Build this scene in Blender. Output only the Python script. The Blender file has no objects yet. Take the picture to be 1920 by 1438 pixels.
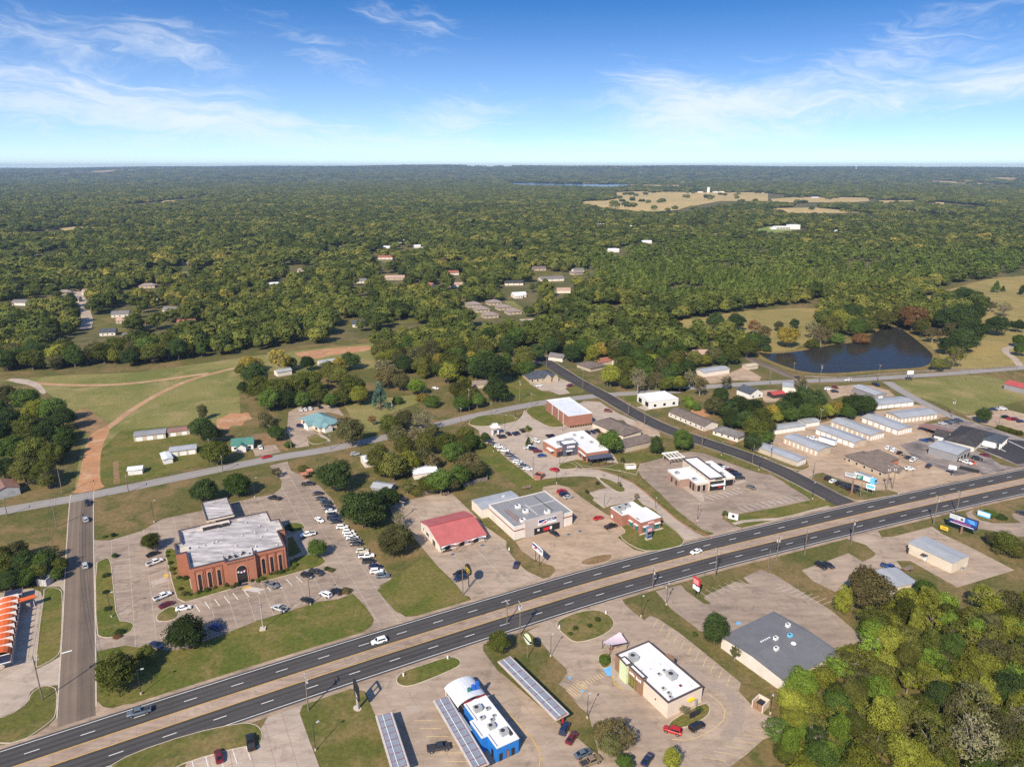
import bpy, bmesh, math, random
import numpy as np
R = math.radians
S = bpy.context.scene
C = S.collection
rnd = random.Random(7)

# ------------------------------------------------------------------ camera
CAM_H, FPX, HORIZON = 137.0, 1330.0, 313.0
PITCH = math.atan((719 - HORIZON) / FPX)
cam = bpy.data.cameras.new('camera')
cam.sensor_width = 36.0
cam.lens = FPX / 1920 * 36.0
cam.clip_start, cam.clip_end = 1.0, 90000.0
camo = bpy.data.objects.new('camera', cam)
C.objects.link(camo)
camo.location = (0, 0, CAM_H)
camo.rotation_euler = (math.pi / 2 - PITCH, 0, 0)
S.camera = camo

# ------------------------------------------------------------------ light, sky, exposure
SUN_EL, SHADOW_AZ = 39.5, 67.0            # shadows run 67 deg from +X (right and away)
SUN_STRENGTH, SKY_STRENGTH = 5.0, 0.064
S.view_settings.view_transform = 'Standard'
S.view_settings.look = 'None'
S.view_settings.exposure = 0.45
S.view_settings.gamma = 1.0
S.render.engine = 'CYCLES'
S.cycles.max_bounces = 6
S.cycles.diffuse_bounces = 3
S.cycles.glossy_bounces = 2
S.cycles.transmission_bounces = 3
S.cycles.volume_bounces = 0
S.cycles.transparent_max_bounces = 8
S.cycles.use_denoising = False
S.cycles.pixel_filter_type = 'BLACKMAN_HARRIS'

sun = bpy.data.lights.new('sun', 'SUN')
sun.energy = SUN_STRENGTH
sun.angle = R(0.53)
sun.color = (1.0, 0.90, 0.73)
suno = bpy.data.objects.new('sun', sun)
C.objects.link(suno)
suno.rotation_euler = (R(90 - SUN_EL), 0, R(SHADOW_AZ - 90))

class NB:
    """small node helper"""
    def __init__(s, tree):
        s.t = tree
    def n(s, kind, **kw):
        x = s.t.nodes.new(kind)
        for k, v in kw.items():
            setattr(x, k, v)
        return x
    def l(s, a, b):
        s.t.links.new(a, b)
    def put(s, sock, v):
        if hasattr(v, 'is_linked') or isinstance(v, bpy.types.NodeSocket):
            s.l(v, sock)
        else:
            sock.default_value = v
    def m(s, op, a, b=0.0, c=0.0, clamp=False):
        x = s.n('ShaderNodeMath', operation=op, use_clamp=clamp)
        for i, v in enumerate((a, b, c)):
            s.put(x.inputs[i], v)
        return x.outputs[0]
    def mix(s, f, a, b, blend='MIX'):
        x = s.n('ShaderNodeMix', data_type='RGBA', blend_type=blend)
        s.put(x.inputs[0], f)
        s.put(x.inputs[6], (*a, 1) if isinstance(a, tuple) and len(a) == 3 else a)
        s.put(x.inputs[7], (*b, 1) if isinstance(b, tuple) and len(b) == 3 else b)
        return x.outputs[2]
    def noise(s, vec, scale, detail=4.0, rough=.55, dist=0.0):
        x = s.n('ShaderNodeTexNoise')
        if vec is not None:
            s.l(vec, x.inputs['Vector'])
        x.inputs['Scale'].default_value = scale
        x.inputs['Detail'].default_value = detail
        x.inputs['Roughness'].default_value = rough
        x.inputs['Distortion'].default_value = dist
        return x.outputs['Fac']
    def ramp(s, f, lo, hi):
        return s.m('MULTIPLY', s.m('SUBTRACT', f, lo), 1.0 / (hi - lo), clamp=True)
    def smooth(s, f, lo, hi):
        x = s.n('ShaderNodeMapRange', interpolation_type='SMOOTHSTEP')
        s.put(x.inputs[0], f)
        x.inputs[1].default_value, x.inputs[2].default_value = lo, hi
        return x.outputs[0]
    def comb(s, x, y, z=0.0):
        c = s.n('ShaderNodeCombineXYZ')
        for i, v in enumerate((x, y, z)):
            s.put(c.inputs[i], v)
        return c.outputs[0]

world = bpy.data.worlds.new('World')
S.world = world
world.use_nodes = True
world.node_tree.nodes.clear()
b = NB(world.node_tree)
geo = b.n('ShaderNodeTexCoord').outputs['Generated']
sep = b.n('ShaderNodeSeparateXYZ'); b.l(geo, sep.inputs[0])
dx, dy, dz = sep.outputs
# clear autumn sky: the blue deepens quickly above the horizon
bent = b.comb(dx, dy, b.m('MULTIPLY_ADD', b.m('MAXIMUM', dz, 0.0), 2.9, 0.03))
nrm = b.n('ShaderNodeVectorMath', operation='NORMALIZE'); b.l(bent, nrm.inputs[0])
sky = b.n('ShaderNodeTexSky', sky_type='NISHITA', sun_disc=False)
sky.sun_elevation = R(SUN_EL)
sky.sun_rotation = R(180 + 90 - SHADOW_AZ)
sky.altitude = 150
sky.air_density, sky.dust_density, sky.ozone_density = 1.0, 0.35, 2.2
b.l(nrm.outputs[0], sky.inputs[0])
hs = b.n('ShaderNodeHueSaturation'); hs.inputs['Saturation'].default_value = 1.36
hs.inputs['Hue'].default_value = 0.506
hs.inputs['Value'].default_value = 2.4
b.l(sky.outputs[0], hs.inputs['Color'])
# cirrus, laid out by compass direction and height above the horizon (degrees)
az = b.m('MULTIPLY', b.m('ARCTAN2', dx, dy), 180 / math.pi)
el = b.m('MULTIPLY', b.m('ARCSINE', dz), 180 / math.pi)
def patch(a0, e0, wa, we, tilt, amp):
    c, s_ = math.cos(R(tilt)), math.sin(R(tilt))
    da, de = b.m('SUBTRACT', az, a0), b.m('SUBTRACT', el, e0)
    u = b.m('MULTIPLY_ADD', da, c / wa, b.m('MULTIPLY', de, s_ / wa))
    v = b.m('MULTIPLY_ADD', da, -s_ / we, b.m('MULTIPLY', de, c / we))
    r2 = b.m('ADD', b.m('MULTIPLY', u, u), b.m('MULTIPLY', v, v))
    return b.m('MULTIPLY', b.m('EXPONENT', b.m('MULTIPLY', r2, -1.0)), amp)
PATCHES = [(-32, 8.0, 10, 2.2, -4, .46), (-31, 4.0, 11, 1.9, -5, .58), (-19, 2.8, 10, 1.4, -8, .52), (-22, 7.4, 5.0, 1.9, -28, .46), (-5, 3.4, 6.0, 1.8, 4, .62), (-7.5, 10, 5, 1.5, -10, .42),
           (12, 5.0, 6.0, 2.4, -8, .66), (18, 4.6, 8, 1.2, 10, .50), (29, 4.4, 10, 1.2, 7, .54), (28, 7.6, 10, 2.6, 12, .40), (14, 2.2, 9, 1.0, 0, .34), (-14, 8.2, 5, 1.8, -30, .40), (37, 6.0, 7, 2.0, 12, .40), (0, 1.4, 40, .8, 0, .26)]
tot = None
for p in PATCHES:
    q = patch(*p)
    tot = q if tot is None else b.m('ADD', tot, q)
# out of view, cirrus goes on round the sky, thickened to whiten ambient light
cyc = b.comb(b.m('MULTIPLY', dx, 5.0), b.m('MULTIPLY', dy, 5.0), b.m('MULTIPLY', dz, 14.0))
wide = b.smooth(b.noise(cyc, 1.0, 2.0), .42, .70)
away = b.m('MAXIMUM', b.smooth(b.m('ABSOLUTE', az), 42.0, 55.0), b.smooth(el, 15.0, 25.0))
tot = b.m('ADD', tot, b.m('MULTIPLY', b.m('MULTIPLY', wide, away), .9))
warp = b.noise(b.comb(b.m('MULTIPLY', az, .12), b.m('MULTIPLY', el, .3), 3.0), 1.0, 3.0)
sw = b.m('MULTIPLY', b.m('SUBTRACT', warp, .5), 5.0)
st = b.comb(b.m('MULTIPLY', b.m('ADD', az, b.m('MULTIPLY', sw, 1.6)), .085), b.m('MULTIPLY', b.m('ADD', b.m('ADD', el, sw), b.m('MULTIPLY', az, .10)), .55), 1.7)
n1 = b.noise(st, 1.9, 9.0, .62, .5)
fine = b.noise(b.comb(b.m('MULTIPLY', az, .35), b.m('MULTIPLY', b.m('ADD', el, sw), 1.6), 9.0), 1.3, 8.0, .6, .8)
dens = b.m('ADD', b.m('MULTIPLY', n1, .72), b.m('MULTIPLY', fine, .28))
dens = b.m('ADD', b.m('SUBTRACT', dens, .62), b.m('MULTIPLY', tot, .56))
cl = b.smooth(dens, -.02, .50)
cl = b.m('MULTIPLY', cl, b.smooth(el, -.5, 2.0))
low = b.m('MULTIPLY', b.m('SUBTRACT', 1.0, b.smooth(el, -4.0, 13.0)), .66)
skyc = b.mix(low, hs.outputs[0], (8.8, 10.9, 12.8))
col = b.mix(b.m('MULTIPLY', cl, .74), skyc, (11.2, 11.8, 12.4))
bg = b.n('ShaderNodeBackground'); bg.inputs['Strength'].default_value = SKY_STRENGTH
b.l(col, bg.inputs['Color'])
wo = b.n('ShaderNodeOutputWorld'); b.l(bg.outputs[0], wo.inputs['Surface'])

# ------------------------------------------------------------------ survey: photograph points to ground points
FR = dict(I=(0,0,1),R1=(0,680,3.784),R2=(0,1040,3.614),R3=(440,1040,3.614),R4=(300,840,3.993),R5=(680,840,3.84),
 R6=(640,1160,4.571),R7=(1000,1100,3.84),R8=(1420,1040,3.614),S1=(860,720,5.053),S2=(1060,820,4.8),S3=(1240,680,4.8),
 S4=(1520,680,4.8),S5=(1420,860,3.84),S6=(860,600,4.364),S7=(1240,480,2.8235),S8=(420,600,4.0),
 Z1=(400,1010,12),Z2=(980,950,13.07),Z3=(800,960,16),Z4=(1140,1230,15.98),Z5=(1000,800,12),Z6=(1180,920,14.38),
 Z7=(1740,930,12),Z8=(1570,850,13.07),Y1=(1270,870,12.8),Y2=(1220,1050,16),Y3=(830,1050,17.98),Y4=(900,1110,11.06),
 Y5=(1740,760,10.27),Y6=(0,1060,6.254),Y7=(1660,860,15.98),Y8=(1280,1280,9.1),
 Q1=(0,290,4.0),Q2=(480,290,4.0),Q3=(960,290,4.0),Q4=(1440,290,4.0),Q5=(0,460,4.0),Q6=(480,440,4.0),Q7=(880,440,4.0))
CP, SP = math.cos(PITCH), math.sin(PITCH)
def pxl(f, x, y):
    o = FR[f]
    return o[0] + x / o[2], o[1] + y / o[2]
def at(X, Y, z=0.0):
    x, y = (X - 960) / FPX, (719 - Y) / FPX
    dxx, dyy, dzz = x, CP + y * SP, -SP + y * CP
    t = (z - CAM_H) / min(dzz, -1e-4)
    return dxx * t, dyy * t
def sv(x, y, z=0.0):
    """ground point of the first survey, which put the horizon seven pixels higher"""
    p = math.atan(413 / FPX); c, s_ = math.cos(p), math.sin(p); zz = z - CAM_H; f = y * c - zz * s_
    return at(960 + FPX * x / f, 719 - FPX * (y * s_ + zz * c) / f, z)
def g(f, x, y, z=0.0):
    return at(*pxl(f, x, y), z)
def proj(X, Y, Z):
    z = Z - CAM_H
    f = Y * CP - z * SP
    return 960 + FPX * X / f, 719 - FPX * (Y * SP + z * CP) / f
def height(f, base, top):
    B = g(f, *base); T = pxl(f, *top)
    return min((abs(proj(B[0], B[1], z / 10)[1] - T[1]), z / 10) for z in range(1, 400))[1]
def inside(x, y, poly):
    c = False; j = len(poly) - 1
    for i in range(len(poly)):
        xi, yi = poly[i]; xj, yj = poly[j]
        if (yi > y) != (yj > y) and x < (xj - xi) * (y - yi) / (yj - yi) + xi:
            c = not c
        j = i
    return c
def hill(x, y):
    r = math.hypot(x, y)
    if r < 4500: return 0.0
    k = min(1.0, (r - 4500) / 5000)
    a = math.atan2(x, y)
    h = 9 * math.sin(a * 7 + r * .0011) + 8 * math.sin(a * 13 - r * .0017 + 1.3) + 6 * math.sin(a * 29 + r * .0031)
    far = min(1.0, max(0.0, (r - 7500) / 6000))
    return k * max(-8.0, h) + far * (62 + 74 * max(0.0, math.cos(min(1.2, abs(a - .02)) * 2.0)))

# ------------------------------------------------------------------ objects
def tag(o, label=None, cat=None, group=None, kind=None):
    if label: o['label'] = label
    if cat: o['category'] = cat
    if group: o['group'] = group
    if kind: o['kind'] = kind
    return o
def thing(name, label, cat, loc=(0, 0, 0), rz=0.0, group=None):
    o = bpy.data.objects.new(name, None)
    o.empty_display_size = .3
    C.objects.link(o)
    o.location = loc if len(loc) == 3 else (*loc, 0)
    o.rotation_euler = (0, 0, rz)
    return tag(o, label, cat, group)
class MB:
    def __init__(s):
        s.v, s.f, s.m, s.uv = [], [], [], {}
    def poly(s, pts, mi=0):
        n = len(s.v); s.v += [tuple(p) for p in pts]
        s.f.append(tuple(range(n, n + len(pts)))); s.m.append(mi)
        return s
    def box(s, x0, x1, y0, y1, z0, z1, mi=0):
        n = len(s.v)
        s.v += [(x, y, z) for z in (z0, z1) for x, y in ((x0, y0), (x1, y0), (x1, y1), (x0, y1))]
        for q in ((3, 2, 1, 0), (4, 5, 6, 7), (0, 1, 5, 4), (1, 2, 6, 5), (2, 3, 7, 6), (3, 0, 4, 7)):
            s.f.append(tuple(n + i for i in q)); s.m.append(mi)
        return s
    def prism(s, pts, z0, z1, mi=0, mt=None, bottom=True):
        if area(pts) < 0: pts = pts[::-1]
        n = len(s.v); k = len(pts)
        s.v += [(p[0], p[1], z0) for p in pts] + [(p[0], p[1], z1) for p in pts]
        for i in range(k):
            j = (i + 1) % k
            s.f.append((n + i, n + j, n + k + j, n + k + i)); s.m.append(mi)
        s.f.append(tuple(n + k + i for i in range(k))); s.m.append(mi if mt is None else mt)
        if bottom: s.f.append(tuple(n + k - 1 - i for i in range(k))); s.m.append(mi)
        return s
    def tube(s, p, q, r, r2=None, n=6, mi=0, cap=True):
        p, q = np.array(p, float), np.array(q, float)
        d = q - p; d /= max(np.linalg.norm(d), 1e-9)
        a = np.cross(d, (0, 0, 1) if abs(d[2]) < .9 else (1, 0, 0)); a /= np.linalg.norm(a); c = np.cross(d, a)
        r2 = r if r2 is None else r2; k = len(s.v)
        for P_, rr in ((p, r), (q, r2)):
            for i in range(n):
                t = 2 * math.pi * i / n
                s.v.append(tuple(P_ + rr * (math.cos(t) * a + math.sin(t) * c)))
        for i in range(n):
            j = (i + 1) % n
            s.f.append((k + j, k + i, k + n + i, k + n + j)); s.m.append(mi)
        if cap:
            s.f.append(tuple(k + i for i in range(n))); s.m.append(mi)
            s.f.append(tuple(k + n + n - 1 - i for i in range(n))); s.m.append(mi)
        return s
    def dome(s, x, y, z, rx, ry, rz, nu=10, nv=4, mi=0):
        k = len(s.v)
        for j in range(nv):
            t = math.pi / 2 * j / nv
            for i in range(nu):
                a = 2 * math.pi * i / nu
                s.v.append((x + rx * math.cos(a) * math.cos(t), y + ry * math.sin(a) * math.cos(t), z + rz * math.sin(t)))
        s.v.append((x, y, z + rz))
        for j in range(nv - 1):
            for i in range(nu):
                i2 = (i + 1) % nu
                s.f.append((k + j * nu + i, k + j * nu + i2, k + (j + 1) * nu + i2, k + (j + 1) * nu + i)); s.m.append(mi)
        for i in range(nu):
            s.f.append((k + (nv - 1) * nu + i, k + (nv - 1) * nu + (i + 1) % nu, k + nv * nu)); s.m.append(mi)
        return s
    def data(s, name, mats):
        me = bpy.data.meshes.new(name)
        me.from_pydata(s.v, [], s.f)
        for m_ in (mats if isinstance(mats, (list, tuple)) else [mats]):
            me.materials.append(m_)
        if max(s.m, default=0) > 0:
            me.polygons.foreach_set('material_index', s.m)
        me.update()
        return me
    def obj(s, name, mats, parent=None, loc=None, rz=0.0):
        return link(name, s.data(name, mats), parent, loc, rz)
def link(name, me, parent=None, loc=None, rz=0.0):
    o = bpy.data.objects.new(name, me)
    C.objects.link(o)
    if parent is not None: o.parent = parent
    if loc is not None: o.location = loc if len(loc) == 3 else (*loc, 0)
    if rz: o.rotation_euler = (0, 0, rz)
    return o
def area(p):
    return .5 * sum(p[i][0] * p[(i + 1) % len(p)][1] - p[(i + 1) % len(p)][0] * p[i][1] for i in range(len(p)))
def offset(p, d):
    """grow a CCW polygon by d"""
    out = []; n = len(p)
    for i in range(n):
        a, q, c = p[i - 1], p[i], p[(i + 1) % n]
        def nn(u, v):
            l = math.hypot(v[0] - u[0], v[1] - u[1]) or 1e-6
            return ((v[1] - u[1]) / l, -(v[0] - u[0]) / l)
        n1, n2 = nn(a, q), nn(q, c)
        k = 1 + n1[0] * n2[0] + n1[1] * n2[1]
        k = max(k, .35)
        out.append((q[0] + d * (n1[0] + n2[0]) / k, q[1] + d * (n1[1] + n2[1]) / k))
    return out
def chaikin(p, it=2, closed=True):
    for _ in range(it):
        o = []
        n = len(p)
        rng = range(n) if closed else range(n - 1)
        if not closed: o.append(p[0])
        for i in rng:
            a, q = p[i], p[(i + 1) % n]
            o += [(a[0] * .75 + q[0] * .25, a[1] * .75 + q[1] * .25), (a[0] * .25 + q[0] * .75, a[1] * .25 + q[1] * .75)]
        if not closed: o.append(p[-1])
        p = o
    return p
def ccw(p):
    return p if area(p) > 0 else p[::-1]
def gp(*items):
    """ground polygon: frame letter codes followed by points, e.g. gp('R2',(1,2),(3,4),'R3',(5,6))"""
    out = []; f = 'I'
    for it in items:
        if isinstance(it, str): f = it
        else: out.append(g(f, *it))
    return out

# ------------------------------------------------------------------ materials
MATS = {}
def newmat(name):
    m_ = bpy.data.materials.new(name); m_.use_nodes = True
    m_.node_tree.nodes.clear()
    nb = NB(m_.node_tree)
    bs = nb.n('ShaderNodeBsdfPrincipled'); out = nb.n('ShaderNodeOutputMaterial')
    nb.l(bs.outputs[0], out.inputs[0])
    MATS[name] = m_
    return m_, nb, bs
def mat(name, col, rough=.75, var=.12, scale=.5, spec=.25, metal=0.0, col2=None, scale2=None, bump=0.0, coord='pos', detail=5.0, streak=None, emit=0.0):
    """base colour with two scales of noise so that nothing is flat; streak=(angle, length, width) adds directional wear"""
    if name in MATS: return MATS[name]
    m_, nb, bs = newmat(name)
    pos = nb.n('ShaderNodeNewGeometry').outputs['Position'] if coord == 'pos' else nb.n('ShaderNodeTexCoord').outputs['Object']
    n1 = nb.ramp(nb.noise(pos, scale, detail, .6), .25, .75)
    c2 = col2 or tuple(c * (1 - 2 * var) for c in col)
    c = nb.mix(n1, c2, tuple(min(1.0, k * (1 + var)) for k in col))
    n2 = nb.ramp(nb.noise(pos, scale2 or scale * 7, 3.0, .6), .2, .8)
    f = nb.m('MULTIPLY_ADD', n2, var * 1.6, 1 - var * .8)
    c = nb.mix(1.0, c, nb.comb(f, f, f), 'MULTIPLY')
    if streak:
        bl_ = nb.m('MULTIPLY_ADD', nb.smooth(nb.noise(pos, .16, 7.0, .72, .8), .50, .70), -.34, 1.08)
        c = nb.mix(1.0, c, nb.comb(bl_, bl_, bl_), 'MULTIPLY')
        vr = nb.n('ShaderNodeMapping'); nb.l(pos, vr.inputs[0])
        vr.inputs['Rotation'].default_value = (0, 0, -R(streak[0])); vr.inputs['Scale'].default_value = (1 / streak[1], 1 / streak[2], .3)
        k = nb.m('MULTIPLY_ADD', nb.ramp(nb.noise(vr.outputs[0], 1.0, 6.0, .7), .32, .62), streak[3] * 1.5, 1 - streak[3] * .95)
        c = nb.mix(1.0, c, nb.comb(k, k, k), 'MULTIPLY')
    nb.l(c, bs.inputs['Base Color'])
    bs.inputs['Roughness'].default_value = rough
    bs.inputs['Specular IOR Level'].default_value = spec
    bs.inputs['Metallic'].default_value = metal
    if emit:
        nb.l(c, bs.inputs['Emission Color']); bs.inputs['Emission Strength'].default_value = emit
    if bump:
        bm_ = nb.n('ShaderNodeBump'); bm_.inputs['Strength'].default_value = bump; bm_.inputs['Distance'].default_value = .1
        nb.l(n2, bm_.inputs['Height']); nb.l(bm_.outputs[0], bs.inputs['Normal'])
    return m_
def ground_mat(name, cols, s1, s2, mow=None, rough=.95, grain=.8):
    """three-tone ground: cols[0] and cols[1] in broad patches, cols[2] in finer blotches, grain on top"""
    if name in MATS: return MATS[name]
    m_, nb, bs = newmat(name)
    pos = nb.n('ShaderNodeNewGeometry').outputs['Position']
    c = nb.mix(nb.smooth(nb.noise(pos, s1, 6.0, .65, .6), .40, .60), cols[0], cols[1])
    c = nb.mix(nb.smooth(nb.noise(pos, s2, 6.0, .65, .4), .46, .72), c, cols[2])
    gr = nb.m('MULTIPLY_ADD', nb.ramp(nb.noise(pos, .75, 6.0, .8), .3, .7), grain, 1 - grain / 2)
    c = nb.mix(1.0, c, nb.comb(gr, gr, gr), 'MULTIPLY')
    if mow:
        vr = nb.n('ShaderNodeMapping'); nb.l(pos, vr.inputs[0]); vr.inputs['Rotation'].default_value = (0, 0, -R(mow[0]))
        w = nb.n('ShaderNodeTexWave', bands_direction='Y'); nb.l(vr.outputs[0], w.inputs[0]); w.inputs['Scale'].default_value = mow[1]; w.inputs['Distortion'].default_value = 1.2
        k = nb.m('MULTIPLY_ADD', w.outputs['Fac'], mow[2], 1 - mow[2] / 2)
        c = nb.mix(1.0, c, nb.comb(k, k, k), 'MULTIPLY')
    nb.l(c, bs.inputs['Base Color'])
    bs.inputs['Roughness'].default_value = rough; bs.inputs['Specular IOR Level'].default_value = .1
    return m_
def road_mat(name, dark, light, stops, rough=.85, patchy=.25):
    """asphalt: wheel-track wear across the road (uv.y metres off the centre line), long streaks along it"""
    m_, nb, bs = newmat(name)
    uv = nb.n('ShaderNodeUVMap'); uv.uv_map = 'uv'
    sp = nb.n('ShaderNodeSeparateXYZ'); nb.l(uv.outputs[0], sp.inputs[0])
    rp = nb.n('ShaderNodeValToRGB'); els = rp.color_ramp.elements
    w = max(abs(s_[0]) for s_ in stops)
    while len(els) < len(stops): els.new(.5)
    for e_, (x, v) in zip(els, stops):
        e_.position = (x / w + 1) / 2; e_.color = (v, v, v, 1)
    nb.l(nb.m('MULTIPLY_ADD', sp.outputs[1], .5 / w, .5), rp.inputs[0])
    st = nb.noise(nb.comb(nb.m('MULTIPLY', sp.outputs[0], .02), nb.m('MULTIPLY', sp.outputs[1], 1.6), 0.0), 1.0, 5.0, .7)
    gr = nb.noise(nb.n('ShaderNodeNewGeometry').outputs['Position'], .09, 6.0, .7)
    f = nb.m('ADD', nb.m('MULTIPLY', rp.outputs[0], .75), nb.m('ADD', nb.m('MULTIPLY', nb.ramp(st, .3, .7), .30), nb.m('MULTIPLY', nb.ramp(gr, .3, .7), patchy)))
    f = nb.m('SUBTRACT', f, .25, clamp=True)
    c = nb.mix(f, dark, light)
    gg = nb.m('MULTIPLY_ADD', nb.noise(nb.n('ShaderNodeNewGeometry').outputs['Position'], 2.5, 3.0), .3, .85)
    c = nb.mix(1.0, c, nb.comb(gg, gg, gg), 'MULTIPLY')
    nb.l(c, bs.inputs['Base Color']); bs.inputs['Roughness'].default_value = rough; bs.inputs['Specular IOR Level'].default_value = .2
    return m_
# ------------------------------------------------------------------ ground materials
GRASS = ground_mat('grass_verge', [(.105, .098, .030), (.190, .132, .060), (.074, .086, .022)], .035, .09)
LAWN = ground_mat('grass_lawn', [(.088, .104, .020), (.140, .124, .034), (.180, .136, .052)], .045, .12, mow=(28.5, .35, .30))
LAWN2 = ground_mat('grass_lawn_dry', [(.105, .105, .026), (.180, .136, .054), (.075, .092, .020)], .06, .16)
MEADOW = ground_mat('grass_meadow', [(.200, .180, .062), (.140, .146, .042), (.270, .210, .095)], .018, .045)
GOLD = ground_mat('grass_golden', [(.300, .225, .085), (.240, .190, .068), (.180, .160, .050)], .012, .05)
FARGOLD = ground_mat('grass_far_field', [(.48, .34, .15), (.42, .31, .135), (.30, .26, .10)], .004, .02)
FLOOR = ground_mat('forest_floor', [(.095, .092, .034), (.150, .118, .055), (.066, .080, .026)], .02, .07)
DIRT = ground_mat('red_dirt', [(.42, .21, .105), (.36, .19, .10), (.46, .30, .19)], .05, .12, grain=.4)
TRACK = ground_mat('dirt_track', [(.42, .25, .14), (.36, .21, .12), (.46, .32, .215)], .04, .15, grain=.3)
SOIL = ground_mat('brown_soil', [(.22, .135, .070), (.27, .17, .09), (.14, .11, .045)], .08, .25)
WATERGRASS = ground_mat('bank_reeds', [(.20, .15, .055), (.15, .12, .04), (.26, .17, .08)], .08, .4)
CONC = mat('concrete_tan', (.350, .268, .200), .85, .11, .05, .2, col2=(.265, .20, .15), scale2=.45, streak=(118, 14, 2.2, .22))
CONC2 = mat('concrete_pink', (.305, .234, .178), .85, .12, .05, .2, col2=(.215, .163, .128), scale2=.5, streak=(28, 12, 2.5, .24))
CONC3 = mat('concrete_pale', (.40, .322, .255), .85, .08, .06, .2, col2=(.31, .25, .20), scale2=.5, streak=(118, 10, 2, .14))
CONC4 = mat('concrete_dusty', (.38, .280, .198), .9, .10, .05, .15, col2=(.30, .215, .148), scale2=.4, streak=(115, 12, 3, .18))
JOINT = mat('joint_sealant', (.53, .45, .375), .9, .12, .3)
JOINTD = mat('dark_joint', (.27, .20, .15), .9, .1, .3)
JOINTL = mat('pale_joint', (.36, .285, .22), .9, .1, .3)
KERB = mat('kerb_concrete', (.52, .43, .34), .85, .12, .5)
KERBRED = mat('kerb_red_paint', (.50, .20, .14), .8, .12, .5)
KERBYEL = mat('kerb_yellow_paint', (.60, .38, .08), .8, .15, .5)
BLACKTOP = mat('blacktop', (.050, .047, .050), .85, .2, .06, .2, col2=(.030, .029, .033), scale2=.6)
OLDTOP = mat('worn_blacktop', (.33, .27, .235), .9, .15, .09, .2, col2=(.055, .05, .052), scale2=.5, streak=(15, 9, 3, .3))
PAINT = mat('white_road_paint', (.80, .79, .76), .7, .08, 1.5)
PAINTWORN = mat('worn_white_paint', (.62, .55, .48), .8, .18, .9)
PAINTYEL = mat('yellow_road_paint', (.62, .37, .075), .75, .15, .8)
PAINTYEL2 = mat('worn_yellow_paint', (.62, .45, .21), .8, .15, .9)
PAINTBLUE = mat('blue_paint', (.15, .42, .72), .8, .12, .8)
HWY = road_mat('highway_asphalt', (.046, .043, .042), (.145, .130, .122),
    [(-10, .55), (-9.2, .25), (-8.4, .10), (-7.5, .5), (-6.6, .12), (-5.4, .42), (-4.6, .08), (-3.6, .5), (-2.6, .08), (-2.0, .3), (2.0, .3), (2.7, .08), (3.6, .5), (4.6, .08), (5.4, .42), (6.4, .1), (7.4, .5), (8.3, .1), (10, .5)], patchy=.2)
SIDE = road_mat('side_road_asphalt', (.095, .076, .062), (.27, .20, .145),
    [(-5, .85), (-3.6, .55), (-2.8, .75), (-1.6, .5), (-.6, .75), (.2, .35), (1.4, .2), (2.4, .35), (3.2, .18), (4.4, .5), (5, .8)])
SIDE2 = road_mat('dark_side_road_asphalt', (.042, .040, .041), (.135, .115, .10),
    [(-6, .8), (-4.6, .3), (-3, .1), (-1.5, .35), (0, .15), (1.5, .35), (3, .1), (4.6, .3), (6, .8)])
BACK = road_mat('back_road_asphalt', (.20, .18, .165), (.36, .325, .30),
    [(-4.5, .3), (-3, .7), (-1.8, .45), (0, .8), (1.8, .45), (3, .7), (4.5, .3)])
MEDIAN = mat('median_concrete', (.34, .255, .195), .85, .12, .08, .2, col2=(.26, .185, .135), scale2=.7, streak=(26, 18, 1.2, .22))
SHOULDER = mat('shoulder_concrete', (.35, .26, .19), .9, .15, .1, .2, col2=(.20, .145, .10), scale2=.6, streak=(26, 15, 1.3, .25))
WATER_M, nb, bs = newmat('pond_water')
bs.inputs['Base Color'].default_value = (.030, .029, .024, 1)
bs.inputs['Specular IOR Level'].default_value = .12
bs.inputs['Roughness'].default_value = .12
bs.inputs['IOR'].default_value = 1.33
wv = nb.n('ShaderNodeBump'); wv.inputs['Strength'].default_value = .06; wv.inputs['Distance'].default_value = .2
nb.l(nb.noise(nb.n('ShaderNodeNewGeometry').outputs['Position'], .55, 5.0, .6), wv.inputs['Height'])
nb.l(wv.outputs[0], bs.inputs['Normal'])

# ------------------------------------------------------------------ terrain sheet out to the horizon
def terrain():
    m_ = MB()
    rings = [0, 60, 120, 200, 300, 420, 600, 900, 1300, 1800, 2500, 3300, 4500] + [4500 * 1.06 ** k for k in range(1, 24)]
    na = 180
    m_.v.append((0, 0, 0))
    for r in rings[1:]:
        for i in range(na):
            a = 2 * math.pi * i / na
            x, y = r * math.sin(a), r * math.cos(a)
            m_.v.append((x, y, hill(x, y)))
    for i in range(na):
        m_.f.append((0, 1 + (i + 1) % na, 1 + i)); m_.m.append(0)
    for k in range(len(rings) - 2):
        for i in range(na):
            a, c = 1 + k * na + i, 1 + k * na + (i + 1) % na
            m_.f.append((a, c, c + na, a + na)); m_.m.append(0)
    return m_.obj('ground', GRASS)
tag(terrain(), kind='structure')

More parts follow.
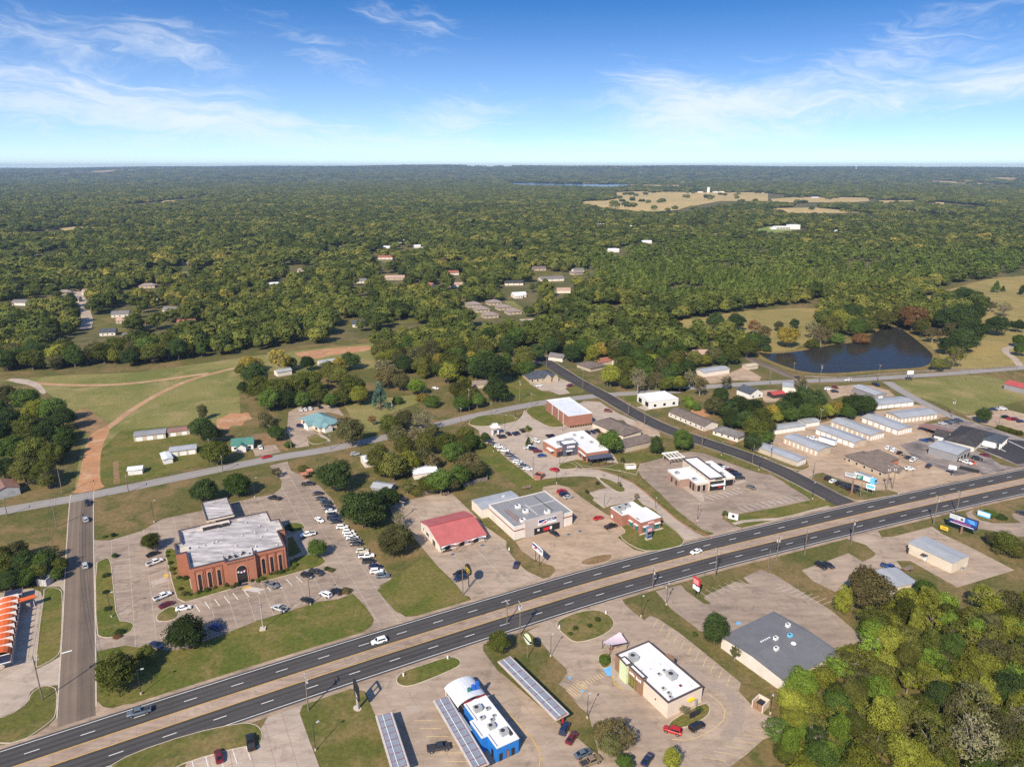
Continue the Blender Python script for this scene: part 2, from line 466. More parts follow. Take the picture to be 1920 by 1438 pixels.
SHEETS = []
def sheet(name, pts, z, m_, parent=None, kind='structure', drape=False):
    pts = ccw(pts)
    if parent is None: SHEETS.append((name, pts)); z += .0004 * (len(SHEETS) % 20)
    from mathutils import Vector, geometry
    vs, _, tris = geometry.delaunay_2d_cdt([Vector(p) for p in pts], [], [list(range(len(pts)))], 1, 1e-3)[:3]
    mb = MB(); mb.v = [(p[0], p[1], (hill(*p) if drape else 0) + z) for p in vs]; mb.f = [tuple(t) for t in tris]; mb.m = [0] * len(tris)
    o = mb.obj(name, m_, parent)
    if parent is None: tag(o, kind=kind)
    return o
def strip(name, line, half, z, m_, parent=None, kind='structure', off=0.0, closed=False):
    """ribbon along a line, uv in metres (along, across)"""
    mb = MB(); n = len(line); uvs = []; d = 0.0
    for i, p in enumerate(line):
        a, c = line[max(0, i - 1)], line[min(n - 1, i + 1)]
        l = math.hypot(c[0] - a[0], c[1] - a[1]) or 1e-6
        nx, ny = -(c[1] - a[1]) / l, (c[0] - a[0]) / l
        if i: d += math.hypot(p[0] - line[i - 1][0], p[1] - line[i - 1][1])
        for s_ in (off - half, off + half):
            mb.v.append((p[0] + nx * s_, p[1] + ny * s_, z)); uvs.append((d, s_))
    for i in range(n - 1):
        mb.f.append((2 * i, 2 * i + 2, 2 * i + 3, 2 * i + 1)); mb.m.append(0)
    me = mb.data(name, m_)
    uv = me.uv_layers.new(name='uv')
    for lp in me.loops: uv.data[lp.index].uv = uvs[lp.vertex_index]
    o = link(name, me, parent)
    if parent is None: tag(o, kind=kind)
    return o
def spline(pts, step=6.0):
    out = []
    for i in range(len(pts) - 1):
        p0, p1, p2, p3 = pts[max(0, i - 1)], pts[i], pts[i + 1], pts[min(len(pts) - 1, i + 2)]
        n = max(1, int(math.dist(p1, p2) / step))
        for k in range(n):
            t = k / n
            out.append(tuple(.5 * (2 * p1[j] + (p2[j] - p0[j]) * t + (2 * p0[j] - 5 * p1[j] + 4 * p2[j] - p3[j]) * t * t + (3 * p1[j] - p0[j] - 3 * p2[j] + p3[j]) * t ** 3) for j in (0, 1)))
    out.append(pts[-1])
    return out
def along(line, s):
    d = 0
    for a, c in zip(line, line[1:]):
        l = math.dist(a, c)
        if d + l >= s:
            t = (s - d) / l
            return (a[0] + (c[0] - a[0]) * t, a[1] + (c[1] - a[1]) * t), math.atan2(c[1] - a[1], c[0] - a[0])
        d += l
    return line[-1], math.atan2(line[-1][1] - line[-2][1], line[-1][0] - line[-2][0])
def mark(parent, name, p, q, w, m_, z):
    """one painted line from p to q"""
    l = math.dist(p, q) or 1e-6
    nx, ny = -(q[1] - p[1]) / l * w / 2, (q[0] - p[0]) / l * w / 2
    mb = MB(); mb.poly([(p[0] - nx, p[1] - ny, z), (q[0] - nx, q[1] - ny, z), (q[0] + nx, q[1] + ny, z), (p[0] + nx, p[1] + ny, z)])
    return mb.obj(name, m_, parent)

# ------------------------------------------------------------------ fields and bare earth
Z1_, Z2_ = .02, .035
sheet('meadow', gp('I', (-40, 716), (130, 703), (260, 698), (440, 673), (560, 656), (700, 643), (703, 690), (560, 705), (470, 690), (448, 720), (452, 800), (330, 806), (215, 838), (190, 905), (140, 915), (160, 790), (80, 730), (30, 716)), Z1_, MEADOW)
sheet('pasture', gp('S7', (30, 350), (250, 318), (450, 292), (690, 276), (835, 278), (840, 330), (800, 440), (690, 505), (520, 508), (400, 445), (250, 432), (110, 390)), Z1_, GOLD)
sheet('hillside_pasture', gp('S7', (1370, 225), (1540, 172), (1750, 118), (2000, 100), (2100, 640), (1900, 592), (1430, 606), (1440, 530), (1370, 440), (1500, 400), (1700, 330), (1690, 262), (1400, 245)), Z1_, GOLD)
sheet('roadside_meadow', gp('S4', (740, 172), (900, 152), (1400, 112), (1620, 118), (1920, 236), (2100, 300), (1640, 402), (1480, 470), (1370, 462), (1150, 362), (900, 292)), Z1_, MEADOW)
sheet('playing_field', gp('I', (1400, 434), (1440, 425), (1480, 424), (1485, 434), (1420, 441)), .5, ground_mat('sports_turf', [(.20, .24, .06), (.17, .22, .05), (.22, .25, .08)], .02, .05))
FARF = [gp('Q3', (470, 370), (560, 352), (700, 348), (780, 335), (760, 285), (960, 278), (1400, 285), (1920, 285), (1920, 352), (1560, 352), (1300, 400), (1240, 420), (1050, 432), (900, 430), (690, 405)),
        gp('Q4', (20, 335), (200, 322), (440, 320), (750, 326), (760, 352), (640, 360), (440, 362), (200, 360), (60, 385)),
        gp('Q4', (830, 347), (1110, 345), (1130, 352), (1320, 362), (1320, 402), (1200, 392), (1100, 366), (850, 368)),
        gp('Q4', (-60, 430), (60, 405), (350, 400), (600, 425), (700, 440), (340, 445), (100, 440)),
        gp('Q4', (920, 422), (1020, 420), (1160, 440), (1100, 462), (960, 440)),
        gp('Q1', (440, 560), (560, 545), (760, 552), (960, 530), (960, 545), (800, 565), (520, 585)),
        gp('Q1', (1160, 380), (1230, 345), (1400, 352), (1560, 300), (1560, 325), (1400, 372)),
        gp('Q3', (880, 228), (1270, 232), (1260, 246), (900, 236)), gp('Q1', (690, 172), (900, 158), (1080, 160), (1080, 170), (760, 180)),
        gp('Q2', (1520, 134), (1920, 138), (1920, 150), (1620, 148)), gp('Q3', (870, 108), (1060, 112), (1050, 118), (880, 116)),
        gp('Q4', (1210, 208), (1400, 212), (1660, 222), (1640, 230), (1320, 224)), gp('Q4', (1680, 196), (1920, 204), (1900, 212), (1700, 206)),
        gp('Q1', (860, 122), (1340, 106), (1330, 112), (900, 127))]
for p in FARF:
    sheet('far_field', p, 1.2, FARGOLD, drape=True)
POND = chaikin(gp('S7', (500, 505), (560, 518), (690, 512), (850, 482), (930, 465), (1015, 462), (1070, 432), (1150, 400), (1175, 365), (1250, 378), (1300, 405), (1370, 460), (1430, 512), (1440, 535), (1410, 592), (1150, 602), (930, 622), (760, 618), (650, 582), (560, 548)), 2)
sheet('pond_bank', offset(ccw(POND), 5.0), Z1_ + .01, WATERGRASS)
sheet('pond', POND, .06, WATER_M)
LAKE = gp('Q3', (0, 216), (200, 218), (500, 222), (880, 222), (870, 238), (640, 250), (480, 240), (200, 234), (0, 228))
sheet('far_lake', LAKE, 2.0, WATER_M, drape=True)
sheet('dirt_clearing', chaikin(gp('S8', (520, 240), (1085, 187), (1112, 215), (1040, 240), (800, 262), (690, 296), (560, 275)), 1), Z2_, DIRT)
sheet('dirt_patch', chaikin(gp('R1', (1530, 400), (1590, 385), (1640, 355), (1700, 365), (1760, 350), (1775, 375), (1795, 400), (1730, 415), (1720, 450), (1650, 440), (1600, 490), (1575, 460), (1540, 470)), 1), Z2_, DIRT)
sheet('dirt_patch', chaikin(gp('S6', (80, 250), (150, 240), (160, 270), (100, 285)), 1), Z2_, DIRT)
TRK1 = spline(gp('R1', (640, 900), (650, 760), (680, 600), (740, 480), (810, 430), (900, 360), (1040, 270), (1180, 195), (1330, 130), (1500, 80), (1660, 40)))
strip('dirt_track', TRK1, 2.0, Z2_ + .004, TRACK)
strip('dirt_track', spline(gp('R1', (60, 118), (200, 140), (400, 155), (640, 160), (900, 150), (1200, 115), (1480, 75))), 2.3, Z2_, TRACK)
sheet('dirt_drive', chaikin(gp('R1', (545, 900), (570, 760), (600, 620), (620, 520), (740, 450), (790, 460), (720, 600), (705, 760), (715, 860), (760, 880), (600, 925), (500, 925)), 1), Z2_ + .008, DIRT)
sheet('bare_earth', chaikin(gp('R1', (510, 400), (560, 320), (640, 330), (690, 380), (780, 440), (760, 500), (640, 520), (560, 470)), 1), Z2_ - .004, SOIL)
sheet('gravel_turnout', chaikin(gp('R1', (60, 110), (180, 115), (280, 145), (335, 210), (300, 230), (240, 165), (70, 135)), 1), Z2_ + .01, CONC3)
strip('dirt_path', gp('R1', (820, 700), (830, 860)), 1.2, Z2_, SOIL)
sheet('bare_yard', gp('S3', (280, 410), (420, 430), (440, 480), (380, 490), (260, 450)), Z2_, DIRT)
sheet('bare_yard', gp('S8', (200, 860), (460, 830), (480, 980), (380, 960), (240, 900)), Z2_, SOIL)

for q in (gp('Q5', (580, 560), (625, 500), (618, 640), (575, 650)), gp('Q5', (695, 530), (790, 520), (950, 570), (960, 655), (720, 645)), gp('Q5', (400, 530), (620, 495), (612, 545), (430, 545)), gp('Q5', (1180, 460), (1310, 455), (1300, 500), (1240, 590), (1190, 590)), gp('Q5', (1360, 200), (1450, 195), (1430, 245), (1370, 240)),
          gp('Q6', (1000, 660), (1240, 622), (1240, 645), (1030, 695)), gp('Q6', (860, 140), (960, 122), (955, 150), (880, 156)), gp('Q6', (900, 190), (1085, 195), (1000, 228)), gp('Q6', (640, 640), (770, 630), (770, 705), (690, 705)), gp('Q6', (900, 300), (1090, 310), (1080, 345), (930, 335)), gp('Q6', (220, 320), (340, 300), (350, 325), (240, 345)), gp('Q6', (40, 570), (110, 570), (100, 610)), gp('Q6', (1100, 100), (1200, 95), (1200, 130), (1110, 150)), gp('Q6', (1540, 580), (1640, 560), (1700, 620), (1560, 640)),
          gp('Q7', (430, 280), (700, 285), (710, 365), (450, 350)), gp('Q7', (370, 625), (740, 612), (735, 640), (400, 662)), gp('Q7', (240, 490), (330, 500), (440, 580), (400, 600)), gp('Q7', (600, 410), (720, 400), (700, 440), (620, 440)), gp('Q7', (1000, 120), (1060, 115), (1050, 135)), gp('Q7', (1220, 45), (1300, 60), (1240, 75)),
          gp('Q1', (300, 570), (360, 560), (350, 590)), gp('Q1', (440, 715), (560, 712), (540, 740)), gp('Q1', (430, 350), (620, 338), (600, 352)), gp('Q1', (1880, 360), (1980, 355), (1960, 370)), gp('Q2', (20, 285), (110, 280), (100, 298)), gp('Q2', (190, 335), (285, 330), (280, 348)), gp('Q3', (820, 540), (880, 535), (870, 552)), gp('Q3', (590, 520), (650, 515), (640, 545)), gp('Q4', (390, 570), (480, 565), (470, 585))):
    sheet('yard', q, Z2_ - .01, LAWN2 if rnd.random() < .5 else MEADOW)

# ------------------------------------------------------------------ roads
HS = [(-120, 164.5), (-80, 168.3), (-29, 171.6), (2, 173.3), (40, 174.9), (82, 176.0), (118, 176.5), (160, 175.5), (190, 173.8), (259, 169.0), (336, 161.8), (440, 151)]
hu = (math.cos(R(26)), math.sin(R(26)))
HWL = spline([sv(s * hu[0] - l * hu[1], s * hu[1] + l * hu[0]) for s, l in HS], 8)
HLEN = sum(math.dist(a, c) for a, c in zip(HWL, HWL[1:]))
strip('road_shoulder', HWL, 11.3, .0565, SHOULDER)
hwy = strip('highway', HWL, 9.9, .062, HWY)
MED = []
nseg = int(HLEN / 9)
for k in range(nseg):                     # the flush concrete centre strip is poured in panels
    a, _ = along(HWL, k * 9 + .015); c, _ = along(HWL, k * 9 + 4.5); e_, _ = along(HWL, k * 9 + 8.985)
    strip('median_panel', [a, c, e_], 1.92, .066, MEDIAN, hwy)
for s_, nm, m_ in ((9.05, 'edge_line', PAINT), (-9.05, 'edge_line', PAINT), (2.06, 'yellow_line', PAINTYEL), (-2.06, 'yellow_line', PAINTYEL)):
    strip(nm, HWL, .085 if m_ is PAINT else .12, .072, m_, hwy, off=s_)
PH = {5.35: 3.0, -5.55: 9.0}
for o_, ph in PH.items():
    s_ = ph
    while s_ < HLEN - 4:
        (x, y), a = along(HWL, s_); (x2, y2), a2 = along(HWL, s_ + 3.2)
        mark(hwy, 'lane_dash', (x - math.sin(a) * o_, y + math.cos(a) * o_), (x2 - math.sin(a2) * o_, y2 + math.cos(a2) * o_), .19, PAINT, .073)
        s_ += 11.95
SLL = spline([sv(*q) for q in [(-187, 281), (-180.3, 268.5), (-158.3, 229.6), (-136.5, 191.7), (-113.7, 151.5), (-107, 140)]])
sideL = strip('side_street', SLL, 4.3, .048, SIDE)
strip('street_kerb', SLL[:-2], .18, .12, KERB, sideL, off=4.45)
strip('street_kerb', SLL[:-2], .18, .12, KERB, sideL, off=-4.45)
mark(sideL, 'stop_line', *gp('R2', (418, 668), (488, 648)), .5, PAINT, .072)
BKL = spline([sv(*q) for q in [(-260, 236), (-211, 263.5), (-190, 274), (-170, 285.5), (-118.8, 317), (-92, 330), (-55, 354), (-19, 380.5), (20, 403), (62, 418), (110, 426)]] + gp('I', (1250, 730), (1330, 725), (1430, 718), (1520, 714), (1600, 712), (1680, 707), (1800, 699), (1960, 686)), 9)
strip('back_road', BKL, 4.0, .052, BACK)
SRL = spline([sv(*q) for q in [(16, 520), (23, 499), (41.5, 449), (57, 415), (81, 362), (119, 315), (140, 272), (146, 258)]])
sideR = strip('cross_street', SRL, 5.2, .056, SIDE2)
strip('street_kerb', SRL[2:-3], .2, .13, KERB, sideR, off=5.4)
strip('street_kerb', SRL[18:-3], .2, .13, KERB, sideR, off=-5.4)
strip('dam_road', spline(gp('S7', (440, 490), (470, 545), (590, 595), (690, 640), (770, 664))), 3.6, .05, SIDE)
strip('gravel_lane', spline(gp('S4', (690, 172), (800, 245), (1000, 355), (1240, 472), (1440, 545), (1620, 605), (1960, 720))), 3.4, .05, BACK)
strip('farm_lane', spline(gp('S7', (1905, 590), (1870, 545), (1820, 500), (1860, 480), (1960, 450))), 2.5, .05, CONC3)
strip('residential_street', spline(gp('Q5', (640, 630), (655, 560), (640, 500), (640, 460), (600, 390), (575, 330))), 4.5, .06, CONC3)
strip('residential_street', spline(gp('Q7', (380, 640), (560, 630), (740, 612))), 3.5, .06, CONC3)

# ------------------------------------------------------------------ paved lots
from mathutils import Vector as Vec
from mathutils.geometry import delaunay_2d_cdt as Vgeo
LOTS = []
def lot(name, pts, m_, z=.040, slab=None, rot=28.5, jm=None, gap=.11, org=(0, 0)):
    """a paved area; with slab, the concrete is cast in separate panels over a base that shows as joints"""
    pts = ccw(pts)
    if slab: LOTS.append(name)
    o = sheet(name, pts, z - (.012 if slab else 0), (jm or JOINT) if slab else m_)
    if slab:
        c, s_ = math.cos(R(rot)), math.sin(R(rot))
        lp = [((p[0] - org[0]) * c + (p[1] - org[1]) * s_, -(p[0] - org[0]) * s_ + (p[1] - org[1]) * c) for p in pts]
        x0, x1 = min(p[0] for p in lp), max(p[0] for p in lp); y0, y1 = min(p[1] for p in lp), max(p[1] for p in lp)
        for i in range(math.floor(x0 / slab[0]), math.ceil(x1 / slab[0])):
            for j in range(math.floor(y0 / slab[1]), math.ceil(y1 / slab[1])):
                q = clip(lp, i * slab[0] + gap / 2, (i + 1) * slab[0] - gap / 2, j * slab[1] + gap / 2, (j + 1) * slab[1] - gap / 2)
                if len(q) < 3 or abs(area(q)) < .4: continue
                zz = z + .003 * (len(LOTS) % 3) + .001 * ((i * 7 + j * 3) % 3)
                vs, _, tr = Vgeo([Vec(p) for p in q], [], [list(range(len(q)))], 1, 1e-3)[:3]
                mb = MB(); mb.v = [(org[0] + x * c - y * s_, org[1] + x * s_ + y * c, zz) for x, y in vs]; mb.f = [tuple(t) for t in tr]; mb.m = [0] * len(tr)
                if tr: mb.obj('concrete_slab', m_, o)
    return o
def clip(p, x0, x1, y0, y1):
    for ax, v, keep in ((0, x0, 1), (0, x1, -1), (1, y0, 1), (1, y1, -1)):
        out = []
        for i in range(len(p)):
            a, c = p[i - 1], p[i]
            ia, ic = (a[ax] - v) * keep >= 0, (c[ax] - v) * keep >= 0
            if ia != ic:
                t = (v - a[ax]) / (c[ax] - a[ax])
                out.append((a[0] + (c[0] - a[0]) * t, a[1] + (c[1] - a[1]) * t))
            if ic: out.append(c)
        p = out
        if len(p) < 3: return []
    return p
def island(pts, m_=None, it=2, kerb=None, z=.13, name='grass_island'):
    pts = ccw(chaikin(pts, it)) if it else ccw(pts)
    SHEETS.append((name, pts)); mb = MB(); mb.prism(pts, 0, z, bottom=False)
    o = mb.obj(name, m_ or LAWN2); tag(o, kind='structure')
    out = offset(pts, .22); k = MB(); n = len(pts)
    for i in range(n):
        j = (i + 1) % n
        k.poly([(*out[i], z + .02), (*out[j], z + .02), (*pts[j], z + .02), (*pts[i], z + .02)])
        k.poly([(*out[i], 0), (*out[j], 0), (*out[j], z + .02), (*out[i], z + .02)])
    k.obj('kerb', kerb or KERB, o)
    return o
def stripes(parent, a, c, n, vec, w=.13, m_=None, z=.053, name='parking_stripe'):
    """n stripes spread from a to c (ground points), each running along vec"""
    for i in range(n):
        t = i / max(1, n - 1)
        p = (a[0] + (c[0] - a[0]) * t, a[1] + (c[1] - a[1]) * t)
        mark(parent, name, p, (p[0] + vec[0], p[1] + vec[1]), w, m_ or PAINTWORN, z)
def vec(ang, l):
    return (math.cos(R(ang)) * l, math.sin(R(ang)) * l)

lot('corner_apron', gp('R2', (395, 1085), (640, 1020), (655, 985), (700, 1030), (760, 1040), (880, 1000), (930, 1040), (480, 1190), (0, 1370), (0, 1285), (130, 1290), (330, 1160)), SHOULDER, .047)
lotA = lot('carwash_lot', gp('R2', (-120, 285), (60, 240), (220, 228), (275, 250), (292, 290), (262, 480), (235, 780), (330, 735), (405, 690), (412, 880), (350, 885), (240, 900), (205, 930), (190, 985), (120, 1050), (0, 1100), (-120, 1130)), CONC3)
lot('enclosure_pad', gp('R2', (235, 212), (300, 215), (405, 215), (432, 250), (445, 150), (390, 165)), CONC3)
island(gp('R2', (300, 222), (395, 228), (424, 262), (412, 630), (388, 690), (255, 765), (246, 740), (270, 480), (300, 290)), LAWN, 1)
island(gp('R2', (-90, 1120), (60, 1095), (195, 1000), (212, 940), (285, 890), (340, 892), (385, 915), (378, 1085), (330, 1140), (130, 1275), (-90, 1270)), LAWN2, 1)
lotB = lot('bank_parking', gp('R1', (668, 1258), (770, 1262), (1000, 1195), (1150, 1110), (1420, 1052), 'R4', (300, 470), (520, 412), (700, 372), (850, 345), (905, 300), (912, 250), (885, 205), (820, 132), (955, 100), (980, 170), (1060, 205), (1150, 258), (1200, 290), (1290, 385), (1350, 500), (1400, 600), (1500, 780), (1620, 850), (1680, 900), (1735, 980), (1640, 1030), (1765, 1215), (1840, 1262),
    'R3', (1275, 412), (835, 556), (930, 480), (945, 440), (880, 340), (800, 262), (700, 300), (560, 318), (370, 380), (170, 440), (0, 486), 'R2', (1740, 447), (1500, 545), (1200, 645), (1060, 645), (850, 612), (652, 655), (645, 560), (636, 40)), CONC2, slab=(5.6, 5.6), rot=29)
island(gp('R2', (648, 60), (700, 30), (745, 22), (765, 200), (790, 450), (880, 455), (908, 480), (880, 528), (790, 555), (700, 562), (655, 535)), LAWN, 1)
island(gp('R2', (1062, 415), (1100, 382), (1165, 345), (1212, 380), (1200, 430), (1130, 452), (1065, 448)), LAWN2)
island(gp('R4', (30, 765), (100, 742), (150, 830), (215, 955), (240, 1085), (400, 1045), (560, 1002), (590, 1010), (560, 1045), (320, 1115), (145, 1165), (95, 1010), (62, 860)), LAWN, 1)
island(gp('R4', (676, 988), (700, 965), (830, 935), (980, 895), (965, 840), (1100, 795), (1200, 800), (1255, 868), (1000, 938), (760, 1003)), LAWN, 1)
island(gp('R4', (930, 560), (1060, 560), (1090, 610), (960, 640)), LAWN, 1)
lot('bank_walk', gp('R4', (950, 660), (1040, 630), (1110, 660), (1110, 790), (1000, 835), (960, 840)), CONC3, .05)
sheet('bank_side_lawn', gp('R4', (955, 672), (990, 660), (1060, 775), (1000, 810), (962, 815)), .06, LAWN)
sheet('bank_front_lawn', gp('R2', (655, 655), (850, 615), (1060, 648), (1200, 648), (1500, 548), (1740, 450), 'R3', (0, 490), (170, 444), (370, 384), (560, 322), (700, 304), (800, 266), (880, 344), (940, 440), (925, 475), (830, 552), (0, 800), 'R2', (1000, 1000), (830, 1015), (700, 1025), (658, 985)), .047, LAWN)
sheet('vacant_lawn', gp('R3', (965, 240), (1290, 10), (1400, 100), (1550, 270), (1590, 300), (1270, 410), (1170, 415), (1090, 385)), .047, LAWN)
sheet('corner_lawn', gp('R1', (690, 985), (720, 945), (900, 935), (1400, 830), (1892, 735), (1892, 900), (1700, 950), (1400, 1040), (1150, 1100), (1000, 1185), (760, 1255), (680, 1255), (668, 1200)), .024, GRASS)
sheet('shed_lawn', gp('R1', (715, 620), (860, 480), (1340, 440), (1480, 640), (1480, 720), (900, 850), (760, 870), (715, 850)), .024, LAWN)
V118 = vec(118.5, 5.2)
stripes(lotB, g('R4', 262, 1172), g('R4', 480, 1110), 4, vec(-50, 5.0), m_=PAINT, w=.18)
stripes(lotB, g('R4', 545, 1085), g('R4', 1020, 960), 7, vec(-50, 5.0), m_=PAINT, w=.18)
stripes(lotB, g('R4', 615, 1062), g('R4', 675, 1042), 8, vec(-12, 5.5), m_=PAINT, w=.13)
stripes(lotB, g('R2', 775, 40), g('R2', 790, 400), 9, vec(15, 5.6))
stripes(lotB, g('R2', 1010, 95), g('R2', 1040, 270), 5, vec(30, 5.2))
stripes(lotB, g('R2', 1020, 190), g('R2', 1030, 215), 4, vec(50, 5.2), m_=PAINT)
stripes(lotB, g('R4', 1145, 300), g('R4', 1620, 985), 24, vec(5, 5.0))
stripes(lotB, g('R4', 1000, 1190), g('R4', 1340, 1085), 6, vec(60, 4.6))
sheet('kerb_ramp', chaikin(gp('R4', (600, 1065), (640, 1035), (690, 1032), (680, 1045)), 1), .056, KERBYEL, lotB)
sheet('kerb_ramp', chaikin(gp('R4', (28, 940), (65, 938), (60, 970), (35, 975)), 1), .056, KERBYEL, lotB)
lotC = lot('store_parking', gp('R5', (190, 430), (235, 405), (320, 378), (480, 340), (630, 315), (690, 372), (800, 480), (880, 560), (1035, 670), (1035, 720), (1120, 832), (1190, 890), (1330, 952), (790, 1112), (770, 1068), (735, 1060), (650, 955), (540, 850), (440, 730), (350, 620), (240, 520)), CONC, slab=(9.0, 7.5), rot=28)
lotD = lot('auto_parts_parking', gp('R5', (1100, 672), (1500, 545), (1520, 480), (1290, 300), (1300, 280), (1400, 262), (1480, 282), (1600, 372), (1760, 482), 'S2', (370, 690), (465, 742), (485, 790), (550, 848), (470, 900), (620, 1010), (745, 1040), (0, 1262), 'R5', (1340, 938), (1390, 880), (1370, 850), (1230, 800), (1145, 740)), CONC4)
island(gp('S2', (120, 1135), (200, 1080), (400, 1045), (425, 1075), (380, 1115), (240, 1150)), SOIL, 1, z=.053)
sheet('rust_stain', chaikin(gp('R5', (1110, 670), (1500, 545), (1530, 580), (1450, 610), (1300, 640), (1160, 685)), 1), .045, mat('rust_stained_concrete', (.48, .27, .09), .9, .15, .12, col2=(.44, .29, .16)), lotD)
lotE = lot('restaurant_parking', gp('S1', (90, 375), (290, 400), (400, 390), (570, 335), (600, 300), (622, 245), (700, 330), (860, 410), (960, 400), (1000, 362), (1100, 395), (1270, 372), (1345, 352), (1345, 440), (1300, 520), (1420, 600), (1515, 745), (1400, 780), (1270, 780), (1190, 770), (1090, 735), (1140, 800), 'S2', (170, 282), (300, 292), (450, 342), (600, 408), (720, 500), (850, 615), (1000, 742), (1150, 842), (1230, 882), (1340, 912), (1030, 988), (1068, 950), (1072, 920), (1000, 840), (890, 760), (870, 715), (800, 650), (700, 605), (640, 545), (600, 580), (410, 612), (345, 637), (245, 562), (260, 545), (212, 497), (372, 455), (270, 356), (130, 348),
    'S1', (1000, 880), (850, 895), (730, 912), (620, 825), (480, 728), (330, 592), (260, 560), (200, 480), (190, 440)), CONC3, slab=(6.5, 6.5), rot=20, jm=JOINTL, gap=.09)
island(gp('S1', (90, 372), (140, 320), (260, 295), (400, 285), (500, 295), (572, 335), (540, 355), (400, 385), (240, 402), (140, 398)), LAWN, 1)
island(gp('S1', (625, 250), (720, 210), (830, 200), (960, 340), (1000, 400), (950, 408), (860, 410), (700, 325)), LAWN, 1)
island(gp('S1', (600, 415), (690, 405), (708, 435), (660, 465), (620, 450)), LAWN)
island(gp('S1', (620, 590), (640, 560), (700, 560), (700, 590), (640, 605)), LAWN)
island(gp('S1', (950, 765), (1050, 735), (1140, 795), (1000, 812), (950, 800)), LAWN2, 1)
island(gp('S1', (1090, 730), (1180, 775), (1290, 788), (1420, 782), (1510, 752), (1720, 760), (1680, 860), (1560, 830), (1400, 800), (1250, 795), (1190, 800)), LAWN2, 0)
strip('red_kerb', spline(gp('S2', (150, 279), (300, 287), (450, 337), (600, 403), (720, 495), (850, 610), (1000, 737), (1150, 837), (1330, 905))), .22, .14, KERBRED)
island(gp('S2', (285, 360), (380, 375), (490, 425), (540, 462), (528, 490), (475, 494), (380, 435)), LAWN2)
island(gp('S2', (550, 760), (860, 785), (885, 770), (1000, 850), (1062, 920), (1060, 950), (1025, 980), (760, 1030), (620, 990), (480, 890), (555, 850), (490, 790)), LAWN, 1)
sheet('strip_lawn', gp('S2', (170, 278), (0, 270), (-80, 240), (100, 200), (460, 230), (545, 290), (640, 340), (850, 505), (1000, 650), (1220, 850), (1290, 830), (1235, 875), (1150, 838), (1000, 738), (850, 610), (720, 495), (600, 404), (450, 338), (300, 288)), .045, LAWN2)
sheet('back_lawn', gp('S1', (200, 640), (270, 570), (330, 600), (480, 735), (620, 830), (740, 920), (840, 900), (930, 900), (760, 990), (600, 1000), (420, 860), (220, 760)), .03, LAWN)
sheet('alley_grass', gp('R5', (650, 320), (800, 290), (785, 345), (790, 410), (1095, 660), (1140, 740), (1220, 810), (1370, 860), (1330, 945), (1180, 880), (1040, 720), (1035, 665), (880, 555), (800, 475)), .045, GRASS)
lotF = lot('office_parking', gp('S1', (1140, 185), (1185, 163), (1340, 170), (1400, 215), (1500, 272), (1620, 325), (1730, 372), (1900, 452), (1860, 500), (1700, 480), (1560, 340), (1340, 352), (1270, 372), (1250, 260)), CONC3)
lot('house_parking', gp('S1', (1560, 400), (1700, 350), (1740, 372), (1900, 455), (1910, 500), (1840, 480), (1700, 470)), CONC4, .044)
lotG = lot('pharmacy_parking', gp('S2', (655, 300), (665, 240), (780, 210), (920, 175), (1010, 142), (1130, 126), (1250, 146), (1400, 200), (1560, 262), (1740, 320), (1900, 352), 'S3', (940, 990), (1080, 1060), (1180, 1130), (1282, 1187), (1342, 1236), (1000, 1310), 'S2', (1550, 692), (1450, 732), (1425, 700), (1410, 730), (1500, 790), (1655, 826), (1345, 908), (1330, 860), (1235, 832), (1000, 652), (850, 502), (690, 362)), CONC2, slab=(7, 7), rot=16.5, jm=JOINTD, gap=.09)
sheet('pharmacy_front_lawn', gp('S2', (1445, 730), (1560, 692), 'S3', (1000, 1312), (1345, 1238), (1290, 1190), (1200, 1130), (1090, 1062), (1110, 1050), (1350, 1140), (1530, 1280), (1540, 1310), 'S5', (480, 370), (0, 495), 'S2', (1540, 795), (1460, 745)), .045, LAWN)
strip('footpath', spline(gp('S2', (1510, 780), (1600, 755), (1750, 742), (1920, 735), 'S5', (250, 415), (400, 375), (520, 345))), 1.0, .052, CONC3)
sheet('pharmacy_back_lawn', gp('S2', (460, 215), (500, 150), (780, 120), (960, 70), (1180, 60), (1350, 110), (1700, 260), (1830, 310), (1740, 316), (1560, 256), (1400, 195), (1250, 140), (1130, 120), (1010, 136), (920, 168), (665, 232)), .045, LAWN2)
lot('pharmacy_walk', gp('S2', (905, 335), (935, 320), (1180, 480), (1250, 505), (1530, 405), (1600, 380), (1640, 400), (1420, 460), (1240, 520), (1255, 580), (1225, 585), (1080, 470)), CONC3, .09)
stripes(lotG, g('S2', 1250, 528), g('S2', 1545, 455), 8, vec(-52, 5.2), m_=PAINT, w=.16, z=.053)
stripes(lotG, g('S2', 1555, 452), g('S2', 1600, 470), 6, vec(-60, 4.6), m_=PAINTYEL2, w=.2, z=.053)
stripes(lotG, g('S3', 690, 1300), g('S3', 1160, 1195), 10, vec(-58, 4.8), m_=PAINT, w=.16, z=.053)
lotH = lot('storage_yard', gp('S3', (1030, 645), (1060, 600), 'S4', (40, 555), (200, 515), (430, 470), (560, 440), (700, 425), (940, 375), (1010, 385), (1160, 440), (1240, 482), (1020, 540), (1110, 630), (1120, 660), (960, 702), (800, 742), (900, 832), (1080, 922), (1250, 988), (1290, 1022), (1500, 985), (1562, 1020), (805, 1196), (790, 1170), (700, 1142), (560, 1148), (490, 1130), (110, 988), (20, 1012), (-30, 1040), 'S3', (1230, 985), (1335, 940), (1300, 870), (860, 740), (1020, 690)), CONC4)
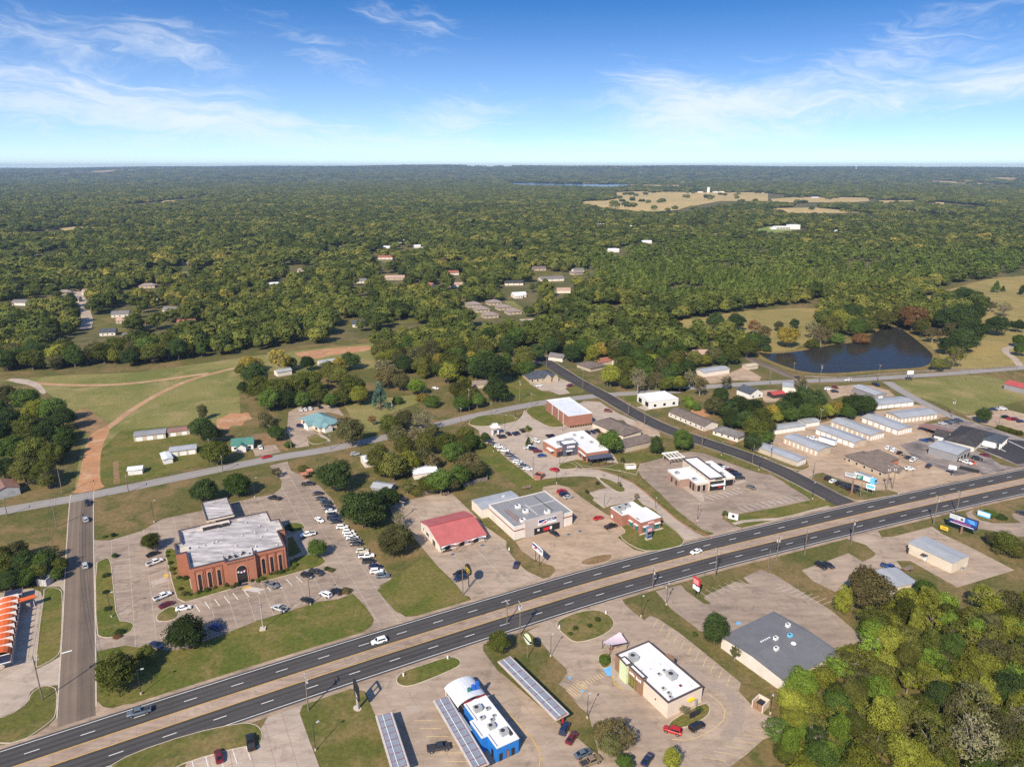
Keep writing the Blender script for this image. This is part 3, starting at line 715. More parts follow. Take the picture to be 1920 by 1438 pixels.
lotI = lot('black_parking', gp('S4', (800, 742), (960, 702), (1110, 668), (1000, 560), (1150, 540), (1380, 520), (1540, 560), (1770, 650), (1920, 705), (2000, 740), (2000, 900), (1890, 950), (1600, 1012), (1562, 1020), (1500, 985), (1290, 1022), (1250, 988), (1080, 922), (900, 832)), OLDTOP, .046)
lot('new_blacktop', gp('S4', (1480, 745), (1560, 700), (1780, 690), (1930, 705), (2000, 745), (2000, 890), (1860, 915), (1640, 820), (1560, 790)), BLACKTOP, .058)
sheet('grass_strip', gp('S4', (1460, 745), (1560, 800), (1880, 930), (1850, 945), (1700, 915), (1600, 840), (1440, 762)), .068, GRASS)
stripes(lotI, g('S4', 960, 720), g('S4', 1060, 690), 4, vec(-62, 6), m_=PAINT, z=.054)
mark(lotI, 'painted_kerb_line', *gp('S4', (1640, 745), (1755, 800)), .5, PAINT, .072)
mark(lotI, 'painted_kerb_line', *gp('S4', (1780, 705), (1930, 775)), .5, PAINT, .072)
stripes(lotI, g('S4', 1490, 755), g('S4', 1510, 735), 2, vec(-20, 5), m_=PAINT, w=.8, z=.072)
island(gp('S4', (40, 1000), (110, 990), (330, 1080), (480, 1160), (560, 1150), (700, 1145), (785, 1172), (790, 1185), (480, 1238), (400, 1240), (300, 1200), (0, 1045)), GRASS, 0)
island(gp('S3', (900, 838), (1210, 940), (1300, 918), (1340, 935), (1300, 960), (1230, 975), (1000, 890)), GRASS, 1)
lot('gravel_yard', gp('S4', (1390, 480), (1500, 470), (1640, 405), (1760, 420), (2000, 480), (2000, 640), (1700, 590), (1540, 550)), CONC4, .044)
lot('shop_yard', gp('S3', (880, 250), (1040, 245), (1100, 290), (1040, 350), (930, 360)), CONC4, .044)
lot('shop_yard', gp('S4', (120, 220), (400, 200), (560, 210), (700, 250), (760, 300), (690, 310), (300, 300), (190, 330)), CONC4, .044)
lot('workshop_yard', gp('S3', (620, 90), (740, 40), (900, 130), (880, 165), (640, 160), (440, 190), (380, 120)), CONC4, .044)
# south side
lotJ = lot('corner_lot', gp('R2', (1850, 1040), 'R3', (440, 975), (462, 1010), (440, 1072), (500, 1240), (580, 1450), 'R2', (1240, 1470), (1270, 1400), (1660, 1295), (1740, 1312), (1785, 1240), (1765, 1180)), CONC3, slab=(4.6, 4.6), rot=28, jm=mat('red_joint', (.34, .20, .17), .9))
island(gp('R2', (700, 1460), (900, 1345), (1300, 1212), (1620, 1142), (1720, 1148), (1765, 1182), (1780, 1240), (1742, 1306), (1660, 1290), (1270, 1398), (1150, 1460)), LAWN2, 1)
stripes(lotJ, g('R2', 1300, 1392), g('R2', 1665, 1292), 5, vec(-58, 5.2), m_=PAINT, z=.053)
lotK = lot('drive_in_parking', gp('R6', (0, 592), (300, 520), (700, 395), (1255, 178), (1212, 232), (1218, 278), (1340, 445), (1380, 470), (1840, 868), (1935, 890), 'R7', (150, 955), (320, 1090), (480, 1225), (600, 1320), (600, 1500), (-700, 1500), 'R6', (480, 1290), (285, 812), (205, 620), (110, 600)), CONC, slab=(6.2, 6.2), rot=30, jm=JOINTD, gap=.08)
island(gp('R6', (465, 520), (530, 450), (700, 400), (930, 320), (1010, 350), (1022, 390), (960, 430), (600, 580), (500, 570)), LAWN)
sheet('drive_in_lawn', gp('R6', (0, 612), (110, 605), (205, 625), (282, 812), (480, 1300), (700, 1500), (-400, 1500), 'R3', (590, 1450), (505, 1235), (450, 1070), (470, 1010)), .044, LAWN2)
stripes(lotK, g('R6', 620, 872), g('R6', 900, 1222), 6, vec(0, 5.5), m_=PAINTYEL2, w=.16)
sheet('sign_bed', chaikin(gp('R6', (100, 750), (140, 735), (180, 770), (150, 800), (105, 785)), 1), .10, KERB)
sheet('canopy_walk', gp('R6', (548, 750), (690, 742), (720, 790), (560, 800)), .052, CONC3, lotK)
strip('painted_curve', spline(gp('R6', (1375, 755), (1500, 880), (1620, 1010), (1690, 1110), (1705, 1200), (1690, 1300))), .12, 0.055, PAINTYEL, lotK)
lotL = lot('donut_parking', gp('R7', (-40, 320), (160, 232), (640, 92), (660, 125), (720, 182), (800, 240), (840, 205), (900, 230), (1050, 330), (1300, 530), (1495, 690), (1480, 752), (1580, 860), (1670, 920), (1790, 962), (1750, 1062), (1650, 1102), (1540, 1202), (1420, 1292), (1300, 1400), (560, 1500), (480, 1240), (400, 920), (330, 862), (240, 742), (185, 700), (245, 620), (240, 590), (130, 490), (60, 400)), CONC, slab=(6.2, 6.2), rot=29.7, jm=JOINTD, gap=.08)
island(gp('R7', (165, 270), (200, 232), (330, 182), (460, 166), (540, 200), (580, 250), (570, 300), (480, 360), (330, 400), (270, 385), (190, 312)), LAWN2, 1)
island(gp('R7', (465, 505), (500, 478), (560, 480), (562, 560), (512, 588), (485, 570)), LAWN)
island(gp('R7', (968, 985), (1100, 905), (1200, 852), (1250, 840), (1272, 880), (1250, 930), (1180, 975), (1100, 1010), (1010, 1012)), LAWN, 1)
sheet('donut_verge', gp('R7', (645, 95), (760, 62), (870, 40), (960, 135), (1180, 300), (1290, 490), (1600, 730), (1500, 690), (1300, 525), (1050, 322), (900, 222), (840, 198), (800, 232), (720, 175)), .05, GRASS)
stripes(lotL, g('R7', 895, 232), g('R7', 1420, 632), 11, vec(-118, 5.0), m_=PAINTYEL2, w=.14)
stripes(lotL, g('R7', 1650, 985), g('R7', 1230, 1225), 7, vec(-14, 5.2), m_=PAINTYEL2, w=.14)
stripes(lotL, g('R7', 235, 745), g('R7', 310, 670), 7, vec(-50, 4.2), m_=PAINTYEL2, w=.22)
stripes(lotL, g('R7', 335, 690), g('R7', 515, 605), 10, vec(-60, 1.9), m_=PAINTYEL2, w=.22)
sheet('painted_bay', gp('R7', (503, 592), (560, 570), (585, 632), (535, 645)), .056, PAINTBLUE, lotL)
for a_, c_ in ((262, 656), (352, 750)):
    sheet('bay_emblem', chaikin(gp('R7', (a_ - 14, c_), (a_, c_ - 14), (a_ + 14, c_), (a_, c_ + 14)), 2), .056, PAINTBLUE, lotL)
strip('painted_curve', spline(gp('R7', (1255, 765), (1340, 830), (1380, 890), (1370, 960), (1300, 1020), (1180, 1085), (1090, 1105), (1000, 1095))), .10, 0.055, PAINTYEL2, lotL)
strip('tyre_marks', spline(gp('R7', (1100, 560), (1240, 670), (1390, 740), (1480, 850), (1480, 940), (1430, 1030), (1380, 1090))), 1.6, .0505, mat('tyre_stained_concrete', (.22, .175, .145), .9, .25, .25, col2=(.36, .275, .21)), lotL)
lot('plaza_walk', gp('R7', (560, 560), (600, 540), (980, 880), (960, 930), (780, 760), (640, 735), (560, 650)), CONC3, .055)
strip('yellow_kerb', spline(gp('R7', (570, 640), (585, 700), (645, 738))), .15, .12, KERBYEL, lotL)
lotM = lot('grey_store_parking', gp('R7', (880, 30), (1062, -15), (1100, 30), (1240, 130), 'I', (1320, 1118), (1400, 1080), (1425, 1068), (1452, 1077), (1560, 1145), (1614, 1192), (1612, 1200), (1572, 1225), (1455, 1150), (1356, 1196), (1310, 1182), (1275, 1160)), CONC2)
sheet('sign_wedge', gp('R7', (1062, -20), (1100, 28), (1250, 128), (1280, 118), (1150, 30), 'S2', (1250, 1340), (1500, 1290), (1660, 1320), (1600, 1260), (1480, 1200), (1220, 1210)), .05, GRASS)
stripes(lotM, g('S5', 130, 940), g('S5', 470, 1050), 8, vec(28, 5), z=.053)
stripes(lotM, g('I', 1310, 1108), g('I', 1395, 1082), 8, vec(-58, 5), z=.053)
sheet('bay_emblem', chaikin(gp('R7', (1455, 262), (1478, 245), (1500, 262), (1478, 278)), 1), .056, PAINTBLUE, lotM)
lotN = lot('workshop_parking', gp('S5', (640, 575), (690, 555), (870, 522), (895, 565), (980, 560), (1260, 488), (1335, 542), (1560, 650), (1852, 802), (1440, 926), (1100, 735), (1000, 735), (1045, 790), (920, 792), (680, 900), (560, 957), (400, 880), (320, 802), (655, 680), (760, 742), (835, 705), (855, 685), (780, 620)), CONC)
lot('far_drive', gp('S5', (1500, 390), (1560, 362), (1545, 395), (1600, 440), (1700, 465), (1870, 462), (1990, 440), (1990, 560), (1880, 560), (1700, 520), (1560, 500)), CONC2)
lot('car_park', gp('S5', (1830, 400), (1870, 385), (2000, 370), (2000, 430), (1900, 460), (1850, 430)), CONC2)
# north, by the back road
lotP = lot('clinic_parking', gp('S8', (485, 690), (560, 650), (800, 628), (850, 650), (900, 720), (780, 690), (620, 720), (600, 770), (700, 850), (620, 880), (640, 945), (540, 960), (470, 840)), CONC)
island(gp('S8', (622, 890), (690, 868), (780, 895), (770, 915), (680, 935), (640, 920)), LAWN)
lot('clinic_drive', gp('S8', (690, 850), (720, 845), (800, 900), (800, 915), (780, 912)), CONC3, .046)
lot('cottage_drive', gp('S8', (215, 970), (300, 945), (385, 935), (425, 990), (290, 1020), (235, 1020)), CONC)
lot('stone_house_drive', gp('S6', (575, 520), (700, 490), (830, 478), (950, 525), (870, 560), (915, 600), (820, 612), (740, 580), (680, 580)), CONC3)
sheet('stone_house_lawn', gp('S6', (360, 470), (560, 450), (580, 520), (680, 582), (810, 612), (700, 648), (530, 672), (420, 640), (400, 560)), .03, LAWN)
sheet('stone_house_lawn', gp('S6', (690, 350), (760, 400), (1000, 540), (1040, 575), (1000, 600), (920, 600), (870, 562), (950, 530), (830, 478), (760, 440)), .03, LAWN)
lot('house_drive', gp('S6', (640, 330), (560, 320), (620, 365), (680, 350)), CONC3)
lot('white_shop_drive', gp('S6', (1450, 715), (1560, 690), (1620, 715), (1530, 745)), CONC3)
sheet('white_shop_lawn', gp('S6', (1312, 620), (1420, 605), (1530, 610), (1560, 690), (1450, 712)), .03, LAWN)
for q in (gp('S3', (260, 625), (390, 590), (450, 610), (330, 660)), gp('S3', (560, 710), (680, 670), (730, 700), (640, 740))):
    lot('house_drive', q, SOIL, .042)
sheet('front_lawn', gp('S3', (410, 665), (510, 620), (630, 690), (560, 712)), .03, LAWN)
sheet('north_lawn', gp('S8', (900, 640), (1100, 600), (1440, 560), (1460, 620), (1350, 660), (1180, 740), (1160, 840), (1040, 830), (960, 740)), .03, MEADOW)
# ------------------------------------------------------------------ building materials
def brickmat(name, c1, c2, mortar=(.42, .36, .31)):
    m_, nb, bs = newmat(name)
    tc = nb.n('ShaderNodeTexCoord').outputs['Object']
    sp = nb.n('ShaderNodeSeparateXYZ'); nb.l(tc, sp.inputs[0])
    v = nb.comb(nb.m('ADD', sp.outputs[0], sp.outputs[1]), sp.outputs[2])
    bk = nb.n('ShaderNodeTexBrick'); nb.l(v, bk.inputs[0])
    bk.inputs['Color1'].default_value = (*c1, 1); bk.inputs['Color2'].default_value = (*c2, 1); bk.inputs['Mortar'].default_value = (*mortar, 1)
    bk.inputs['Scale'].default_value = 1.0; bk.inputs['Mortar Size'].default_value = .012
    bk.inputs['Brick Width'].default_value = .30; bk.inputs['Row Height'].default_value = .10
    k = nb.m('MULTIPLY_ADD', nb.noise(tc, .35, 5.0, .65), .5, .75)
    nb.l(nb.mix(1.0, bk.outputs[0], nb.comb(k, k, k), 'MULTIPLY'), bs.inputs['Base Color'])
    bs.inputs['Roughness'].default_value = .85; bs.inputs['Specular IOR Level'].default_value = .2
    return m_
BRICK = brickmat('orange_brick', (.40, .150, .088), (.33, .115, .068), (.36, .19, .13))
BRICK2 = brickmat('red_brick', (.36, .145, .095), (.27, .105, .075), (.33, .20, .155))
BRICK3 = brickmat('blend_brick', (.36, .22, .155), (.22, .12, .09), (.42, .33, .27))
STONE = brickmat('tan_stone', (.46, .37, .27), (.36, .27, .19), (.45, .40, .33))
ROOFGREY = mat('stained_membrane', (.41, .385, .37), .8, .10, .10, .2, col2=(.36, .33, .325), scale2=.35, streak=(22, 9, 1.8, .55))
ROOFWHITE = mat('white_membrane', (.72, .71, .70), .7, .05, .12, .2, col2=(.62, .61, .60), scale2=.4)
CAPDARK = mat('dark_coping', (.085, .065, .07), .5, .1, 1.0)
CAPWHITE = mat('white_coping', (.72, .70, .67), .5, .06, 1.0)
WHITEW = mat('white_wall', (.68, .62, .55), .8, .06, .25, .2, col2=(.58, .51, .44))
CREAM = mat('cream_wall', (.62, .55, .45), .8, .07, .25, .2, col2=(.52, .44, .35))
PINKW = mat('pale_stucco', (.68, .56, .46), .85, .05, .3, .2, col2=(.60, .48, .39))
TANW = mat('tan_metal_wall', (.50, .42, .33), .7, .07, .4, .25, col2=(.42, .345, .27))
GREYW = mat('grey_wall', (.26, .25, .26), .8, .08, .4)
GREYP = mat('grey_panel', (.44, .38, .35), .7, .06, .4)
SLATEB = mat('slate_blue_panel', (.085, .095, .13), .6, .1, .6)
BLUEW = mat('bright_blue_wall', (.020, .17, .52), .6, .08, .5)
BROWNW = mat('brown_panel', (.27, .155, .095), .7, .08, .5)
GREENW = mat('pale_green_panel', (.60, .66, .42), .7, .05, .5)
DOORW = mat('white_door', (.78, .76, .74), .5, .05, .8)
WOODW = mat('weathered_wood', (.22, .19, .165), .9, .2, .7, col2=(.13, .105, .09))
GLASS_M, nb, bs = newmat('dark_glass')
bs.inputs['Base Color'].default_value = (.012, .014, .018, 1); bs.inputs['Roughness'].default_value = .06; bs.inputs['Specular IOR Level'].default_value = .6
TEALG, nb, bs = newmat('teal_glass')
bs.inputs['Base Color'].default_value = (.02, .17, .16, 1); bs.inputs['Roughness'].default_value = .1
GREENGL, nb, bs = newmat('olive_glass')
bs.inputs['Base Color'].default_value = (.20, .19, .035, 1); bs.inputs['Roughness'].default_value = .15
STEEL = mat('galvanised_steel', (.42, .43, .45), .45, .1, .8, .4, metal=.5)
DARKST = mat('dark_steel', (.045, .042, .045), .5, .15, .8)
WHITEM = mat('white_metal', (.74, .73, .72), .45, .06, .8, .35)
ACM = mat('unit_grey', (.36, .37, .37), .6, .15, 1.2)
REDTRIM = mat('dark_red_trim', (.20, .025, .035), .6, .1, .8)
WOODP = mat('pole_wood', (.20, .165, .135), .9, .18, .8)
ALU = mat('aluminium', (.50, .49, .48), .45, .1, 1.0, .4)
SHINGLE = mat('brown_shingle', (.165, .130, .112), .9, .16, .5, .15, col2=(.105, .082, .072), scale2=2.2)
SHINGLEG = mat('grey_shingle', (.19, .175, .17), .9, .16, .5, .15, col2=(.12, .11, .11), scale2=2.2)
SHINGLEB = mat('black_shingle', (.058, .054, .056), .9, .2, .5, .15, scale2=2.2)
SHINGLET = mat('taupe_shingle', (.27, .215, .185), .9, .14, .5, .15, scale2=2.2)
SHINGLER = mat('rust_shingle', (.30, .12, .085), .9, .14, .5, .15, scale2=2.2)
NAVYR = mat('slate_shingle', (.075, .085, .105), .9, .2, .5, .15, scale2=2.2)
def seam(name, col, ang_local='X', pitch=.6, rough=.45, metal=.35, var=.08, depth=.35):
    """standing-seam metal: narrow ribs across the sheet in the object's own axes"""
    m_, nb, bs = newmat(name)
    tc = nb.n('ShaderNodeTexCoord').outputs['Object']
    w = nb.n('ShaderNodeTexWave', bands_direction=ang_local, wave_profile='SAW'); nb.l(tc, w.inputs[0])
    w.inputs['Scale'].default_value = .314 / pitch
    rib = nb.smooth(w.outputs['Fac'], .80, .95)
    n1 = nb.ramp(nb.noise(tc, .25, 5.0, .6), .25, .75)
    c = nb.mix(n1, tuple(k * (1 - var * 1.6) for k in col), tuple(k * (1 + var) for k in col))
    c = nb.mix(nb.m('MULTIPLY', rib, depth), c, tuple(k * .35 for k in col))
    vr = nb.n('ShaderNodeMapping'); nb.l(tc, vr.inputs[0]); vr.inputs['Scale'].default_value = (1.2, .12, 1) if ang_local == 'X' else (.12, 1.2, 1)
    k = nb.m('MULTIPLY_ADD', nb.noise(vr.outputs[0], 1.0, 5.0, .6), .35, .82)
    nb.l(nb.mix(1.0, c, nb.comb(k, k, k), 'MULTIPLY'), bs.inputs['Base Color'])
    bs.inputs['Roughness'].default_value = rough; bs.inputs['Metallic'].default_value = metal; bs.inputs['Specular IOR Level'].default_value = .35
    return m_
SEAMG = seam('grey_seam_roof', (.31, .30, .295), 'X', .9, metal=.2, depth=.5)
SEAMD = seam('dark_ribbed_roof', (.17, .165, .165), 'X', .8, metal=.15, depth=.6)
SEAMB = seam('blue_grey_roof', (.40, .41, .43), 'X', .8, metal=.15)
SEAML = seam('pale_galvanised_roof', (.42, .425, .43), 'X', .9, metal=.2)
SEAMR = seam('red_metal_roof', (.46, .125, .115), 'X', .5, metal=.0, depth=.2)
SEAMT = seam('teal_metal_roof', (.17, .29, .30), 'X', .5, metal=.0)
SEAMGR = seam('green_metal_roof', (.08, .21, .165), 'X', .5, metal=.0)
SEAMRUST = seam('rusty_roof', (.30, .16, .12), 'X', .8, metal=.1)
SEAMW = seam('white_metal_roof', (.70, .71, .73), 'X', 1.0, metal=.05)

def fr(f, A, B, D, z):
    """building frame from three roof corners in the photograph: A-B the near edge, D the far corner beyond A"""
    a, c, d = g(f, *A, z), g(f, *B, z), g(f, *D, z)
    L = math.dist(a, c); u = ((c[0] - a[0]) / L, (c[1] - a[1]) / L); v = (-u[1], u[0])
    return (a[0], a[1]), math.atan2(u[1], u[0]), L, (d[0] - a[0]) * v[0] + (d[1] - a[1]) * v[1]
def rect(w, d, x=0, y=0):
    return [(x, y), (x + w, y), (x + w, y + d), (x, y + d)]
def flat(e, poly, h, wall, roof, cap, par=.6, th=.35, base=0.0, name='wall', capw=.10):
    """parapet building: a wall shell, a roof deck set down inside it and a coping strip"""
    poly = ccw(poly); inn = offset(poly, -th); n = len(poly); mb = MB()
    for i in range(n):
        j = (i + 1) % n
        mb.poly([(*poly[i], base), (*poly[j], base), (*poly[j], h), (*poly[i], h)])
        mb.poly([(*inn[j], h - par), (*inn[i], h - par), (*inn[i], h), (*inn[j], h)], 1)
        mb.poly([(*poly[i], h), (*poly[j], h), (*inn[j], h), (*inn[i], h)])
    w = mb.obj(name, [wall, roof], e)
    r = MB(); r.poly([(*p, h - par) for p in inn]); r.obj('roof', roof, e)
    if cap:
        o2, i2 = offset(poly, capw), offset(inn, -capw * .5); c = MB()
        for i in range(n):
            j = (i + 1) % n
            c.poly([(*o2[i], h + .12), (*o2[j], h + .12), (*i2[j], h + .12), (*i2[i], h + .12)])
            c.poly([(*o2[i], h - .10), (*o2[j], h - .10), (*o2[j], h + .12), (*o2[i], h + .12)])
            c.poly([(*i2[j], h - .06), (*i2[i], h - .06), (*i2[i], h + .12), (*i2[j], h + .12)])
        c.obj('coping', cap, e)
    return w
def pbox(e, name, m_, x0, x1, y0, y1, z0, z1):
    return MB().box(x0, x1, y0, y1, z0, z1).obj(name, m_, e)
def win(e, side, u0, u1, z0, z1, w, d, pane=None, frame=None, name='window', t=.06):
    """a window or door on wall F(ront y=0), B(ack y=d), L(eft x=0) or R(ight x=w): frame with the pane as its sub-part"""
    fm, pm = frame or CAPWHITE, pane or GLASS_M
    def bx(a, c, lo, hi, t0, t1):
        if side == 'F': return (a, c, -t1, -t0, lo, hi)
        if side == 'B': return (w - c, w - a, d + t0, d + t1, lo, hi)
        if side == 'L': return (-t1, -t0, d - c, d - a, lo, hi)
        return (w + t0, w + t1, a, c, lo, hi)
    o = MB().box(*bx(u0, u1, z0, z1, -.02, t)).obj(name, fm, e)
    k = min(.10, (u1 - u0) * .1)
    MB().box(*bx(u0 + k, u1 - k, z0 + (k if z0 > .3 else .05), z1 - k, t - .02, t + .025)).obj('pane', pm, o)
    return o
def rolldoor(e, side, u0, u1, z1, w, d, m_=None):
    o = win(e, side, u0, u1, 0.0, z1, w, d, m_ or DOORW, TANW, 'roll_door', .04)
    o.children[0].name = 'shutter'
    return o
def hvac(e, x, y, z, sx=2.2, sy=1.6, sz=1.2, m_=None, fan=True):
    o = MB().box(x - sx / 2, x + sx / 2, y - sy / 2, y + sy / 2, z, z + sz * .92).box(x - sx / 2 - .06, x + sx / 2 + .06, y - sy / 2 - .06, y + sy / 2 + .06, z + sz * .92, z + sz).obj('air_conditioner', m_ or ACM, e)
    if fan:
        MB().tube((x - sx * .18, y, z + sz), (x - sx * .18, y, z + sz + .12), min(sx, sy) * .34, n=12).obj('fan_grille', DARKST, o)
    return o
def vent(e, x, y, z, r=.25, h=.7):
    return MB().tube((x, y, z), (x, y, z + h * .7), r * .6, n=8).tube((x, y, z + h * .7), (x, y, z + h), r, r * .3, n=8).obj('roof_vent', ALU, e)
def gable(e, w, d, h, rise, wall, roof, axis='X', ov=.4, th=.16, base=0.0, x0=0.0, y0=0.0, trim=None):
    """walls with gable ends, two roof slopes as separate parts; ridge along axis"""
    mb = MB()
    if axis == 'X':
        P_ = lambda u, v, z: (x0 + u, y0 + v, z); U, V = w, d
    else:
        P_ = lambda u, v, z: (x0 + w - v, y0 + u, z); U, V = d, w
    mb.poly([P_(0, 0, base), P_(U, 0, base), P_(U, 0, h), P_(0, 0, h)]); mb.poly([P_(U, V, base), P_(0, V, base), P_(0, V, h), P_(U, V, h)])
    mb.poly([P_(U, 0, base), P_(U, V, base), P_(U, V, h), P_(U, V / 2, h + rise), P_(U, 0, h)]); mb.poly([P_(0, V, base), P_(0, 0, base), P_(0, 0, h), P_(0, V / 2, h + rise), P_(0, V, h)])
    mb.obj('wall', wall, e)
    k = ov * rise / (V / 2)
    for s_ in (0, 1):
        r = MB()
        y_e, y_r = (-ov, V / 2) if not s_ else (V + ov, V / 2)
        a = [P_(-ov, y_e, h - k), P_(U + ov, y_e, h - k), P_(U + ov, y_r, h + rise), P_(-ov, y_r, h + rise)]
        if s_: a = a[::-1]
        top = [(p[0], p[1], p[2] + th) for p in a]
        bot = [(p[0], p[1], p[2] + .02) for p in a]
        r.poly(top); r.poly(bot[::-1])
        for i in range(4): r.poly([bot[i], bot[(i + 1) % 4], top[(i + 1) % 4], top[i]])
        r.obj('roof_slope', roof, e)
    if trim:
        MB().tube(P_(-ov, V / 2, h + rise + th), P_(U + ov, V / 2, h + rise + th), .14, n=6).obj('ridge_cap', trim, e)
def hip(e, w, d, h, rise, wall, roof, ov=.6, x0=0.0, y0=0.0, base=0.0):
    MB().box(x0, x0 + w, y0, y0 + d, base, h).obj('wall', wall, e)
    a, c = max(w, d), min(w, d); q = c / 2 + ov; r = MB()
    X0, X1, Y0, Y1 = x0 - ov, x0 + w + ov, y0 - ov, y0 + d + ov
    if w >= d: R1_, R2_ = (X0 + q, (Y0 + Y1) / 2, h + rise), (X1 - q, (Y0 + Y1) / 2, h + rise)
    else: R1_, R2_ = ((X0 + X1) / 2, Y0 + q, h + rise), ((X0 + X1) / 2, Y1 - q, h + rise)
    A, B_, C_, D_ = (X0, Y0, h), (X1, Y0, h), (X1, Y1, h), (X0, Y1, h)
    if w >= d: fs = [[A, B_, R2_, R1_], [B_, C_, R2_], [C_, D_, R1_, R2_], [D_, A, R1_]]
    else: fs = [[A, B_, R1_], [B_, C_, R2_, R1_], [C_, D_, R2_], [D_, A, R1_, R2_]]
    for f_ in fs: r.poly(f_)
    for p, q_ in ((A, B_), (B_, C_), (C_, D_), (D_, A)):
        r.poly([(p[0], p[1], h - .22), (q_[0], q_[1], h - .22), q_, p])
    r.poly([(p[0], p[1], h - .22) for p in (D_, C_, B_, A)])
    r.obj('roof', roof, e)
def text(parent, s, loc, rot, size, m_, ext=.03, name='lettering', align='CENTER'):
    cu = bpy.data.curves.new(name, 'FONT'); cu.body = s; cu.size = size; cu.extrude = ext; cu.align_x = align; cu.align_y = 'CENTER'
    cu.resolution_u = 2
    cu.materials.append(m_)
    t = bpy.data.objects.new(name, cu); C.objects.link(t); bpy.context.view_layer.update()
    me = bpy.data.meshes.new_from_object(t.evaluated_get(bpy.context.evaluated_depsgraph_get())); bpy.data.objects.remove(t)
    o = link(name, me, parent, loc); o.rotation_euler = rot
    return o
FRONT = (math.pi / 2, 0, 0); RIGHT = (math.pi / 2, 0, math.pi / 2); LEFT = (math.pi / 2, 0, -math.pi / 2)
BLACKP = mat('black_paint', (.03, .03, .032), .6, .1, 1.0)
WHITEP = mat('white_sign_face', (.80, .80, .80), .5, .03, 1.0)
REDP = mat('red_sign_face', (.55, .03, .04), .5, .05, 1.0)
NAVYP = mat('navy_sign_face', (.02, .04, .17), .5, .05, 1.0)
BLUEP = mat('blue_sign_face', (.03, .13, .50), .5, .05, 1.0)
SKYP = mat('sky_blue_sign_face', (.16, .50, .78), .5, .05, 1.0)
YELP = mat('yellow_sign_face', (.72, .50, .02), .5, .05, 1.0)
ORANGEP = mat('orange_panel', (.66, .13, .03), .5, .05, 1.0)
PINKP = mat('pink_sign_face', (.78, .42, .42), .5, .05, 1.0)

# ------------------------------------------------------------------ the brick bank
def arch_window(e, x, z0, z1, wd, y=0.0, name='arched_window', surround=True):
    """tall round-headed window in a stepped brick surround, on a wall facing -y"""
    def prof(hw, top, lo):
        r = hw; pts = [(-hw, lo), (hw, lo)]
        for i in range(9):
            t = math.pi * i / 8
            pts.append((r * math.cos(t), top - r + r * math.sin(t)))
        return pts
    def slab(hw, top, lo, ya, yb, nm, m_, par):
        mb = MB(); p = prof(hw, top, lo); n = len(p)
        mb.poly([(x + a, ya, c) for a, c in p])
        for i in range(n):
            a, c = p[i], p[(i + 1) % n]
            mb.poly([(x + a[0], ya, a[1]), (x + a[0], yb, a[1]), (x + c[0], yb, c[1]), (x + c[0], ya, c[1])])
        return mb.obj(nm, m_, par)
    o = slab(wd / 2 + .32, z1 + .32, z0, y - .16, y + .1, name, mat('pale_brick_surround', (.50, .25, .17), .85, .1, .8), e)
    slab(wd / 2, z1, z0 + .1, y - .185, y, 'pane', GLASS_M, o)
    for k in range(1, 4):
        zz = z0 + (z1 - z0) * k / 4
        if zz < z1 - wd / 2: MB().box(x - wd / 2, x + wd / 2, y - .22, y - .18, zz - .05, zz + .05).obj('glazing_bar', DARKST, o)
    MB().box(x - .04, x + .04, y - .22, y - .18, z0 + .1, z1 - .05).obj('glazing_bar', DARKST, o)
    return o
bank = thing('bank_building', 'large orange-brick bank with tall arched windows and a streaked grey flat roof', 'bank', sv(-106.3, 205.2, 9.3), R(28.8))
BH = 9.3
flat(bank, [(0, 0), (11, 0), (11, -1.3), (20.6, -1.3), (20.6, 0), (31, 0), (31, 12.2), (33.4, 12.2), (33.4, 21.8), (30.5, 21.8), (30.5, 30.3), (-1.0, 30.3), (-1.0, 20.2), (-3.1, 20.2), (-3.1, 12.2), (0, 12.2)], BH, BRICK, ROOFGREY, CAPDARK, par=.9, th=.45)
for x in (2.6, 5.7, 8.7, 23.2, 26.0, 28.9):
    arch_window(bank, x, .6, 6.6, 1.05)
    o = MB().box(x - 1.35, x - 1.2, -.13, .02, .3, 7.9).box(x + 1.2, x + 1.35, -.13, .02, .3, 7.9).box(x - 1.35, x + 1.35, -.13, .02, 7.9, 8.05).obj('wall_recess_trim', mat('dark_brick', (.22, .07, .04), .9), bank)  # darker brick strips outline each window bay
arch_window(bank, 15.8, .05, 6.7, 3.3, -1.3, 'entrance_arch')
MB().box(14.3, 17.3, -1.58, -1.5, .1, 2.5).obj('entrance_door', GLASS_M, bank)
bt = MB()
for k, (c_, m2) in enumerate(((0, 0), (1, 1), (2, 0), (3, 2), (4, 0), (5, 2))):
    bt.box(14.4 + k * .48, 14.86 + k * .48, -1.62, -1.56, 4.3 - .35 * math.sin(k / 5 * math.pi), 4.9 - .35 * math.sin(k / 5 * math.pi), m2)
bt.obj('bunting', [WHITEP, BLUEP, REDP], bank)
text(bank, 'FIRST NATIONAL BANK', (15.8, -1.34, 8.25), FRONT, .82, CAPDARK, .03)
pbox(bank, 'door_mat', BLACKP, 14.6, 17.0, -3.4, -2.4, .1, .16)
for x0, x1, y0, y1 in ((10.9, 11.2, -.9, 3.0), (20.4, 20.7, -.9, 3.0)):
    pbox(bank, 'entry_parapet', CAPDARK, x0, x1, y0, y1, BH - .8, BH + .35)
for x0, x1, y0, y1 in ((6.5, 16.5, 28.2, 30.2),):
    pbox(bank, 'plant_screen', CREAM, x0, x1, y0, y1, BH - .9, BH + .1)
for x in (7.5, 8.6, 9.6, 10.7, 11.7, 13.0, 14.3, 15.4):
    hvac(bank, x, 27.2 + (x % 1) * .6, BH - .9, .9, .9, 1.0, DARKST, False)
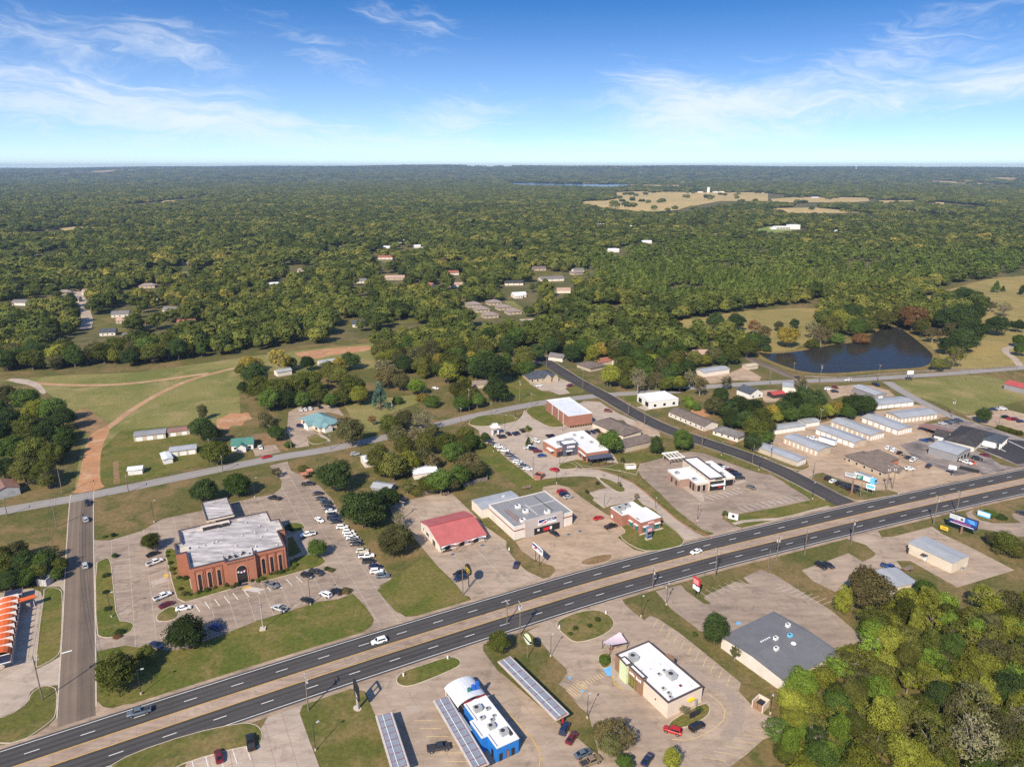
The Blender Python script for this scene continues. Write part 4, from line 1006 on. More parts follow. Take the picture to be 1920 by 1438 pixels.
for k, x in enumerate((11.9, 12.9, 13.9, 14.8, 16.2, 17.4, 18.7)):
    hvac(bank, x, 2.0 + (k % 3) * .6, BH - .9, .7, .7, .8, DARKST if k % 2 else ALU, False)
for x, y in ((4, 15), (6.2, 15.3), (9, 15.5), (10.5, 16), (14, 4.6), (3, 1.2), (20.4, 5.2), (22, 5.6), (28.8, 3.2), (19, 16), (23.5, 16), (26, 21), (25, 12), (16, 9.5), (22, 26), (29, 25), (27.5, 16.5)):
    vent(bank, x, y, BH - .9, .3, .8)
for x0, x1, y0, y1 in ((-1.5, 1.2, 15.2, 16.6), (30.8, 33, 14, 15.2)):
    pbox(bank, 'roof_ramp', CREAM, x0, x1, y0, y1, BH - .9, BH - .1)
for y in (15, 17.5):
    win(bank, 'R', y, y + 1.2, .6, 6.5, 33.4, 30, GLASS_M, BRICK)
can = thing('drive_through_canopy', 'flat grey canopy over the drive-through lanes behind the brick bank', 'canopy', g('R4', 350, 545, 4.6), R(29.5))
flat(can, rect(10.2, 17.5), 4.9, WHITEW, ROOFGREY, CAPDARK, .35, .3, 3.9, 'fascia')
MB().box(.3, 9.9, .3, 17.2, 3.85, 4.0).obj('soffit', WHITEW, can)
for x in (1.2, 5.0, 8.8):
    for y in (2.5, 9, 15.5): MB().box(x - .35, x + .35, y - .35, y + .35, 0, 3.9).obj('column', BRICK, can)
kio = thing('brick_kiosk', 'small salmon kiosk roof on posts at the bank lot entrance', 'kiosk', g('R4', 1080, 232), R(29))
for k, (x, y) in enumerate(((0, 0), (3.2, 2.6))):
    MB().box(x - 1.4, x + 1.4, y - 1.4, y + 1.4, 2.6, 2.95).obj('roof', mat('salmon_roof', (.50, .20, .13), .8), kio)
    MB().box(x - .3, x + .3, y - .3, y + .3, 0, 2.6).obj('post', BRICK, kio)

# ------------------------------------------------------------------ red-roofed store
red = thing('red_roof_store', 'cream store with a red metal roof and a colourful shopfront', 'store', sv(-26.8, 231.6, 4), R(28.0))
W_, D_ = 18.4, 18.6
mb = MB()
mb.poly([(0, 0, 0), (W_, 0, 0), (W_, 0, 3.3), (0, 0, 3.3)]); mb.poly([(W_, D_, 0), (0, D_, 0), (0, D_, 3.6), (W_, D_, 3.6)])
for s_ in (0, 1):
    x = W_ * s_; q = [(x, 0, 0), (x, D_, 0), (x, D_, 3.6), (x, D_ / 2, 5.8), (x, 0, 3.3)]
    mb.poly(q if s_ else q[::-1])
mb.obj('wall', WHITEW, red)
for y0, y1, za, zb in ((-1.9, 10.0, 3.25, 5.7), (9.8, D_ + .5, 5.95, 3.65)):
    r = MB(); a = [(-.4, y0, za), (W_ + .4, y0, za), (W_ + .4, y1, zb), (-.4, y1, zb)]
    t = [(p[0], p[1], p[2] + .18) for p in a]
    r.poly(t); r.poly(a[::-1])
    for i in range(4): r.poly([a[i], a[(i + 1) % 4], t[(i + 1) % 4], t[i]])
    r.obj('roof_slope', SEAMR, red)
MB().box(-.4, W_ + .4, 9.7, 10.1, 5.7, 5.98).obj('ridge_step', REDTRIM, red)
cols = [TEALG, BLACKP, PINKP, YELP, BLACKP, WHITEP, REDTRIM, GLASS_M, WHITEP]
for k in range(9):
    x = .5 + k * 1.95
    win(red, 'F', x, x + 1.8, .15 if k in (1, 4, 7) else .7, 2.6, W_, D_, cols[k], DARKST, 'shop_window' if k not in (1, 4, 7) else 'shop_door')
for k in range(3):                       # shallow arched valances
    v = MB(); n = 8; x0 = .2 + k * 6.1
    for i in range(n):
        a, c = i / n, (i + 1) / n
        v.poly([(x0 + 6 * a, -1.85, 3.2 - .1), (x0 + 6 * a, -1.85, 2.2 + .75 * math.sin(math.pi * a)), (x0 + 6 * c, -1.85, 2.2 + .75 * math.sin(math.pi * c)), (x0 + 6 * c, -1.85, 3.1)])
    v.obj('valance', [WHITEP, PINKP, WHITEP][k], red)
for x in (.3, 6.2, 12.3, 18.1):
    MB().tube((x, -1.7, 0), (x, -1.7, 3.2), .12, n=6).obj('post', SEAMRUST, red)
for u in (2.0, 5.5, 12):
    win(red, 'L', u, u + (1.0 if u < 5 else 3.0), 1.0 if u < 12 else .1, 2.4, W_, D_)
for k in range(4):
    MB().tube((1.2 + k * .9, -1.0, .35), (1.55 + k * .9, -1.0, .35), .42, n=10).obj('tyre_display', BLACKP, red)
# ------------------------------------------------------------------ auto parts store
abc = thing('auto_parts_store', 'white auto parts store with ribbed grey roof and red waist stripe', 'store', sv(.8, 240.0, 5.6), R(28.5))
flat(abc, rect(26.5, 21.4), 5.6, WHITEW, SEAMG, CAPWHITE, .35, .2)
MB().box(4.6, 21.8, -.5, .9, 0, 6.9).obj('front_panel', GREYP, abc)
for x0, x1 in ((0, 4.6), (21.8, 26.5)):
    MB().box(x0 - .04, x1, -.05, 0, 3.7, 4.1).obj('stripe', REDTRIM, abc)
MB().box(-.05, 0, 0, 21.4, 3.7, 4.1).obj('stripe', REDTRIM, abc); MB().box(26.5, 26.55, 0, 21.4, 3.7, 4.1).obj('stripe', REDTRIM, abc)
for k in range(6):
    x = 8.6 + k * 1.95
    o = pbox(abc, 'shop_window', DARKST, x, x + 1.9, -.56, -.5, .2, 3.0)
    MB().box(x + .1, x + 1.8, -.60, -.55, .5 if k else .25, 2.85).obj('pane', GLASS_M, o)
pbox(abc, 'poster', REDP, 12.7, 15.6, -.64, -.60, 1.0, 2.3); pbox(abc, 'poster', WHITEP, 15.7, 16.6, -.64, -.60, 1.0, 2.3); pbox(abc, 'poster', WHITEP, 10.0, 10.9, -.64, -.6, 1.6, 2.4)
sg = pbox(abc, 'wall_sign', WHITEP, 10.4, 18.6, -.68, -.5, 3.8, 6.2)
MB().box(10.5, 18.5, -.70, -.68, 4.9, 6.1).obj('blue_band', NAVYP, sg)
q = MB(); q.poly([(10.6, -.72, 4.1), (14.0, -.72, 4.4), (14.0, -.72, 5.2)]); q.obj('red_wedge', REDP, sg)
q = MB(); q.poly([(10.6, -.725, 4.5), (14.4, -.725, 5.3), (14.4, -.725, 5.9)]); q.obj('white_wedge', WHITEP, sg)
text(sg, 'ABC', (16.2, -.73, 5.15), FRONT, 1.7, WHITEP, .02)
text(sg, 'ABC', (16.24, -.72, 5.10), FRONT, 1.85, REDTRIM, .01)
for x, y in ((5.5, 3.0), (10.2, 9.2), (9.5, 14.2), (17.5, 4.6)):
    hvac(abc, x, y, 5.25, 2.0, 1.6, 1.1, WHITEM)
MB().box(13.2, 13.5, 5, 15, 5.25, 5.42).box(13.5, 26, 12.5, 12.8, 5.25, 5.42).obj('gas_pipe', ALU, abc)
MB().box(20.4, 20.6, 5, 20, 5.25, 5.5).obj('conduit', DARKST, abc)
for x in (3.4, 4.8): pbox(abc, 'rust_streak', SEAMRUST, x, x + .6, 3, 15, 5.255, 5.30)
# rear annex, roof lower
gable(abc, 18.5, 9.4, 4.2, .35, WHITEW, SEAMB, 'X', .15, x0=-3.2, y0=21.6)
hvac(abc, 9.5, 27, 4.7, 1.0, .8, .6, WHITEM)
# ------------------------------------------------------------------ small brick diner
sb = thing('brick_diner', 'small red-brick diner with white roof beside the highway', 'restaurant', sv(49.7, 244.8, 5), R(28.1))
flat(sb, [(0, 0), (9.8, 0), (9.8, 9.6), (8.2, 9.6), (8.2, 16), (-3.0, 16), (-3.0, 8.2), (0, 8.2)], 5.0, BRICK2, ROOFWHITE, CAPWHITE, .5, .3)
hvac(sb, -.2, 13, 4.5, 3.0, 1.9, 1.4); hvac(sb, 3.6, 14.0, 4.5, 2.4, 1.8, 1.3)
pbox(sb, 'plant_screen', ACM, -2.4, 5.4, 14.6, 14.9, 4.5, 5.7); pbox(sb, 'plant_screen', ACM, -2.4, -2.1, 9.5, 14.6, 4.5, 5.7)
for y in (3.0, 3.9): pbox(sb, 'roof_hatch', CAPDARK, 1.0, 1.5, y, y + .7, 4.5, 4.62)
for u in (1.0, 6.6):
    win(sb, 'F', u, u + 2.4, .4, 2.8, 9.8, 16, TEALG, DARKST); pbox(sb, 'awning', WHITEM, u - .2, u + 2.6, -1.0, 0, 2.9, 3.05)
for y0 in (1.6, 5.0):
    o = pbox(sb, 'window', DARKST, -.06, .02, y0, y0 + 1.9, .4, 2.8); MB().box(-.09, -.05, y0 + .12, y0 + 1.78, .5, 2.7).obj('pane', TEALG, o)
    pbox(sb, 'awning', WHITEM, -.9, 0, y0 - .2, y0 + 2.1, 2.9, 3.05)
pbox(sb, 'foundation_strip', KERB, -.9, 10.8, -.9, -.001, 0, .14)
pbox(sb, 'wall_sign', PINKP, 3.4, 6.3, -.12, -.02, 3.5, 4.3); pbox(sb, 'drive_through_poster', WHITEP, -3.08, -3.0, 14.2, 15.4, 1.0, 2.2)
# ------------------------------------------------------------------ drive-in restaurant with blue walls
bl = thing('drive_in_kitchen', 'long drive-in kitchen with bright blue walls and white equipment-covered roof', 'restaurant', sv(-3.6, 135.3, 4.3), R(30.5))
flat(bl, [(0, 0), (6.1, 0), (6.1, 17), (-.2, 17), (-.2, 10.8), (-1.6, 10.8), (-1.6, 4.6), (0, 4.6)], 4.3, BLUEW, ROOFWHITE, CAPWHITE, .35, .25)
for x, y, s_ in ((2.0, 13.6, 2.0), (4.4, 12.5, 1.0), (1.6, 10.4, 1.1), (3.5, 8.6, .9), (2.2, 6.6, 1.7), (4.6, 9.6, .8), (3.9, 3.4, 2.0)):
    hvac(bl, x, y, 3.95, s_, s_ * .8, s_ * .6, ACM)
pbox(bl, 'roof_hatch', DARKST, 4.9, 5.6, 2.0, 4.0, 3.95, 4.5)
for u in (.6, 2.6, 4.0): win(bl, 'F', u, u + .95, .1, 2.3, 6.1, 17, BROWNW if u == 2.6 else GLASS_M, DARKST, 'service_door')
win(bl, 'L', 14.3, 15.4, .1, 2.3, 6.1, 17, GLASS_M, DARKST, 'service_door')
for x0, x1 in ((-.3, 2.2), (3.4, 6.2)): pbox(bl, 'red_sign_band', REDTRIM, x0, x1, 16.9, 17.25, 3.6, 4.75)
bl_sub = pbox(bl, 'side_deck', STEEL, -4.4, -1.8, 9.2, 16.2, 3.0, 3.15)
for y in (9.4, 12.6, 16.0): MB().tube((-4.2, y, 0), (-4.2, y, 3.0), .1, n=6).obj('post', STEEL, bl_sub)
pbox(bl, 'awning', BLUEP, 6.1, 7.3, 12.4, 14.2, 2.8, 2.95)
arch = thing('arched_patio_roof', 'white barrel-vaulted metal patio roof at the end of the blue drive-in', 'patio roof', g('R6', 1000, 745, 3.4), R(30.5))
r = MB(); n = 12; rw = 8.6
for i in range(n):
    a, c = math.pi * (.12 + .76 * i / n), math.pi * (.12 + .76 * (i + 1) / n)
    p = lambda t: (rw / 2 - math.cos(t) * rw / 2 / math.cos(math.pi * .12), 2.0 + 2.2 * math.sin(t))
    for o_, sgn in ((0, 1), (-.12, -1)):
        q = [(p(a)[0], .2, p(a)[1] + o_), (p(c)[0], .2, p(c)[1] + o_), (p(c)[0], 8.4, p(c)[1] + o_), (p(a)[0], 8.4, p(a)[1] + o_)]
        r.poly(q if sgn > 0 else q[::-1])
    r.poly([(p(a)[0], .2, p(a)[1] - .12), (p(c)[0], .2, p(c)[1] - .12), (p(c)[0], .2, p(c)[1]), (p(a)[0], .2, p(a)[1])])
    r.poly([(p(c)[0], 8.4, p(c)[1] - .12), (p(a)[0], 8.4, p(a)[1] - .12), (p(a)[0], 8.4, p(a)[1]), (p(c)[0], 8.4, p(c)[1])])
r.obj('vault', SEAMW, arch)
for x, y in ((.3, .6), (.3, 8.0), (8.3, .6), (8.3, 8.0)): MB().tube((x, y, 0), (x, y, 2.9), .12, n=6).obj('post', WHITEM, arch)
for k in range(3): pbox(arch, 'bench', STEEL, -.9, -.3, 1 + k * 2.2, 2.6 + k * 2.2, .3, .5)
fn = thing('blue_tower_sign', 'blue and green fin sign standing on the white vaulted patio roof', 'sign', g('R6', 1130, 610, 4.0) + (3.9,), R(30.5))
for k, (x, m_) in enumerate(((-1.2, TEALG), (0, BLUEP), (1.2, BLUEP))):
    MB().prism([(x - .45, -.3), (x + .45, -.3), (x + .45, .3), (x - .45, .3)], 0, 1.3 + .5 * k).obj('fin', m_, fn)
def canopy(label, f, A, B, D, z, cells):
    e = thing('carport_canopy', label, 'canopy', *fr(f, A, B, D, z)[:2], group='long steel drive-in canopies')
    _, _, w, d = fr(f, A, B, D, z)
    w = 4.3
    MB().box(0, w, 0, d, z - .5, z - .12).obj('frame', KERB, e)
    for k in range(cells):
        y0 = .3 + k * (d - .6) / cells
        MB().box(.62, w - .62, y0 + .1, y0 + (d - .6) / cells - .1, z - .12, z - .05).obj('roof_panel', STEEL, e)
    MB().box(.3, w - .3, .2, d - .2, z - .12, z - .09).obj('deck', REDTRIM, e); MB().box(.12, .5, .1, d - .1, z - .12, z - .06).box(w - .5, w - .12, .1, d - .1, z - .12, z - .06).obj('gutter', ALU, e)
    MB().tube((w * .42, .4, z + .02), (w * .42, d - .4, z + .02), .08, n=6).obj('conduit', WHITEM, e)
    for k in range(cells):
        MB().tube((w * .5, .6 + k * (d - 1.2) / (cells - 1), 0), (w * .5, .6 + k * (d - 1.2) / (cells - 1), z - .5), .11, n=6).obj('post', DARKST, e)
        if k % 2 == 0: MB().box(w * .5 + .3, w * .5 + .7, .4 + k * (d - 1.2) / (cells - 1), .9 + k * (d - 1.2) / (cells - 1), .6, 2.0).obj('order_board', REDP, e)
    return e
canopy('middle drive-in canopy with grey panels and red gutters beside the blue kitchen', 'R6', (1125, 1290), (1235, 1245), (675, 735), 3.4, 10)
canopy('drive-in canopy nearest the lawn and the empty frame sign', 'R6', (430, 1300), (560, 1260), (155, 865), 3.4, 8)
canopy('pale drive-in canopy along the grass strip right of the blue kitchen', 'R6', (1840, 865), (1925, 820), (1365, 350), 3.4, 8)
# ------------------------------------------------------------------ donut / quick-service building
dk = thing('quick_service_restaurant', 'pale stucco quick-service restaurant with white roof and brown and green entrance', 'restaurant', sv(40.0, 149.4, 5), R(29.7))
flat(dk, rect(12.0, 21.8), 5.0, PINKW, ROOFWHITE, CAPDARK, .5, .3, capw=.14)
flat(dk, [(-.5, 9.6), (.9, 9.6), (.9, 15.4), (-.5, 15.4)], 5.7, BROWNW, ROOFWHITE, CAPDARK, .3, .2, name='entrance_tower')
flat(dk, [(-1.3, 15.5), (.7, 15.5), (.7, 18.8), (-1.0, 18.8)], 6.1, GREENW, ROOFWHITE, CAPDARK, .4, .2, name='green_tower')
MB().box(-.10, .0, 18.9, 21.9, 0, 5.0).obj('brown_wall_panel', BROWNW, dk); MB().box(0, 3.0, 21.8, 21.9, 0, 5.0).obj('brown_wall_panel', BROWNW, dk)
for k in range(3):
    o = pbox(dk, 'entrance_pane_frame', DARKST, -.58, -.5, 12.0 + k * 1.1, 13.05 + k * 1.1, .1, 3.0); MB().box(-.62, -.57, 12.08 + k * 1.1, 12.97 + k * 1.1, .5 if k else .2, 2.9).obj('pane', GREENGL, o)
sg = MB()
for k in range(9):                      # white wall lettering, too small in the photograph to read
    if k == 4: continue
    y = 10.1 + k * .55
    sg.box(-.62, -.52, y, y + .36, 3.9, 4.5 + .2 * (k % 3 == 0))
sg.obj('wall_lettering', WHITEP, dk); pbox(dk, 'red_accent', REDP, -.62, -.52, 12.3, 12.5, 3.9, 4.8)
for x, y, s_ in ((3.4, 18.2, 2.5), (7.6, 7.2, 2.6)): hvac(dk, x, y, 4.5, s_ * .72, s_, 1.5)
for x, y in ((5.2, 9.4), (7.4, 9.8), (2.5, 4.6), (2.6, 2.6), (2.0, 1.2)): hvac(dk, x, y, 4.5, .9, .9, .7, ALU)
for x, y in ((4.5, 12.5), (8.2, 12.6), (2.2, 13.2), (10.2, 3.4), (9.6, 2.0), (10.8, 2.6)): vent(dk, x, y, 4.5)
pbox(dk, 'roof_hatch', REDTRIM, 7.2, 7.9, 3.2, 3.9, 4.5, 4.7)
for x, z in ((1.8, 2.6), ): pbox(dk, 'wall_lamp', DARKST, -.25, -.02, 4.4, 4.7, z, z + .3)
pbox(dk, 'menu_awning', YELP, 6.6, 8.8, -.9, -.02, 2.9, 3.05)
MB().tube((9.7, -.4, 0), (9.7, -.4, 2.2), .35, n=8).obj('gas_tank', STEEL, dk)
pbox(dk, 'drive_through_window', BROWNW, 12.0, 13.0, 12, 14.5, 0, 5.4)
ss = thing('shade_sail', 'pale pink shade sail on posts beside the quick-service restaurant', 'shade sail', g('R7', 553, 437, 2.8), R(29.7))
def sail(x0, y0, x1, y1):
    m_ = MB(); n = 6
    P_ = lambda i, j: (x0 + (x1 - x0) * i / n, y0 + (y1 - y0) * j / n, 2.9 + .65 * (((2 * i / n - 1) * (2 * j / n - 1))))
    for i in range(n):
        for j in range(n): m_.poly([P_(i, j), P_(i + 1, j), P_(i + 1, j + 1), P_(i, j + 1)])
    return m_
o = sail(0, 0, 6.4, 3.6).obj('sail', mat('pink_fabric', (.62, .50, .54), .9, .05, .6), ss)
sol = o.modifiers.new('thickness', 'SOLIDIFY'); sol.thickness = .03
for x, y, z in ((0, 0, 3.6), (6.4, 0, 2.3), (6.4, 3.6, 3.6), (0, 3.6, 2.3)): MB().tube((x, y, 0), (x, y, max(3.0, z) + .2), .09, n=6).obj('post', DARKST, ss)
for k in range(2): pbox(ss, 'picnic_table', SEAMRUST, 1.0 + k * 2.6, 2.6 + k * 2.6, 1.4, 2.2, .6, .72)
def enclosure(name, label, f, A, B, D, z, wall, gate, cat='enclosure'):
    o_, a_, w, d = fr(f, A, B, D, z)
    e = thing(name, label, cat, o_, a_)
    MB().box(0, .25, 0, d, 0, z).box(w - .25, w, 0, d, 0, z).box(.25, w - .25, d - .25, d, 0, z).obj('wall', wall, e)
    for k in (0, 1): MB().box(.3 + k * (w / 2 - .25), w / 2 - .05 + k * (w / 2 - .25), .02, .12, .1, z - .1).obj('gate', gate, e)
    b_ = MB().box(.8, w - .8, 1.0, d - .7, .1, 1.4).obj('dumpster', DARKST, e)
    MB().box(.75, w - .75, .95, d - .65, 1.4, 1.5).obj('lid', BLACKP, b_)
    return e
enclosure('dumpster_enclosure', 'brown-gated dumpster enclosure at the edge of the thicket', 'R7', (1576, 815), (1655, 860), (1640, 775), 2.2, PINKW, BROWNW)
enclosure('dumpster_enclosure', 'square red-brick dumpster enclosure beside the restaurant lot', 'S1', (710, 855), (775, 870), (755, 825), 2.2, BRICK2, BRICK2)
enclosure('dumpster_enclosure', 'pale block dumpster enclosure below the tree thicket by the side street', 'R2', (243, 165), (308, 170), (295, 128), 2.6, mat('pale_block', (.46, .45, .47), .85, .1, .8), ALU)
enclosure('dumpster_enclosure', 'white-walled dumpster enclosure behind the pharmacy lot', 'S2', (546, 255), (640, 250), (560, 235), 2.0, CREAM, WHITEM)
# ------------------------------------------------------------------ brick restaurant with slate panel
br = thing('brick_restaurant', 'brick restaurant with slate-blue entrance block and white roof', 'restaurant', sv(35.7, 313.3, 5), R(20.0))
flat(br, [(0, 0), (11.6, 0), (11.6, 28), (7.5, 28), (3.8, 28.4), (-13.6, 22.4), (-11.3, 10.6), (-7.6, 11.6), (0, 11.6)], 5.0, brickmat('rust_brick', (.38, .15, .085), (.29, .11, .07), (.35, .20, .14)), ROOFWHITE, CAPWHITE, .45, .3)
flat(br, [(-7.7, 10.4), (.1, 10.4), (.1, 15.5), (-7.7, 15.5)], 6.3, SLATEB, ROOFWHITE, SLATEB, .5, .3, name='entrance_block')
sgn = pbox(br, 'wall_sign', WHITEP, -5.8, -1.6, 10.25, 10.38, 4.3, 5.4); MB().box(-5.7, -4.5, 10.2, 10.24, 4.4, 5.3).obj('pink_panel', PINKP, sgn)
text(sgn, 'ATTIT', (-3.0, 10.22, 4.85), FRONT, .9, NAVYP, .01)
pbox(br, 'awning', WHITEM, -6.4, -3.0, 9.3, 10.4, 2.9, 3.1); win(br, 'F', -5.9, -3.6, .1, 2.7, 0, 0, GLASS_M, DARKST, 'entrance_door').location = (0, 10.4, 0)
for u in (1.0, 2.6, 6.2): 
    o = pbox(br, 'window', DARKST, -.08, .02, u, u + 1.3, .3, 2.9); MB().box(-.11, -.07, u + .1, u + 1.2, .4, 2.8).obj('pane', GLASS_M, o)
pbox(br, 'awning', WHITEM, -.9, -.02, .8, 8.0, 3.0, 3.15)
for u in (.6, 3.4, 6.2, 9.0): win(br, 'F', u, u + 2.2, .2, 2.9, 11.6, 28, GLASS_M, DARKST)
pr = pbox(br, 'porch_roof', SLATEB, -.3, 11.9, -4.6, -.05, 3.3, 3.5)
for x in (0, 3.9, 7.8, 11.6): MB().tube((x, -4.3, 0), (x, -4.3, 3.3), .12, n=6).obj('post', DARKST, pr)
for x, y, a_, c_ in ((-8.2, 16.8, 5.5, 1.3), (-3.2, 18.4, 4.5, 1.3), (-8.6, 14.6, 1.2, 3.0)): pbox(br, 'plant_screen', ACM, x, x + a_, y, y + c_, 4.55, 5.6)
for x, y in ((4.5, 24), (6.5, 19), (8.4, 12), (-2, 20)): hvac(br, x, y, 4.55, 1.4, 1.0, .8)
lw = pbox(br, 'side_awning', WHITEM, -14.0, -11.8, 12, 17.5, 3.0, 3.15)
for k in range(3):
    o = pbox(br, 'window', DARKST, -10.9 + k * 1.1, -9.9 + k * 1.1, 10.46 + k * .3, 10.56 + k * .3, .3, 2.8)
br2 = thing('gallery_building', 'large windowless red-brick block with bright white flat roof', 'building', sv(30.5, 360.4, 6.5), R(20.9))
flat(br2, rect(14.6, 30), 6.6, BRICK2, SEAMW, CAPWHITE, .25, .3)
for y in (6.5, 13.0, 21.5): pbox(br2, 'downpipe', WHITEM, -.14, 0, y, y + .3, 0, 6.4)
for k in range(9): pbox(br2, 'shrub_planter', mat('dark_hedge', (.03, .045, .015), .95, .2, 2), .8 + k * 1.55, 1.6 + k * 1.55, -1.0, -.3, 0, .8)
# ------------------------------------------------------------------ pharmacy-like brick and cream building
ph = thing('medical_office', 'brick and cream medical office with stepped white flat roofs', 'building', sv(79.8, 281.3, 4.5), R(16.5))
flat(ph, [(0, 0), (6.5, 0), (6.5, 16.5), (-4.6, 16.5), (-4.6, 5.8), (0, 5.8)], 4.2, BRICK3, ROOFWHITE, CAPWHITE, .45, .3, capw=.25)
flat(ph, [(6.3, -1.0), (13.8, -1.0), (13.8, 22.5), (6.3, 22.5)], 6.0, CREAM, ROOFWHITE, CAPDARK, .3, .3, name='centre_block', capw=.35)
flat(ph, [(13.9, 1.2), (20.2, 1.2), (20.2, 20), (13.9, 20)], 4.2, BRICK3, ROOFWHITE, CAPWHITE, .45, .3, name='east_wing', capw=.25)
for x0, x1, y0, y1 in ((0, 6.5, -.12, 0), (-4.75, -4.6, 5.8, 16.5), (13.9, 20.3, 1.05, 1.2)): pbox(ph, 'cream_fascia', CREAM, x0, x1, y0, y1, 3.3, 4.3)
for u in (.8, 3.4): win(ph, 'F', u, u + 1.7, .2, 3.2, 6.5, 16)
for y in (1.0, 3.4): 
    o = pbox(ph, 'window', DARKST, -.07, .02, y, y + 1.4, .2, 3.2)
for y in (8.0, 12.0): o = pbox(ph, 'service_door', DARKST, -4.68, -4.6, y, y + 1.2, .1, 2.4)
o = pbox(ph, 'shopfront', DARKST, 6.5, 13.6, -1.1, -1.0, .1, 4.6)
for k in range(5): MB().box(6.7 + k * 1.38, 7.95 + k * 1.38, -1.14, -1.09, .3, 4.4).obj('pane', GLASS_M, o)
pbox(ph, 'entrance_canopy', WHITEM, 6.6, 13.5, -2.6, -1.15, 3.0, 3.2)
pbox(ph, 'window_poster', REDP, 10.6, 12.6, -1.22, -1.16, 1.2, 2.7)
pbox(ph, 'white_pillar', CAPWHITE, 13.4, 14.0, -1.4, -.9, 0, 5.2)
text(ph, 'PHARMACY', (10.6, -1.05, 5.35), FRONT, .8, BLACKP, .02) if False else pbox(ph, 'sign_band', BLACKP, 9.0, 12.4, -1.08, -1.0, 5.1, 5.5)
o = pbox(ph, 'dark_glazing', DARKST, 14.2, 19.6, 1.05, 1.2, .4, 3.2)
for k in range(4): MB().box(14.35 + k * 1.32, 15.55 + k * 1.32, 1.0, 1.06, .5, 3.1).obj('pane', GLASS_M, o)
for x, y in ((1.8, 4.2), (-2.2, 12.5), (16.5, 6.0), (16.2, 16.5)): hvac(ph, x, y, 3.75, 1.9, 1.4, 1.0)
for y in (2, 6, 10, 14): pbox(ph, 'wall_lamp', DARKST, 6.1, 6.3, y, y + .25, 4.6, 4.9)
pg = thing('drive_through_pergola', 'white slatted drive-through pergola behind the medical office', 'pergola', g('S2', 935, 190, 3.8), R(16.5))
for k in range(5): MB().box(0 + k * 1.9, .35 + k * 1.9, 0, 6.5, 3.5, 4.0).obj('slat', CAPWHITE, pg)
MB().box(-.3, 8.3, -.3, .1, 3.4, 4.1).box(-.3, 8.3, 6.4, 6.8, 3.4, 4.1).obj('beam', CAPWHITE, pg)
for x, y in ((.2, .3), (7.6, .3), (.2, 6.2), (7.6, 6.2)): MB().box(x, x + .4, y - .2, y + .2, 0, 3.4).obj('column', BRICK3, pg)
# ------------------------------------------------------------------ south-east buildings
gs = thing('grey_roof_store', 'low white block store with a dark ribbed metal roof by the thicket', 'store', *fr('R7', (1815, 672), (2196, 460), (1365, 350), 4.2)[:2])
_, _, w, d = fr('R7', (1815, 672), (2196, 460), (1365, 350), 4.2)
gable(gs, w, d, 3.8, .8, WHITEW, SEAMD, 'X', .3)
rb = MB()
for k in range(int(w / .75)):
    x = .2 + k * .75
    for y0, z0, y1, z1 in ((-.3, 3.95, d / 2, 4.77), (d / 2, 4.77, d + .3, 3.95)): rb.poly([(x, y0, z0), (x + .12, y0, z0), (x + .12, y1, z1), (x, y1, z1)]); rb.poly([(x, y0, z0 - .1), (x, y0, z0), (x, y1, z1), (x, y1, z1 - .1)]); rb.poly([(x + .12, y1, z1 - .1), (x + .12, y1, z1), (x + .12, y0, z0), (x + .12, y0, z0 - .1)])
tag(rb.obj('roof_ribs', mat('rib_light', (.24, .24, .25), .5, .15, .4), gs), kind='stuff')
for x, y, m_ in ((w * .34, d * .42, WHITEM), (w * .50, d * .56, WHITEM), (w * .70, d * .50, SKYP), (w * .86, d * .66, WHITEM)): hvac(gs, x, y, 4.5, 1.2, 1.0, 1.0, m_)
MB().dome(w * .62, d * .38, 4.7, .8, .8, .5).obj('satellite_dish', WHITEM, gs)
for k in range(5): pbox(gs, 'skylight_patch', WHITEM, w * .30 + k * .9, w * .30 + k * .9 + .45, d * .62, d * .62 + .5, 4.62, 4.72)
win(gs, 'L', 4, 5.1, .1, 2.3, w, d, WHITEM); win(gs, 'F', 3, 4.2, 1.0, 2.2, w, d)
ws = thing('white_workshop', 'white metal workshop with grey roof standing alone on its concrete pad', 'workshop', sv(153.4, 217.2, 4), R(29))
w, d = 10.0, 16.2
gable(ws, w, d, 4.0, .35, CREAM, SEAML, 'Y', .15)
win(ws, 'L', 6, 7.4, .1, 2.3, w, d, WHITEM, DARKST, 'door'); pbox(ws, 'awning', DARKST, -1.3, 0, 8.6, 10.6, 2.6, 2.75)
MB().tube((-.3, d - .3, 0), (-.3, d - .3, 2.2), .35, n=8).obj('gas_meter', DARKST, ws)
hvac(ws, w * .6, -.8, 0, 1.0, .9, .9, ACM)
pl = thing('white_plain_roof_shed', 'pale flat-roofed shed half hidden behind the bushy tree', 'shed', *fr('S5', (975, 925), (1160, 895), (960, 800), 3.0)[:2])
_, _, w, d = fr('S5', (975, 925), (1160, 895), (960, 800), 3.0)
gable(pl, max(8, w), max(10, d), 2.8, .4, CREAM, SEAML, 'Y', .3)
